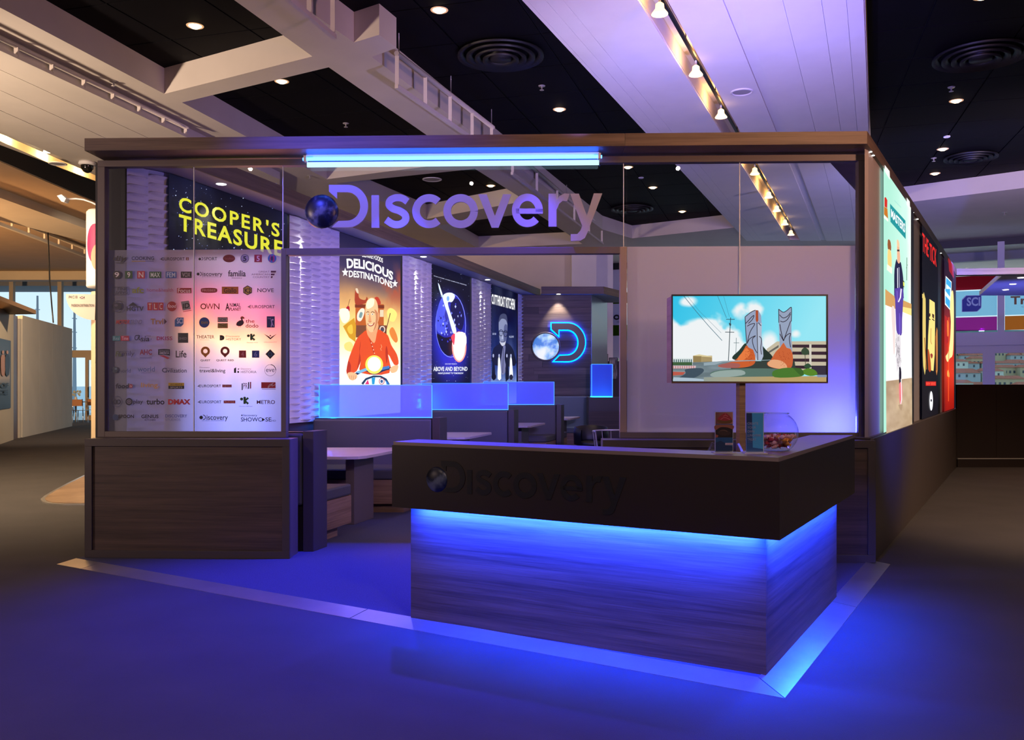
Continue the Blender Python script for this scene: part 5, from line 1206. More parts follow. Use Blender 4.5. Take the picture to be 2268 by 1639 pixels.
# poster 1: smiling bald man on a scooter
def star5(cx, cy_, r_, sx=1.0, rot=0): return [(cx + (r_ if i % 2 == 0 else r_ * .42) * math.sin(rot + i * PI / 5) * sx, cy_ - (r_ if i % 2 == 0 else r_ * .42) * math.cos(rot + i * PI / 5)) for i in range(10)]
def p1f(a):
    def f(U, V):
        n = fbm(U, V * 1.4, 5, 5, 11)
        c = ramp(np.clip(V + (n - .5) * .05, 0, 1), [(0, (30, 26, 58)), (.17, (62, 52, 84)), (.26, (128, 98, 88)), (.33, (205, 150, 95)), (.45, (252, 205, 120)), (.58, (255, 232, 170)), (.68, (255, 248, 225)), (.8, (255, 255, 255)), (1, (255, 255, 255))])
        sm = np.clip((n - .45) * 5, 0, 1) * np.clip((U - .55) * 4, 0, 1) * np.clip(1 - abs(V - .22) * 6, 0, 1)
        c = mixc(c, [176, 80, 50], sm)
        g = np.clip(1 - ((U - .5) ** 2 / .12 + (V - .55) ** 2 / .02), 0, 1) * .35
        return mixc(c, [255, 225, 120], g)
    a.grid(vquad(a, PW, 748, 887, 1.04, ZT - .005), 60, 110, f)
    Wt = (250, 248, 246)
    a.text('BIZARRE FOODS', 300, 120, 520, 170, Wt, bold=.02, warp=lambda u, v, x, y: (x, y - 10 + 45 * u * u - 20 * (1 - u)))
    a.text('DELICIOUS', 132, 0, 632, 1, Wt, bold=0.035, warp=lambda u, v, x, y: (x - 12 * (1 - v) * (u - .5), 158 - 18 * math.sin(PI * u) + 145 * u ** 1.6 + (1 - v) * (106 - 14 * u)))
    a.text('DESTINATIONS', 158, 0, 622, 1, Wt, bold=0.025, warp=lambda u, v, x, y: (x, 285 - 8 * math.sin(PI * u) + 120 * u ** 1.6 + (1 - v) * 72))
    a.poly(star5(118, 305, 50, .75), Wt); a.poly(star5(650, 425, 45, .7), Wt)
    # luggage, chicken, food
    a.rect(228, 645, 530, 870, (186, 92, 28)).poly([(222, 645), (535, 655), (535, 690), (222, 680)], (120, 50, 15)).rect(232, 870, 560, 1000, (120, 70, 40))
    a.poly([(245, 800), (250, 740), (290, 690), (325, 700), (318, 760), (290, 820), (262, 825)], (235, 225, 205), 4).poly([(265, 780), (280, 730), (305, 740), (290, 790)], (120, 150, 150), 3)
    a.rect(488, 705, 528, 780, (225, 205, 170)).ring(515, 915, 30, 38, 9, (235, 225, 210)).circ(515, 915, 14, 18, (60, 70, 90))
    a.poly([(225, 500), (243, 482), (258, 520), (270, 580), (330, 600), (350, 565), (362, 620), (300, 645), (225, 640)], (165, 62, 28), 3).poly([(228, 480), (252, 478), (262, 530), (240, 520)], (225, 200, 170), 2)
    a.poly([(430, 580), (470, 570), (500, 640), (440, 650)], (190, 60, 30), 3)
    a.line([(170, 590), (140, 690), (150, 730)], 5, (120, 60, 40)).poly([(130, 680), (160, 665), (165, 715), (140, 730)], (175, 25, 30), 3).poly([(60, 700), (150, 700), (165, 800), (110, 850), (70, 800)], (235, 235, 215), 3)
    a.poly([(95, 880), (215, 790), (235, 880), (228, 1050), (160, 1000)], (210, 150, 20)).poly([(140, 900), (190, 860), (200, 950), (165, 960)], (235, 190, 60), 3)
    a.poly([(110, 1070), (170, 1045), (205, 1090), (190, 1150), (120, 1130)], (235, 215, 120), 3)
    a.poly([(565, 720), (600, 685), (650, 710), (672, 760), (640, 830), (590, 820), (570, 780)], (250, 225, 120), 3).line([(600, 740), (545, 960)], 8, (95, 45, 25)).poly([(590, 930), (625, 890), (665, 960), (680, 1030), (655, 1055), (610, 1000)], (225, 130, 50), 3)
    # man
    sh = (222, 78, 22); sh2 = (180, 50, 16)
    a.poly([(345, 925), (300, 955), (245, 1010), (200, 1110), (150, 1250), (135, 1390), (240, 1360), (285, 1250), (290, 1380), (590, 1380), (575, 1180), (640, 1290), (688, 1280), (670, 1180), (610, 1080), (575, 980), (520, 940), (470, 915), (440, 1000), (390, 980)], sh, 3)
    a.poly([(285, 1040), (270, 1130), (285, 1250), (250, 1330), (240, 1360), (262, 1240)], sh2, 3).poly([(560, 1090), (575, 1180), (560, 1280), (548, 1150)], sh2, 3).line([(360, 940), (390, 1050), (430, 1180)], 8, sh2, 4).poly([(150, 1250), (135, 1390), (170, 1385), (180, 1300)], sh2, 2)
    a.poly([(352, 860), (350, 950), (380, 1010), (430, 1060), (455, 960), (470, 850)], (228, 160, 110), 3)
    a.poly([(332, 720), (342, 630), (370, 588), (405, 576), (440, 592), (465, 650), (472, 740), (468, 830), (448, 900), (415, 940), (380, 938), (350, 890), (336, 810)], (240, 190, 138), 4)
    a.poly([(345, 640), (370, 595), (405, 582), (430, 600), (420, 660), (380, 690), (350, 690)], (255, 240, 200), 4).poly([(430, 700), (468, 740), (464, 830), (446, 895), (418, 935), (440, 850), (445, 770)], (200, 130, 85), 3)
    a.poly([(466, 745), (480, 740), (482, 790), (468, 830)], (222, 150, 100), 3)
    a.line([(345, 735), (360, 722), (375, 733)], 7, (90, 50, 30)).line([(392, 735), (412, 722), (432, 738)], 7, (90, 50, 30)).circ(361, 752, 9, 8, (250, 245, 235)).circ(410, 752, 11, 8, (250, 245, 235)).circ(363, 752, 5, 6, (40, 25, 20)).circ(411, 752, 5, 6, (40, 25, 20))
    a.poly([(378, 740), (370, 800), (365, 825), (385, 835), (398, 820)], (225, 155, 105), 3).line([(368, 830), (385, 838), (398, 828)], 5, (170, 90, 60)).line([(358, 852), (380, 876), (412, 870), (430, 840)], 9, (150, 40, 35), 4).line([(366, 860), (385, 868), (412, 862)], 5, (250, 240, 225), 3)
    for i in range(4): a.circ(398 + i * 11, 1060 + i * 36, 5, 6, (250, 220, 190), 8)
    a.line([(500, 1075), (510, 1100), (495, 1120), (505, 1140)], 5, (235, 170, 120))
    # scooter
    a.poly([(285, 1502), (330, 1440), (420, 1405), (500, 1410), (560, 1440), (598, 1502), (600, 1560), (285, 1560)], (230, 240, 245), 3)
    a.poly([(290, 1490), (335, 1435), (420, 1405), (500, 1408), (560, 1440), (595, 1500), (575, 1505), (540, 1455), (490, 1425), (420, 1425), (345, 1455), (310, 1505)], (30, 55, 80)).poly([(330, 1500), (360, 1450), (375, 1500)], (215, 50, 110)).poly([(400, 1430), (440, 1425), (430, 1500), (405, 1500)], (40, 150, 205)).ring(508, 1468, 30, 35, 7, (190, 50, 60)).circ(508, 1468, 14, 18, (60, 90, 140)).poly([(550, 1450), (590, 1500), (560, 1503)], (40, 120, 200))
    a.line([(180, 1400), (250, 1385), (330, 1345), (425, 1385), (520, 1350), (590, 1330), (680, 1325)], 26, (30, 45, 80), 4).poly([(225, 1370), (340, 1325), (360, 1350), (270, 1385)], (120, 180, 215)).poly([(500, 1320), (590, 1300), (590, 1330), (505, 1350)], (70, 120, 190))
    a.poly([(140, 1385), (185, 1370), (240, 1390), (245, 1430), (200, 1460), (160, 1440)], (238, 185, 135), 3).poly([(595, 1330), (640, 1300), (685, 1300), (670, 1360), (620, 1380), (600, 1360)], (238, 185, 135), 3)
    for i in range(4): a.line([(165 + i * 20, 1405), (170 + i * 20, 1445)], 4, (180, 110, 75))
    a.circ(428, 1290, 95, 100, (255, 225, 95)).circ(428, 1285, 72, 78, (255, 255, 235)).circ(428, 1285, 60, 66, (400, 400, 400))
poster(748, 887, 1.04, ZT, V6, p1f, 'bright orange backlit poster of a smiling bald man riding a scooter')
def p2f(a):
    def f(U, V):
        n = fbm(U, V * 2, 5, 5, 21)
        d_ = ((U - .48) / .55) ** 2 + ((V - .5) / .36) ** 2
        glow = np.clip(1.25 - d_, 0, 1) ** 1.2
        c = mixc([8, 8, 26], [40, 40, 190], glow)
        c = mixc(c, [90, 150, 255], np.clip(1 - ((U - .42) / .22) ** 2 - ((V - .30) / .11) ** 2, 0, 1) * .8)
        return mixc(c, [4, 4, 14], np.clip((V - .82) * 9, 0, 1))
    a.grid(vquad(a, PW, 953, 1041, 1.04, ZT - .005), 44, 90, f)
    stars(a, 1040, 300, 1440, 1480, 80, 5, r_=3)
    a.circ(1245, 870, 163, 345, (120, 130, 255)).circ(1245, 870, 156, 336, (36, 36, 160))
    a.poly([(1090, 800), (1120, 640), (1170, 560), (1210, 640), (1180, 760), (1215, 900), (1160, 960), (1100, 930)], (75, 85, 225), 4).poly([(1250, 620), (1320, 590), (1370, 680), (1390, 800), (1360, 920), (1300, 880), (1250, 800)], (20, 18, 70), 4)
    a.poly([(1100, 960), (1180, 1000), (1290, 1000), (1270, 1160), (1220, 1195), (1150, 1140), (1110, 1040)], (10, 9, 38), 4)
    rn = np.random.RandomState(9)
    for i in range(55):
        t_ = rn.uniform(0, 6.28); q = rn.uniform(.2, .93); x, y = 1245 + 156 * q * math.cos(t_), 850 + 330 * q * math.sin(t_) * .85
        a.poly([(x, y - rn.uniform(6, 22)), (x + rn.uniform(3, 12), y), (x, y + rn.uniform(6, 22)), (x - rn.uniform(3, 10), y)], ((120, 130, 250), (190, 200, 255), (60, 60, 200), (20, 20, 80))[i % 4])
    a.poly([(1160, 560), (1200, 525), (1260, 525), (1290, 560), (1260, 620), (1215, 630), (1250, 760), (1300, 900), (1300, 960), (1265, 940), (1215, 760), (1175, 640)], (225, 235, 255), 4)
    a.poly([(1108, 415), (1125, 440), (1165, 560), (1150, 575), (1120, 480)], (190, 220, 255)).poly([(1112, 420), (1120, 430), (1158, 545), (1148, 550)], (255, 255, 255))
    a.circ(1216, 585, 14, 26, (120, 170, 235))
    a.circ(1335, 1100, 78, 165, (255, 150, 140)).circ(1335, 1100, 66, 150, (255, 225, 215)).circ(1335, 1100, 54, 130, (400, 400, 400)).poly([(1290, 960), (1400, 955), (1400, 1100), (1270, 1100)], (255, 240, 240), 3).poly([(1250, 990), (1290, 960), (1280, 1080), (1260, 1040)], (230, 70, 90), 3)
    a.text('FROM ACADEMY AWARD NOMINATED DIRECTOR', 1065, (338, 438), 1415, (346, 448), (190, 195, 225), 0.01)
    a.text('DISCOVERY PRESENTS', 1185, 1276, 1310, 1290, (200, 200, 230), 0.01)
    a.text('ABOVE AND BEYOND', 1060, (1312, 1312), 1423, (1360, 1357), (235, 238, 250), 0.02)
    a.text("NASA'S JOURNEY TO TOMORROW", 1110, 1372, 1380, 1396, (215, 220, 240), 0.03)
poster(953, 1041, 1.04, ZT, V6, p2f, 'dark blue backlit poster of a glowing globe crossed by a rocket trail')
def p3f(a):
    a.grid(vquad(a, PW, 1085, 1144, 1.04, ZT - .005), 30, 80, lambda U, V: [x + y for x, y in zip(ramp(V, [(0, (8, 12, 34)), (.4, (16, 24, 60)), (.65, (40, 60, 130)), (.9, (170, 190, 235)), (1, (240, 240, 255))]), [70 * (fbm(U, V, 4, 4, 31) - .5)] * 3)])
    a.text('CUTTHROAT KITCHEN', 1682, (535, 592), 1930, (642, 708), (248, 248, 250), 0.02)
    a.poly([(1700, 1290), (1695, 1140), (1730, 1090), (1780, 1060), (1850, 1060), (1900, 1110), (1925, 1180), (1930, 1300)], (14, 16, 34), 3)
    a.poly([(1758, 840), (1775, 775), (1805, 750), (1838, 775), (1850, 860), (1848, 960), (1832, 1050), (1808, 1085), (1780, 1070), (1762, 980)], (128, 135, 165), 4)
    a.poly([(1752, 850), (1770, 770), (1805, 745), (1842, 765), (1850, 850), (1830, 810), (1790, 800), (1765, 830)], (60, 64, 90), 3).poly([(1815, 880), (1848, 870), (1846, 980), (1828, 1050), (1812, 1060)], (80, 85, 120), 3)
    a.ring(1782, 950, 24, 36, 6, (10, 12, 25)).ring(1830, 958, 22, 36, 6, (10, 12, 25)).line([(1760, 930), (1850, 945)], 7, (10, 12, 25)).poly([(1798, 960), (1806, 1015), (1788, 1018)], (170, 175, 200)).line([(1780, 1042), (1818, 1046)], 6, (60, 50, 70)).poly([(1765, 1040), (1790, 1060), (1820, 1050), (1832, 1040), (1820, 1085), (1790, 1088)], (190, 192, 205), 3)
    a.poly([(1775, 1330), (1790, 1180), (1810, 1085), (1830, 1100), (1820, 1220), (1840, 1340), (1800, 1400)], (110, 112, 150), 3).line([(1808, 1110), (1800, 1380)], 6, (40, 42, 70))
    for x in (1700, 1762, 1845, 1888):
        a.poly([(x - 16, 1440), (x - 12, 1290), (x - 10, 1230), (x, 1200), (x + 10, 1235), (x + 14, 1290), (x + 22, 1440)], (15, 18, 32) if x in (1700, 1845) else (232, 236, 250), 2).circ(x, 1195, 8, 20, (160, 165, 200), 10)
    a.circ(1705, 1420, 25, 34, (8, 8, 18)).circ(1890, 1425, 20, 30, (30, 30, 50)).line([(1835, 1320), (1838, 1470)], 12, (12, 12, 26))
    a.text('EIGHT CHEFS', 1692, 952, 1730, 972, (170, 178, 210), 0.02); a.text('WILL SURVIVE', 1868, 982, 1918, 1003, (170, 178, 210), 0.02)
poster(1085, 1144, 1.04, ZT, V6, p3f, 'dark blue backlit poster of a bespectacled man with clasped hands over chess pieces')

# --- booths
def booth(Yb, near, far, label):
    r = empty('booth_bench', (xw(Yb) + 0.8, Yb + 0.1, ZP), label, 'bench', 'grey booth benches')
    a0, a1 = 0.09, 1.52
    MB().prism(skew(a0, a1, Yb, Yb + 0.05), ZP + 0.40, 1.05).build('backrest', M_seat, r, 0.02)
    MB().prism(skew(a0, a1, Yb + 0.17, Yb + 0.22), ZP + 0.40, 1.05).build('backrest', M_seat, r, 0.02)
    MB().prism(skew(a0, a1, Yb + 0.052, Yb + 0.168), ZP, 1.06).build('back_core', M_brown, r)
    MB().prism(skew(a1 + 0.012, a1 + 0.105, Yb - 0.01, Yb + 0.23), ZP, 1.07).build('end_panel', M_bronze2, r, 0.004)
    for on, y0, y1, k0, k1 in ((near, Yb - 0.72, Yb - 0.002, Yb - 0.62, Yb), (far, Yb + 0.222, Yb + 0.92, Yb + 0.22, Yb + 0.80)):
        if not on: continue
        MB().prism(skew(a0, a1, y0, y1), 0.40, 0.51).build('seat_cushion', M_seat, r, 0.02)
        MB().prism(skew(a0, a1, y0 + 0.005, y1 - 0.005), 0.13, 0.398).build('seat_box', M_oak, r)
        MB().prism(skew(a0, a1 - 0.08, k0, k1), ZP, 0.129).build('kick_board', M_oak, r)
    return r
booth(7.83, False, True, 'grey booth bench directly behind the logo panel, seat facing inwards')
booth(10.8, True, True, 'grey booth bench under the nearest blue frosted divider')
booth(13.9, True, True, 'grey booth bench under the middle blue frosted divider')
booth(17.0, True, True, 'grey booth bench under the farthest blue frosted divider')
# frosted dividers
M_frost = film_mat('blue_frosted_acrylic', (0.60, 0.62, 0.95), 0.75, 0.45, (0.035, 0.05, 1.0), 0.30)
M_edge = emis('edge_lit_acrylic', (0.05, 0.25, 1.0), 2.6)
def divider(p0, p1, Yb, y0, y1, label, sheen=False):
    Yg = Yb + 0.11; x0, x1 = (p0 - CX) / FPX * Yg, (p1 - CX) / FPX * Yg; z1, z0 = at(0, y0, Yg).z, 1.062
    r = empty('frosted_divider', ((x0 + x1) / 2, Yg, z0), label, 'divider')
    MB().box(x0, x1, Yg - 0.006, Yg + 0.006, z0, z1).build('acrylic_sheet', M_frost, r)
    e = 0.007
    for a_, c_, q0, q1 in ((x0 - e, x0, z0, z1), (x1, x1 + e, z0, z1), (x0, x1, z1, z1 + e * .5), (x0, x1, z0 + .001, z0 + e * 1.5)):
        MB().box(a_, c_, Yg - 0.0075, Yg + 0.0075, q0, q1).build('lit_edge', M_edge, r)
divider(708, 956, 10.8, 853, 920, 'nearest blue edge-lit frosted divider on top of a booth back')
divider(934, 1125, 13.9, 849, 901, 'middle blue edge-lit frosted divider on top of a booth back')
divider(1071, 1227, 17.0, 846, 887, 'farthest blue edge-lit frosted divider on top of a booth back')
# tables
def table(Yb, label):
    y0, y1 = Yb - 1.85, Yb - 0.60
    r = empty('booth_table', (xw(y0) + 0.8, (y0 + y1) / 2, ZP), label, 'table', 'booth tables')
    P = [(xw(y0) + 0.12, y0), (xw(y0) + 1.42, y0), (xw(y0) + 1.54, y0 + 0.08)] 
    P = [(xw(y0) + 0.12, y0), (xw(y0) + 1.38, y0), (xw(y0 + .03) + 1.48, y0 + 0.03), (xw(y0 + .12) + 1.52, y0 + 0.12), (xw(y1 - .12) + 1.50, y1 - .12), (xw(y1 - .03) + 1.46, y1 - .03), (xw(y1) + 1.36, y1), (xw(y1) + 0.12, y1)]
    MB().prism(P, 0.725, 0.755).build('table_top', M_tabletop, r, 0.002)
    MB().prism(skew(1.20, 1.29, y0 + 0.35, y0 + 0.80), ZP, 0.724).build('leg', M_bronze, r, 0.003)
    MB().prism(skew(0.22, 0.31, y0 + 0.35, y0 + 0.80), ZP, 0.724).build('leg', M_bronze, r, 0.003)
table(10.8, 'pale booth table in the nearest booth')
table(13.9, 'pale booth table in the second booth')
table(17.0, 'pale booth table in the third booth')
table(19.95, 'pale booth table in the farthest booth')
# end bench against the emblem wall
eb = empty('booth_bench', (1.2, 19.6, ZP), 'blue grey booth bench against the emblem wall', 'bench')
MB().box(0.6, 1.72, 19.9, 19.985, 0.4, 1.18).build('backrest', mat('teal_leatherette', (0.13, 0.17, 0.20), .5), eb, 0.02)
MB().box(0.6, 1.72, 19.3, 19.898, 0.4, 0.51).build('seat_cushion', mat('teal_leatherette', (0.13, 0.17, 0.20), .5), eb, 0.02)
MB().box(0.6, 1.70, 19.31, 19.9, 0.13, 0.398).build('seat_box', M_oak, eb); MB().box(0.6, 1.66, 19.36, 19.9, ZP, 0.129).build('kick_board', M_oak, eb)
# emblem wall
ew = empty('emblem_wall', (1.0, 20.1, ZP), 'wood-planked end wall carrying the round emblem', 'wall')
xr = (1310 - CX) / FPX * 20.0
MB().box(-0.3, xr - 0.02, 20.03, 20.3, ZP, ZT).build('wall_body', M_walnut, ew)
rn = random.Random(4); z = ZP; k = 0
while z < ZT - 0.02:
    h = 0.15; xs = [PW.w(sW1, 0, 0)[0] - .3, 0.55 + rn.uniform(-.3, .9), xr]
    for a_, c_ in zip(xs[:-1], xs[1:]):
        MB().box(a_ + 0.003, c_ - 0.003, 20.0 + rn.uniform(0, .006), 20.03, z + 0.002, min(z + h, ZT) - 0.002).build('plank', M_walnutx if rn.random() < .5 else M_walnut, ew)
    z += h
MB().prism([(xr, 20.0), ((1345 - CX) / FPX * 21.9, 21.9), ((1345 - CX) / FPX * 21.9 - 0.05, 21.9), (xr - 0.05, 20.05)], ZP, ZT).build('return_panel', mat('grey_lacquer', (0.25, 0.27, 0.28), 0.3), ew)
# emblem
em = empty('wall_emblem', (1.0, 19.95, 1.6), 'halo-lit brown letter emblem with a glowing globe on the plank wall', 'sign')
def v6(x, y, d=0.05): return DW.sz(640 + x / 2.984, 540 + y / 2.984, d)
kx = (1957 - 1735) / 257.0; ky = (777 - 525) / 280.0
def dm(x, y): return v6(1735 + (x - 268) * kx, 525 + (y - 330) * ky)
m = MB(); extr(m, DW, Dshape(), 0.045, 0.075, dm); m.build('letter', mat('emblem_brown', (0.10, 0.07, 0.065), 0.4), em)
dc = dm(400, 470)
def dm2(x, y):
    s_, z_ = dm(x, y); return (s_, z_)
def outline(pts, off):
    P = [Vector(p) for p in pts]; n = len(P); A = sum(P[i].x * P[(i + 1) % n].y - P[(i + 1) % n].x * P[i].y for i in range(n)); sg_ = 1 if A > 0 else -1
    out = []
    for i in range(n):
        a_, b_, c_ = P[i - 1], P[i], P[(i + 1) % n]; t1 = (b_ - a_).normalized(); t2 = (c_ - b_).normalized()
        n1_ = Vector((t1.y, -t1.x)) * sg_; n2_ = Vector((t2.y, -t2.x)) * sg_; q = (n1_ + n2_)
        q = q.normalized() / max(.5, math.cos(n1_.angle(n2_) / 2) if n1_.angle(n2_) < 3 else 1); out.append(tuple(b_ + q * off))
    return out
m = MB(); extr(m, DW, outline(Dshape(), 7), 0.018, 0.04, dm); m.build('halo_light', emis('halo_blue', (0.0, 0.05, 1.0), 42.0), em)
m = MB(); cc = v6(1697, 680); r0 = v6(1785, 680)[0] - cc[0]
dome(m, DW.w(cc[0], 0.09, cc[1]), DW.n, DW.e, r0, 0.02, 36)
M_em = earth('emblem_globe', C3(70, 125, 190), C3(170, 205, 225), C3(235, 240, 238), 0.85); m.build('globe', M_em, em)
ringp = [DW.w(cc[0] + (r0 + .012) * math.cos(t_ / 48 * 2 * PI), 0.085, cc[1] + (r0 + .012) * math.sin(t_ / 48 * 2 * PI)) for t_ in range(49)]
MB().tube(ringp, 0.02, 8).build('globe_rim', M_bronze, em)
# bits seen beyond: cube lamp on a dark cabinet, pictures, chairs
cb = empty('side_cabinet', (2.3, 19.4, ZP), 'dark wood side cabinet under the glowing acrylic case', 'cabinet')
Yc = 19.0
MB().box(at(1304, 0, Yc).x, at(1400, 0, Yc).x, Yc, Yc + 0.6, ZP, at(0, 880, Yc).z).build('carcass', M_walnut, cb)
MB().box(at(1304, 0, Yc).x, at(1400, 0, Yc).x, Yc - .02, Yc - .001, at(0, 911, Yc).z, at(0, 880, Yc).z).build('front_panel', M_bronze2, cb)
ac = empty('acrylic_case', (at(1334, 0, Yc).x, Yc + .2, at(0, 880, Yc).z), 'clear acrylic case glowing cyan at its base on the side cabinet', 'display case')
xa, xb = at(1311, 0, Yc).x, at(1357, 0, Yc).x; za, zb = at(0, 880, Yc).z, at(0, 807, Yc).z
M_ac = film_mat('blue_acrylic', (0.3, 0.4, 0.95), 0.6, 0.62, (0.02, 0.06, 1.0), 0.18)
MB().box(xa, xb, Yc + 0.05, Yc + 0.06, za, zb).build('acrylic_sheet', M_ac, ac)
MB().box(xa, xa + .01, Yc + 0.05, Yc + 0.4, za, zb).build('acrylic_sheet', M_ac, ac)
MB().box(xa, xb, Yc + .045, Yc + .4, za, za + 0.02).build('light_base', emis('case_cyan', (0.02, 0.5, 1.0), 5.0), ac)
for a_, c_, q0, q1 in ((xa - .006, xa + .004, za, zb), (xb - .004, xb + .006, za, zb), (xa, xb, zb, zb + .008)): MB().box(a_, c_, Yc + 0.044, Yc + 0.062, q0, q1).build('lit_edge', M_edge, ac)
Yp = 24.0
for (a_, c_, q0, q1, lb) in ((1314, 1347, 784, 845, 'small grey framed picture behind the glowing acrylic case'), (1349, 1368, 792, 840, 'small monochrome palm tree picture beyond the opening')):
    r = empty('picture_frame', (at(a_, 0, Yp).x, Yp, 1.5), lb, 'picture')
    pp = PL((0, Yp), (1, 0)); MB().box(at(a_, 0, Yp).x, at(c_, 0, Yp).x, Yp, Yp + .04, at(0, q1, Yp).z, at(0, q0, Yp).z).build('frame', M_black2, r)
    a = Art(pp, 0.004, .002); a.view(0, 0, 1)
    a.grid([(a_ + 1, q0 + 1), (c_ - 1, q0 + 1), (c_ - 1, q1 - 1), (a_ + 1, q1 - 1)], 24, 24, lambda U, V: [110 + 220 * (fbm(U, V, 5, 4, int(a_)) - .5) + 30 * (1 - V)] * 3)
    a.build('picture', M_artprint, r)
MB().box(at(1346, 0, 24.2).x, at(1420, 0, 24.2).x, 24.2, 24.3, ZP, at(0, 800, 24.2).z).build('partition_panel', M_brown, label='dark partition beyond the side cabinet', cat='partition')
# tub chair and wire chair
Yh = 15.3; xc = at(1309, 0, Yh).x
tc_ = empty('tub_chair', (xc, Yh, ZP), 'black tub chair at the right end of the booths', 'chair')
m = MB(); vv = []; ff = []; n = 22; zt_ = at(0, 943, Yh).z
for k, (r_, zf) in enumerate(((.20, .40), (.29, .44), (.30, .62), (.285, 1.0), (.262, 1.0), (.262, .5))):
    for i in range(n):
        a_ = math.radians(-50 + 280 * i / (n - 1)) ; drop = 0.06 * (1 - math.sin(PI * i / (n - 1)))
        z = zf if zf < .7 else zt_ - drop
        vv.append((xc + r_ * math.cos(a_) * 1.0, Yh + r_ * math.sin(a_), z))
for k in range(5):
    for i in range(n - 1): ff.append((k * n + i, k * n + i + 1, (k + 1) * n + i + 1, (k + 1) * n + i))
m.add(vv, ff, 0, True); m.build('shell', M_black2, tc_)
MB().lathe(xc, Yh, [(0, .40), (.25, .41), (.26, .46), (.24, .49), (0, .49)], 24).build('seat', M_black2, tc_)
for i in range(4):
    a_ = PI / 4 + i * PI / 2; MB().tube([(xc + .2 * math.cos(a_), Yh + .2 * math.sin(a_), .41), (xc + .26 * math.cos(a_), Yh + .26 * math.sin(a_), ZP)], .012, 8).build('leg', M_chrome, tc_)
Yh = 11.5; xc = at(1358, 0, Yh).x
wc = empty('wire_chair', (xc, Yh, ZP), 'cream wire-backed chair beside the door post', 'chair')
zz = at(0, 955, Yh).z
for i in range(9):
    a_ = math.radians(160 + 220 * i / 8 + 180); MB().tube([(xc + .20 * math.cos(a_), Yh + .2 * math.sin(a_), .45), (xc + .26 * math.cos(a_), Yh + .26 * math.sin(a_), zz)], .006, 6).build('back_wire', M_alu, wc)
MB().tube([(xc + .26 * math.cos(math.radians(340 + 220 * i / 20)), Yh + .26 * math.sin(math.radians(340 + 220 * i / 20)), zz) for i in range(21)], .01, 8).build('top_rail', M_alu, wc)
MB().lathe(xc, Yh, [(0, .43), (.21, .43), (.22, .46), (.2, .50), (0, .51)], 24).build('cushion', mat('cream_cushion', (.6, .55, .45), .8), wc)
for i in range(4):
    a_ = PI / 4 + i * PI / 2; MB().tube([(xc + .18 * math.cos(a_), Yh + .18 * math.sin(a_), .44), (xc + .22 * math.cos(a_), Yh + .22 * math.sin(a_), ZP)], .01, 8).build('leg', M_alu, wc)

# ============================================================ right-hand wall of the stand
rw = empty('lightbox_wall', (*RW.xy(4, -.2), ZP), 'long right-hand stand wall with a dark brown base and tall poster light boxes', 'wall')
zl = 1.03; sF = RW.s_(2119, 0)
sj = [0, RW.s_(1996), RW.s_(2052), RW.s_(2089), sF]
for a_, c_ in zip(sj[:-1], sj[1:]): MB().prism(RW.rect(a_ + 0.002, c_ - 0.002, -0.03, 0), ZP * 0, zl).build('base_panel', mat('taupe_panel', (0.085, 0.064, 0.056), .45), rw)
MB().prism(RW.rect(0.0, sF, -0.34, -0.031), 0, zl - 0.001).build('base_core', M_brown, rw)
MB().prism(RW.rect(0.0, sF, -0.34, -0.033), zl, zl + 0.006).build('ledge', M_bronze, rw)
dU = -0.06
M_col = mat('column_laminate', (0.36, 0.32, 0.34), 0.5)
p_c0 = RW.s_(1957, dU)
MB().prism([RW.xy(p_c0, dU), RW.xy(0.10, dU), (7.50 * .3933, 7.50), (7.9 * .3933, 7.9), RW.xy(p_c0, -0.30)], zl + .006, 3.449).build('column', M_col, rw)
for p0, p1 in ((2018, 2041.5), (2078, 2090.5)):
    MB().prism(RW.rect(RW.s_(p0, dU), RW.s_(p1, dU), -0.30, dU), zl + .006, 3.449).build('column', M_col, rw)
MB().prism(RW.rect(RW.s_(2113.5, dU), sF, -0.30, dU), zl + .006, 3.449).build('column', M_col, rw)
VU = (1940, 340, 5.1218); VL = (1940, 640, 4.8205)
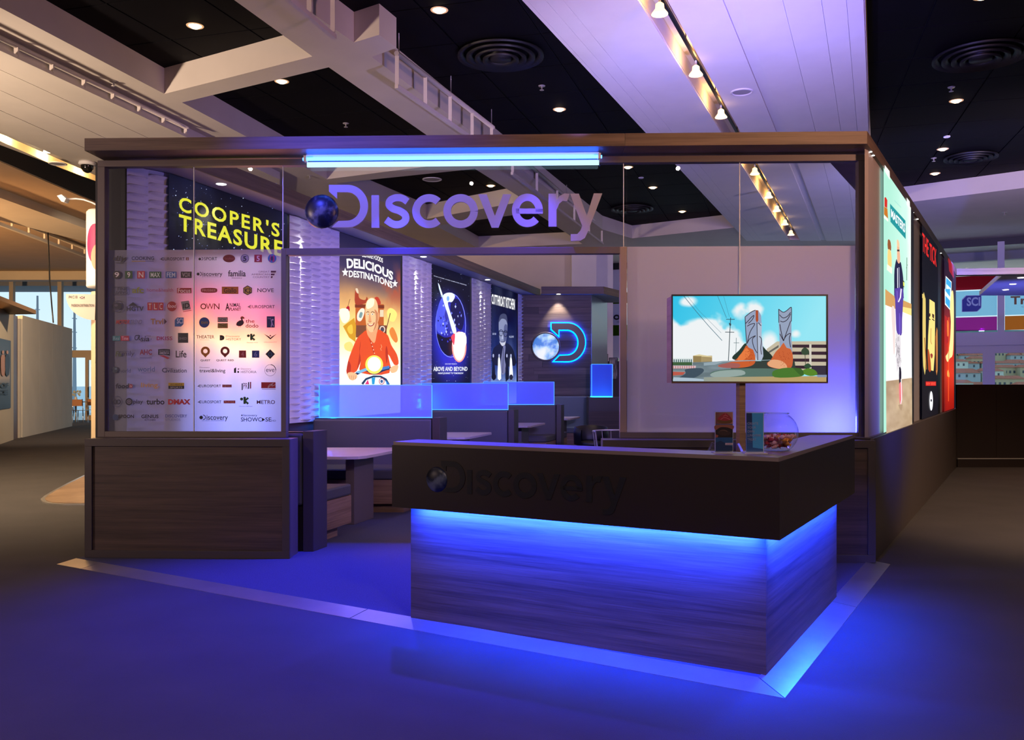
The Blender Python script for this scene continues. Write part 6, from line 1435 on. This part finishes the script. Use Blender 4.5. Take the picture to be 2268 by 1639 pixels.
def pA(a):
    a.grid(vquad(a, RW, 1957, 2017.5, zl + .01, 3.44), 40, 90, lambda U, V: mixc(mixc([120, 205, 175], [205, 238, 225], np.clip(.35 + .5 * U + .3 * fbm(U, V, 3, 3, 2), 0, 1)), [238, 238, 228], np.clip((U - .8) * 6, 0, 1) * .7))
    a.poly([(160, 568), (335, 762), (338, 972), (165, 775)], (25, 140, 145)).text('MASTERS', 172, (625, 800), 330, (722, 905), (240, 248, 248), 0.03)
    a.poly([(210, 530), (285, 610), (285, 614), (210, 535)], (120, 190, 190)).text('BAKING', 225, (565, 620), 290, (610, 665), (190, 225, 205))
    a.poly([(97, 500), (112, 495), (130, 530), (128, 620), (97, 600)], (200, 40, 30)).poly([(92, 600), (130, 625), (138, 738), (92, 690)], (190, 110, 30)).poly([(92, 700), (140, 745), (140, 775), (92, 730)], (240, 235, 225))
    a.poly([(135, 985), (150, 975), (168, 1010), (172, 1100), (135, 1080)], (140, 80, 40), 2).poly([(135, 1095), (170, 1110), (180, 1260), (165, 1300), (135, 1260)], (240, 200, 120), 2).poly([(128, 1255), (185, 1300), (182, 1368), (125, 1320)], (235, 232, 215))
    a.poly([(100, 130), (155, 200), (160, 300), (100, 200)], (235, 240, 230)).poly([(350, 500), (384, 545), (386, 620), (352, 580)], (240, 245, 240)).poly([(366, 820), (385, 840), (386, 1040), (370, 1010)], (220, 235, 230)).line([(352, 1180), (350, 1440)], 7, (90, 130, 110)).line([(345, 1300), (358, 1260)], 5, (90, 130, 110))
    a.view(*VL)
    a.poly([(100, 0), (200, 80), (380, 160), (380, 290), (205, 235), (100, 170)], (200, 150, 85)).poly([(285, 190), (380, 210), (380, 290), (285, 250)], (235, 215, 130))
    a.grid([(102, 170), (380, 285), (384, 945), (108, 975)], 16, 20, lambda U, V: mixc([240, 238, 236], [250, 250, 250], U)).poly([(165, 210), (205, 230), (205, 620), (190, 700), (180, 500)], (225, 205, 200), 3)
    a.grid([(108, 975), (385, 940), (388, 1470), (112, 1575)], 30, 24, lambda U, V: mixc([205, 182, 150], [160, 132, 100], np.clip(fbm(U * .6, V, 6, 4, 8) * 1.2 - .2 * V, 0, 1))).poly([(108, 972), (385, 935), (385, 950), (108, 985)], (230, 225, 220))
    # presenter with an apron, on one leg of table
    a.view(*VU)
    a.poly([(240, 1000), (250, 985), (262, 1010), (268, 1090), (275, 1200), (262, 1290), (245, 1260), (240, 1150)], (225, 170, 135), 3).poly([(240, 1090), (268, 1090), (268, 1110), (240, 1110)], (60, 45, 40)).poly([(238, 985), (250, 978), (264, 1010), (266, 1060), (242, 1050)], (235, 190, 150), 3)
    a.poly([(232, 1200), (245, 1230), (262, 1250), (280, 1230), (295, 1300), (310, 1420), (312, 1560), (290, 1640), (215, 1640), (208, 1500), (210, 1320)], (26, 28, 62), 3).line([(245, 1300), (248, 1540)], 8, (235, 235, 245)).line([(262, 1290), (268, 1545)], 5, (200, 200, 225)).poly([(300, 1430), (322, 1450), (322, 1520), (305, 1500)], (40, 40, 50)).poly([(308, 1450), (325, 1470), (322, 1510), (310, 1500)], (220, 220, 90))
    a.poly([(215, 1530), (305, 1540), (318, 1640), (212, 1640)], (90, 60, 165)).circ(288, 1605, 12, 28, (245, 235, 235), 10)
    a.view(*VL)
    a.poly([(205, 0), (292, 0), (290, 140), (285, 240), (280, 330), (278, 470), (262, 498), (235, 490), (218, 440), (212, 300), (205, 120)], (82, 58, 150), 2).line([(225, 20), (232, 140)], 8, (120, 90, 190)).line([(270, 0), (262, 90), (240, 140)], 12, (240, 235, 240)).poly([(248, 260), (262, 300), (262, 470), (248, 480)], (105, 82, 185), 2)
    a.poly([(212, 470), (240, 490), (262, 498), (268, 700), (262, 860), (240, 830), (225, 900), (215, 700)], (215, 208, 212), 2)
    rn = np.random.RandomState(3)
    for i in range(26): x_ = rn.uniform(215, 262); y_ = rn.uniform(500, 850); a.line([(x_, y_), (x_ + rn.uniform(-14, 14), y_ + 50)], 2.5, (70, 60, 70))
    a.poly([(248, 840), (268, 850), (272, 940), (262, 1020), (248, 1010)], (35, 28, 35), 2).poly([(248, 1020), (275, 1000), (284, 1100), (275, 1220), (262, 1245), (250, 1180)], (225, 120, 125), 3).line([(270, 960), (275, 1180), (264, 1240)], 7, (250, 250, 250)).poly([(240, 1240), (285, 1235), (270, 1300)], (170, 142, 110), 2)
    rn2 = 0
poster(1957, 2017.5, zl + 0.008, 3.445, VU, pA, 'tall pale green backlit poster of a presenter in a blue apron', pl=RW, d=dU)
def pB(a):
    a.grid(vquad(a, RW, 2042, 2077.5, zl + .01, 3.44), 4, 4, lambda U, V: [10 + 0 * U, 10 + 0 * U, 22 + 0 * U])
    for i, ch in enumerate('THE TICK'):
        pass
    a.text('THE', 527, (895, 985), 597, (1105, 1180), (235, 40, 35), 0.01); a.text('TICK', 608, (1010, 1090), 688, (1205, 1290), (235, 40, 35), 0.01)
    a.poly([(525, 1590), (545, 1600), (560, 1640), (525, 1640)], (205, 185, 110))
    a.view(*VL)
    a.poly([(500, 70), (525, 90), (532, 200), (530, 870), (512, 862), (500, 700)], (215, 190, 105), 2).poly([(640, 480), (658, 440), (658, 875), (640, 870)], (190, 120, 60), 2)
    a.poly([(572, 108), (628, 145), (632, 300), (628, 700), (615, 875), (560, 862), (553, 700), (558, 500), (570, 300)], (238, 215, 125), 0).poly([(553, 640), (575, 700), (590, 868), (560, 862)], (170, 70, 30), 2)
    a.poly([(570, 260), (582, 262), (582, 290), (568, 300)], (70, 30, 20)).poly([(600, 262), (622, 275), (620, 320), (602, 300)], (60, 28, 20)).line([(566, 318), (582, 330)], 10, (40, 30, 30)).line([(602, 320), (624, 340)], 10, (35, 25, 25)).line([(588, 420), (585, 560), (596, 590)], 6, (190, 120, 60)).poly([(580, 700), (596, 688), (608, 712), (594, 745)], (150, 50, 45), 2).line([(520, 520), (540, 860)], 8, (150, 80, 30)).line([(636, 500), (644, 870)], 7, (120, 60, 25))
    a.rect(532, 988, 642, 1034, (190, 25, 25)).text('NEW SERIES', 536, 996, 638, 1026, (240, 80, 60), 0.03)
    a.circ(591, 1195, 18, 104, (235, 235, 240)).circ(591, 1190, 8, 14, (50, 50, 60))
poster(2042, 2077.5, zl + 0.008, 3.445, VU, pB, 'black backlit poster with a red title over a close-up face', pl=RW, d=dU)
def pC(a):
    a.grid(vquad(a, RW, 2091, 2113, zl + .01, 3.44), 20, 60, lambda U, V: mixc([26, 16, 40], ramp(V, [(0, (25, 16, 40)), (.2, (60, 20, 40)), (.5, (190, 40, 30)), (.75, (215, 50, 20)), (1, (150, 20, 15))]), np.clip(.5 + U + .4 * fbm(U, V, 4, 3, 6), 0, 1)))
    a.poly([(820, 1180), (880, 1270), (885, 1420), (830, 1330)], (150, 20, 30)).poly([(792, 1388), (858, 1455), (856, 1640), (785, 1640)], (235, 245, 250)).poly([(797, 1405), (853, 1463), (851, 1640), (790, 1640)], (60, 165, 225)).poly([(800, 1480), (850, 1530), (850, 1600), (800, 1540)], (225, 240, 250))
    a.view(*VL)
    a.poly([(735, 0), (800, 0), (800, 235), (737, 165)], (235, 245, 250)).poly([(742, 0), (792, 0), (792, 215), (742, 150)], (60, 165, 225)).poly([(742, 20), (795, 90), (795, 130), (742, 70)], (225, 240, 250))
    a.poly([(735, 280), (785, 320), (785, 560), (735, 600)], (170, 30, 30)).poly([(760, 340), (775, 360), (778, 480), (762, 500)], (240, 120, 50), 3)
    a.poly([(805, 40), (825, 30), (832, 200), (830, 500), (820, 700), (790, 740), (765, 780), (745, 720), (770, 680), (790, 560), (800, 350), (790, 200)], (250, 225, 150), 3)
    a.poly([(765, 880), (778, 865), (785, 940), (765, 930)], (250, 190, 90), 2).line([(780, 300), (775, 1200)], 6, (240, 90, 40))
poster(2091, 2113, zl + 0.008, 3.445, VU, pC, 'red backlit poster with a blue price-tag shape at the far end of the wall', pl=RW, d=dU)
for px, dd in ((1927, 0), (1935, 0)):
    pass
for s_, dd in ((0.16, -0.048), (0.30, -0.048), (RW.s_(2022, -.046), -.046), (RW.s_(2032, -.046), -.046), (RW.s_(2084, -.046), -.046)):
    x_, y_, _ = RW.w(s_, dd, 0)
    MB().lathe(x_, y_, [(0.0, 3.445), (0.010, 3.445), (0.011, 3.4495)], 12).build('soffit_lamp', M_lampw, cr)
# dark partition running to the right
Yr = 15.8; xs = [at(2119, 0, Yr).x, at(2207, 0, Yr).x, at(2330, 0, Yr).x, at(2460, 0, Yr).x]
dp = empty('low_partition', (xs[0], Yr, 0), 'dark brown chest-high partition panels crossing the right edge of view', 'partition')
for a_, c_ in zip(xs[:-1], xs[1:]): MB().box(a_ + .002, c_ - .002, Yr, Yr + .05, 0.16, 1.455).build('panel', M_brown, dp)
MB().box(xs[0], xs[-1], Yr - .03, Yr + .02, 0.0, 0.14).build('skirting', M_brown, dp); MB().box(xs[0], xs[-1], Yr - .035, Yr - .001, 0.142, 0.16).build('metal_strip', M_alu, dp)
# ============================================================ the left aisle
# white partition of the neighbouring stand
PN = PL(gr(50, 969), (gr(160, 944)[0] - gr(50, 969)[0], gr(160, 944)[1] - gr(50, 969)[1]))
npn = empty('stand_partition', (*PN.xy(3, -.1), 0), 'tall cream panelled partition in the left aisle', 'partition')
pxs = [50, 88, 116, 138, 160]
for a_, c_ in zip(pxs[:-1], pxs[1:]): MB().prism(PN.rect(PN.s_(a_) + .006, PN.s_(c_) - .006, -.06, 0), 0, 3.3).build('panel', M_cream, npn)
MB().prism(PN.rect(PN.s_(51), PN.s_(159), -.14, -.061), 0, 3.29).build('backing', M_cream, npn)
PD = PL(gr(0, 984), (gr(30, 974)[0] - gr(0, 984)[0], gr(30, 974)[1] - gr(0, 984)[1]))
pw_ = empty('poster_partition', (*PD.xy(-1, -.1), 0), 'tan partition with a film poster at the left edge', 'partition')
MB().prism(PD.rect(PD.s_(-150), PD.s_(30), -.15, 0), 0, 3.28).build('panel', mat('tan_panel', (.50, .42, .30), .6), pw_)
MB().prism(PD.rect(PD.s_(31), PD.s_(41), -.12, -.02), 0, 3.25).build('post', mat('red_brown_post', (.10, .035, .02), .4), pw_)
MB().prism(PD.rect(PD.s_(42), PD.s_(50), -.12, 0.02), 0, 3.2).build('post', M_cream, pw_)
dpo = empty('dance_poster', (*PD.xy(PD.s_(-10), .01), 1.2), 'dark poster with a group of dancers at the left edge', 'poster')
zt_, zb_ = PD.sz(10, 752)[1], PD.sz(10, 905)[1]
MB().prism(PD.rect(PD.s_(-62), PD.s_(22), .001, .02), zb_, zt_).build('board', M_black2, dpo)
a = Art(PD, .021, .002); a.view(0, 500, 2.185)
a.grid(vquad(a, PD, -62, 22, zb_, zt_), 30, 30, lambda U, V: ramp(V, [(0, (60, 75, 90)), (.3, (80, 90, 105)), (.55, (170, 150, 130)), (.7, (70, 80, 90)), (1, (30, 45, 60))]))
for x_, c_ in ((-105, (90, 40, 40)), (-70, (30, 30, 36)), (-35, (150, 130, 110)), (-12, (160, 60, 50)), (15, (175, 120, 85)), (36, (28, 28, 34))):
    a.poly([(x_ - 8, 720), (x_ - 11, 640), (x_, 622), (x_ + 11, 640), (x_ + 8, 720)], c_, 2).circ(x_, 612, 5, 9, (190, 140, 115), 10)
a.text('WORLD OF', -110, 760, 42, 786, (15, 15, 20), .04); a.text('DANCE', -95, 794, 40, 818, (15, 15, 20), .04)
a.build('poster_print', M_artprint, dpo)
MB().add([tuple(at(*q)) for q in ((-250, 600, 17), (0, 665, 20.5), (80, 696, 22), (0, 697, 23), (-250, 640, 19))] + [tuple(at(*q) + Vector((0, 0, .1))) for q in ((-250, 600, 17), (0, 665, 20.5), (80, 696, 22), (0, 697, 23), (-250, 640, 19))],
         [(4, 3, 2, 1, 0), (5, 6, 7, 8, 9), (0, 1, 6, 5), (1, 2, 7, 6), (2, 3, 8, 7), (3, 4, 9, 8), (4, 0, 5, 9)]).build('flat_canopy', mat('canopy_brown', (.20, .12, .07), .5), label='flat brown pointed canopy above the partition at the left edge', cat='canopy')
# column with drum sign, aisle sign and arm lamp
Yd = 12.5; xc = at(229, 0, Yd).x
cs = empty('sign_column', (xc, Yd, 0), 'beige round column carrying a white drum sign', 'column')
MB().lathe(xc, Yd, [(.155, .02), (.155, 2.75)], 32).build('shaft', mat('beige_column', (.60, .44, .28), .5), cs)
z1, z0 = at(0, 468, Yd).z, at(0, 638, Yd).z
M_drum = mat('drum_white', (.80, .76, .66), .45)
MB().lathe(xc + .03, Yd, [(0, z0), (.235, z0), (.245, z0 + .02), (.245, z1 - .03), (.22, z1), (0, z1)], 40).build('drum', M_drum, cs)
m = MB()
def cylpatch(pts, r_):
    out = []
    for (px, py) in pts:
        u = max(-.99, min(.99, (at(px, 0, Yd).x - xc - .03) / r_)); th = math.asin(u)
        out.append((xc + .03 + r_ * math.sin(th), Yd - r_ * math.cos(th), at(0, py, Yd).z))
    return out
def cpoly(pts, r_, m_): 
    n = len(pts) // 2; A = cylpatch(pts[:n + 1], r_); B = cylpatch((pts[n:] + pts[:1])[::-1], r_); K_ = len(A)
    return MB().add(A + B, [(i, i + 1, K_ + i + 1, K_ + i) for i in range(K_ - 1)]).build('drum_logo', m_, cs)
cpoly(ell(228, 545, 21, 43, n=24), .250, mat('logo_magenta', C3(190, 40, 95), .5)); cpoly(ell(237, 575, 18, 30, n=20), .253, mat('logo_peach', C3(225, 150, 115), .5))
lm = empty('arm_lamp', (xc, Yd, z1), 'small white floodlight on a curved arm above the drum sign', 'lamp')
pts = [tuple(at(px, py, Yd)) for px, py in ((232, 466), (220, 457), (205, 449), (185, 442), (168, 440), (150, 441))]
MB().tube(pts, .012, 8).build('arm', M_white, lm)
q = [at(px, py, Yd) for px, py in ((130, 435), (140, 432), (150, 441), (146, 449), (140, 448))]
MB().add([tuple(p + Vector((0, -.05, 0))) for p in q] + [tuple(p + Vector((0, .06, 0))) for p in q], [(4, 3, 2, 1, 0), (5, 6, 7, 8, 9)] + [(i, (i + 1) % 5, 5 + (i + 1) % 5, 5 + i) for i in range(5)]).build('lamp_head', M_white, lm)
ps_ = PL((0, Yd - .17), (1, 0))
sgn = empty('aisle_sign', (at(180, 0, Yd).x, Yd - .17, 2.3), 'quarter-round beige aisle sign fixed to the column', 'sign')
pts = [(146, 651)] + [(210 - 64 * math.cos(t_ * PI / 2 / 12), 653 + 56 * math.sin(t_ * PI / 2 / 12)) for t_ in range(1, 13)] + [(212, 652)]
qq = [ps_.sz(*p) for p in pts]; n = len(qq)
MB().add([ps_.w(a_, 0, b_) for a_, b_ in qq] + [ps_.w(a_, -.02, b_) for a_, b_ in qq], [tuple(t_) for t_ in tessellate_polygon([[Vector((a_, b_, 0)) for a_, b_ in qq]])] + [(i, (i + 1) % n, n + (i + 1) % n, n + i) for i in range(n)]).build('board', mat('sign_beige', (.55, .47, .40), .6), sgn)
a = Art(ps_, .002, .001); a.view(0, 500, 2.185); a.text('P4.C18', 333, 338, 374, 352, (40, 30, 30)); a.rect(386, 342, 408, 353, (90, 50, 50)); a.line([(386, 342), (408, 353)], 2, (200, 190, 190)); a.line([(386, 353), (408, 342)], 2, (200, 190, 190)); a.text('PASSION DISTRIBUTION', 345, 379, 455, 392, (40, 30, 30), 0.01)
a.build('sign_text', M_artprint, sgn)
# its low platform with a rounded tip
tip = [gr(*p) for p in ((185, 1055), (150, 1072), (118, 1089), (98, 1101), (90, 1108), (94, 1114), (108, 1118), (140, 1120), (185, 1120))]
cxp = sum(p[0] for p in tip) / len(tip); cyp = sum(p[1] for p in tip) / len(tip)
ext = [(tip[-1][0] + 1.0, tip[-1][1] - .05), (tip[0][0] + 1.6, tip[0][1] + 1.0)]
pf = empty('low_platform', (cxp, cyp, 0), 'low wooden platform with a rounded metal-edged tip left of the stand', 'platform')
MB().prism(tip + ext, 0.0, .018).build('metal_edge', M_steel, pf)
c_ = Vector((cxp + .5, cyp)); inn_ = [tuple(c_ + (Vector(p) - c_) * .93) for p in tip + ext]
MB().prism(inn_, .018, .024).build('wood_top', M_oak, pf)
# hanging cable, dome camera
MB().tube([tuple(at(px, py, 20)) for px, py in ((106, 515), (108, 560), (110, 620), (115, 680), (118, 715))], .015, 6).build('hanging_cable', M_black2, label='black cable hanging in front of the far left windows', cat='cable')
cpz = HC + 4.05; x_, y_ = cp(193, 358, 4.05)
dc_ = empty('dome_camera', (x_, y_, cpz - .2), 'black dome security camera under the plank ceiling', 'camera')
MB().lathe(x_, y_, [(0, cpz), (.14, cpz), (.15, cpz - .05), (.115, cpz - .07), (0, cpz - .07)], 24).build('housing', M_white, dc_)
MB().lathe(x_, y_, [(.11, cpz - .071), (.105, cpz - .13), (.075, cpz - .18), (.03, cpz - .205), (0, cpz - .208)], 24).build('dome', mat('smoked_dome', (.01, .01, .01), .08), dc_)
# cafe furniture outside
Yo = 33.5
tb_ = empty('cafe_table', (at(170, 0, Yo).x, Yo, 0), 'small cafe table with flowers by the far glass door', 'table')
x_ = at(168, 0, Yo).x
MB().lathe(x_, Yo, [(0, .74), (.4, .74), (.4, .77), (0, .77)], 20).build('table_top', M_white, tb_); MB().tube([(x_, Yo, 0), (x_, Yo, .74)], .03, 8).build('leg', M_chrome, tb_)
fl = empty('flower_vase', (x_, Yo, .77), 'white flowers in a vase on the cafe table', 'vase')
MB().lathe(x_, Yo, [(0, .77), (.05, .78), (.06, .85), (.035, .95)], 12).build('vase', M_white, fl)
m = MB(); rn = random.Random(2)
for i in range(14):
    a_ = rn.uniform(0, 6.28); q_ = rn.uniform(.02, .17); z_ = rn.uniform(1.0, 1.2); c = Vector((x_ + q_ * math.cos(a_), Yo + q_ * math.sin(a_), z_))
    m.add([tuple(c + Vector(v) * .05) for v in ((1, 0, 0), (-1, 0, 0), (0, 1, 0), (0, -1, 0), (0, 0, 1), (0, 0, -1))], [(0, 2, 4), (2, 1, 4), (1, 3, 4), (3, 0, 4), (2, 0, 5), (1, 2, 5), (3, 1, 5), (0, 3, 5)])
m.build('flowers', mat('white_flower', (.7, .75, .65), .8), fl)
chx = at(184, 0, Yo - .3).x
def cchair(x_, y_, label):
    r = empty('cafe_chair', (x_, y_, 0), label, 'chair', 'metal cafe chairs by the far glass door')
    for sx in (-1, 1):
        for sy in (-1, 1): MB().tube([(x_ + .2 * sx, y_ + .2 * sy, 0), (x_ + .17 * sx, y_ + .17 * sy, .45)], .016, 6).build('leg', M_chrome, r)
        MB().tube([(x_ + .18 * sx, y_ - .18, .45), (x_ + .19 * sx, y_ - .26, .88)], .016, 6).build('back_post', M_chrome, r)
    MB().box(x_ - .2, x_ + .2, y_ - .2, y_ + .2, .45, .475).build('seat', M_chrome, r)
    MB().box(x_ - .18, x_ + .18, y_ - .26, y_ - .235, .62, .86).build('backrest', mat('tan_wicker', (.45, .22, .12), .6), r)
    return r
cchair(chx, Yo - .5, 'metal cafe chair with a tan back nearest the far glass door'); cchair(at(203, 0, Yo).x, Yo + .3, 'metal cafe chair half hidden by the door frame')
for px, y0, lb in ((83, 655, 'distant sailing mast behind the cream partition'), (165, 675, 'distant sailing mast beside the far glass door')):
    r = empty('sailing_mast', (at(px, 0, 80).x, 80, -8), lb, 'mast')
    MB().tube([(at(px, 0, 80).x, 80, -8), tuple(at(px, y0, 80))], [.28, .08], 6).build('mast', mat('mast_grey', (.35, .35, .38), .6), r)
    for dy in (30, 60, 95): MB().bar(at(px - 5, y0 + dy, 80), at(px + 5, y0 + dy + 1, 80), .08, .08).build('spreader', mat('mast_grey', (.35, .35, .38), .6), r)

# ============================================================ ceiling fittings
M_dl = mat('downlight_trim', (.5, .4, .3), .4, emit=(1, .5, .2), es=.5)
names = {(432, 57): 'warm recessed downlight in the black ceiling bay at upper left', (624, 180): 'warm recessed downlight in the bay above the left end of the sign',
 (973, 22): 'warm recessed downlight at the top centre of the picture', (1239, 242): 'warm recessed downlight right of the big round diffuser'}
lights_px = [(432, 57), (624, 180), (973, 22), (1239, 242), (1391, 370), (1446, 415), (1511, 468), (2118, 223), (2088, 330), (2071, 384), (1145, 521), (2175, -8), (1087, 411)]  # last entry: a lamp put in where the glass shows a reflection
desc = ['upper left black bay', 'black bay above the left end of the word sign', 'top centre of the black bay', 'black bay beside the large round diffuser', 'black bay seen through the glass, nearest the crown', 'black bay seen through the glass, second from the crown', 'black bay seen through the glass, farthest from the crown', 'right-hand black bay, nearest', 'right-hand black bay, middle', 'right-hand black bay, farthest', 'small black bay low behind the word sign', 'right-hand black bay at the top edge', 'black bay behind the word sign letters']
for (px, py), dsc in zip(lights_px, desc):
    x_, y_ = cp(px, py, HD); zc = HC + HD
    r = empty('downlight', (x_, y_, zc - .03), 'warm round downlight in the ' + dsc, 'downlight', 'recessed downlights')
    MB().lathe(x_, y_, [(.085, zc - .001), (.105, zc - .008), (.11, zc - .001)], 24).build('trim_ring', M_dl, r)
    MB().lathe(x_, y_, [(0, zc - .035), (.045, zc - .03), (.082, zc - .004)], 24).build('lamp', M_lamp, r)
    light('SPOT', 'downlight_beam', (x_, y_, zc - .06), DLW, WARM2, (x_, y_, 0), .08, angle=80, blend=.9)
for (px, py, r_, lb) in ((1109, 117, .60, 'large black round air diffuser above the right end of the word sign'), (2172, 118, .62, 'large black round air diffuser at upper right'), (1400, 460, .55, 'black round air diffuser seen through the glass'), (2150, 345, .5, 'black round air diffuser far off in the right-hand bay')):
    x_, y_ = cp(px, py, HD); zc = HC + HD; r = empty('air_diffuser', (x_, y_, zc - .1), lb, 'air vent')
    M_dif = mat('black_metal_vent', (.004, .004, .007), .5)
    for i, (ra, rb, dz) in enumerate(((1.0, .86, .03), (.80, .66, .05), (.60, .48, .07), (.42, .30, .09))):
        MB().lathe(x_, y_, [(r_ * rb, zc - dz + .03), (r_ * rb, zc - dz), (r_ * ra, zc - dz - .035), (r_ * ra, zc - dz)], 40).build('cone_ring', M_dif, r)
    MB().lathe(x_, y_, [(0, zc - .1), (r_ * .24, zc - .1), (r_ * .25, zc)], 30).build('centre_plate', M_dif, r)
def sprinkler(px, py, H, lb):
    x_, y_ = cp(px, py, H); zc = HC + H; r = empty('sprinkler', (x_, y_, zc - .1), lb, 'sprinkler', 'ceiling sprinklers')
    MB().lathe(x_, y_, [(0, zc - .012), (.05, zc - .01), (.055, zc)], 16).build('plate', M_alu, r)
    MB().lathe(x_, y_, [(.012, zc - .012), (.012, zc - .06), (.035, zc - .065), (.035, zc - .07), (0, zc - .07)], 10).build('head', M_alu, r)
for px, py, H, lb in ((1200, 190, HD, 'small ceiling sprinkler below the large round diffuser'), (766, 273, HD, 'small ceiling sprinkler above the left part of the tube light'), (2107, 193, HD, 'small ceiling sprinkler above the nearest right-hand downlight'), (2068, 350, HD, 'small ceiling sprinkler low in the right-hand bay'), (252, 180, HW, 'small fixing on the left beam under the black bay'), (2225, 470, HW, 'small ceiling sprinkler over the right-hand windows'), (686, 389, HW, 'small fixing on the beam above the left glass panes')):
    sprinkler(px, py, H, lb)
for px, py, H, r_, lb in ((1643, 203, HW - .03, .16, 'round white ceiling speaker in the plank ceiling'), (957, 397, HD, .22, 'round grey ceiling speaker behind the word sign'), (2097, 302, HD, .06, 'small smoke detector between the right-hand downlights'), (1420, 393, HD, .06, 'small smoke detector seen through the glass'), (128, 362, 4.05, .16, 'round ceiling speaker left of the dome camera')):
    x_, y_ = cp(px, py, H); zc = HC + H; r = empty('ceiling_speaker' if r_ > .1 else 'smoke_detector', (x_, y_, zc - .04), lb, 'speaker' if r_ > .1 else 'detector')
    MB().lathe(x_, y_, [(r_ * .8, zc - .004), (r_ * .88, zc - .02), (r_, zc - .012), (r_, zc)], 28).build('rim', M_white, r); MB().lathe(x_, y_, [(0, zc - .012), (r_ * .8, zc - .006)], 28).build('grille', mat('grey_grille', (.35, .34, .36), .6), r)
# track spots in the slot
rail = empty('light_track', (*lineY(2.42, 12), ZW), 'slim black lighting track along the bright ceiling slot', 'track')
zt_ = ZW + .22
a_, c_ = lineY(2.36, 4.2), lineY(2.36, 24.5)
MB().bar((a_[0], a_[1], ZW - .02), (c_[0], c_[1], ZW - .02), .04, .035).build('rail', M_black2, rail)
for yy in range(5, 25, 2):
    q = lineY(2.36, yy); MB().tube([(q[0], q[1], ZW - .002), (q[0], q[1], zt_)], .008, 6).build('hanger', M_black2, rail)
tl = [(1477, 30), (1548, 165), (1605, 259), (1682, 385), (1712, 437), (1730, 467), (1748, 497), (1762, 520)]
for i, (px, py) in enumerate(tl):
    H = HW - .22; Y_ = H * FPX / (CY - py); q = lineY(2.36, Y_); x_, y_ = q; zc = HC + H
    lb = ('nearest', 'second', 'third', 'fourth', 'fifth', 'sixth', 'seventh', 'farthest')[i] + ' bell-shaped spotlight on the slot lighting track'
    r = empty('track_spotlight', (x_, y_, zc - .05), lb, 'spotlight', 'bell spotlights on the ceiling track')
    MB().tube([(x_, y_, ZW - .04), (x_, y_, zc + .1)], .014, 8).build('stem', M_alu, r)
    MB().lathe(x_, y_, [(.02, zc + .12), (.045, zc + .10), (.05, zc + .05), (.085, zc + .005), (.09, zc - .01)], 20).build('shade', mat('lit_reflector', (.8, .6, .4), .4, emit=(1, .62, .25), es=2.5), r)
    MB().lathe(x_, y_, [(0, zc - .005), (.083, zc + .002)], 20).build('lamp', emis('halogen_glow', (1.0, .85, .6), 14), r)
    light('POINT', 'spot_spill', (x_, y_, zc + .28), SLOTW, (1, .50, .14), size=.05)
    if i < 4: light('SPOT', 'track_beam', (x_, y_, zc - .06), TRKW, WARM2, (x_ + .2, y_ - 1.2, 0), .08, angle=75, blend=.9)
# left slot lamp
x_, y_ = cp(105, 337, 4.1)
r = empty('slot_lamp', (x_, y_, HC + 4.1), 'glaring halogen lamp in the far left ceiling slot', 'lamp')
MB().lathe(x_, y_, [(0, HC + 4.08), (.07, HC + 4.1), (.03, HC + 4.2), (0, HC + 4.2)], 16).build('lamp', emis('halogen_glow2', (1, .8, .45), 20), r)
for px, py in ((-60, 271), (20, 306), (105, 343), (190, 380), (275, 418)):
    xx, yy = cp(px, py, 4.3); light('POINT', 'slot_spill', (xx, yy, HC + 4.3), SLOTW * 2.2, (1, .55, .18), size=.05)
# conduit and cable ladder rails along the beams
def lrail(name, lo, hi, n, lb, w_=.05, grp=None):
    r = empty(name, ((lo[0][0] + lo[1][0]) / 2, (lo[0][1] + lo[1][1]) / 2, lo[0][2]), lb, 'rail', grp)
    MB().bar(lo[0], lo[1], w_, w_).build('lower_bar', M_cream, r); MB().tube([hi[0], hi[1]], w_ * .75, 10).build('upper_tube', M_cream, r)
    for k in range(n):
        t_ = (k + .02) / (n - .9); p = Vector(lo[0]).lerp(Vector(lo[1]), t_); q = Vector(hi[0]).lerp(Vector(hi[1]), t_)
        MB().bar(p, q, .05, .03).build('bracket', M_cream, r)
    return r
def c3(px, py, H): x, y = cp(px, py, H); return (x, y, HC + H)
def vert(p, dz): return (p[0], p[1], p[2] + dz)
for q0, q1, n, lb in (((878, 191), (1092, 339), 5, 'cream cable ladder hung beside the central beam, above the crown'), ((560, -70), (741, 82), 4, 'cream cable ladder hung beside the central beam at the top edge'), ((1134, 384), (1335, 540), 6, 'cream cable ladder beside the central beam seen through the glass')):
    a_, c_ = c3(*q0, 3.86), c3(*q1, 3.86)
    lrail('cable_ladder', (a_, c_), (vert(a_, .43), vert(c_, .43)), n, lb)
    rr = [o for o in scene.objects if o.name.startswith('cable_ladder')][-1]
    for t_ in (.02, .5, .98):
        p = Vector(a_).lerp(Vector(c_), t_); MB().tube([(p.x, p.y, p.z + .43), (p.x, p.y, ZD + .03)], .008, 6).build('hanger', M_alu, rr)
a_, c_ = c3(-150, 40, 4.0), c3(415, 303, 4.0)
lrail('pipe_rail', (a_, c_), (vert(a_, .14), vert(c_, .14)), 9, 'thin cream pipe rail along the plank ceiling at upper left', .045)
a_, c_ = c3(-60, 474, 3.9), c3(215, 577, 3.9)
lrail('pipe_rail', (a_, c_), (vert(a_, .25), vert(c_, .25)), 9, 'cream pipe rail with brackets across the orange ceiling at far left', .08)
a_, c_ = c3(-100, 398, 4.1), c3(200, 506, 4.1)
MB().tube([a_, c_], .035, 8).build('conduit', M_brown, label='dark conduit line across the orange ceiling at far left', cat='pipe')
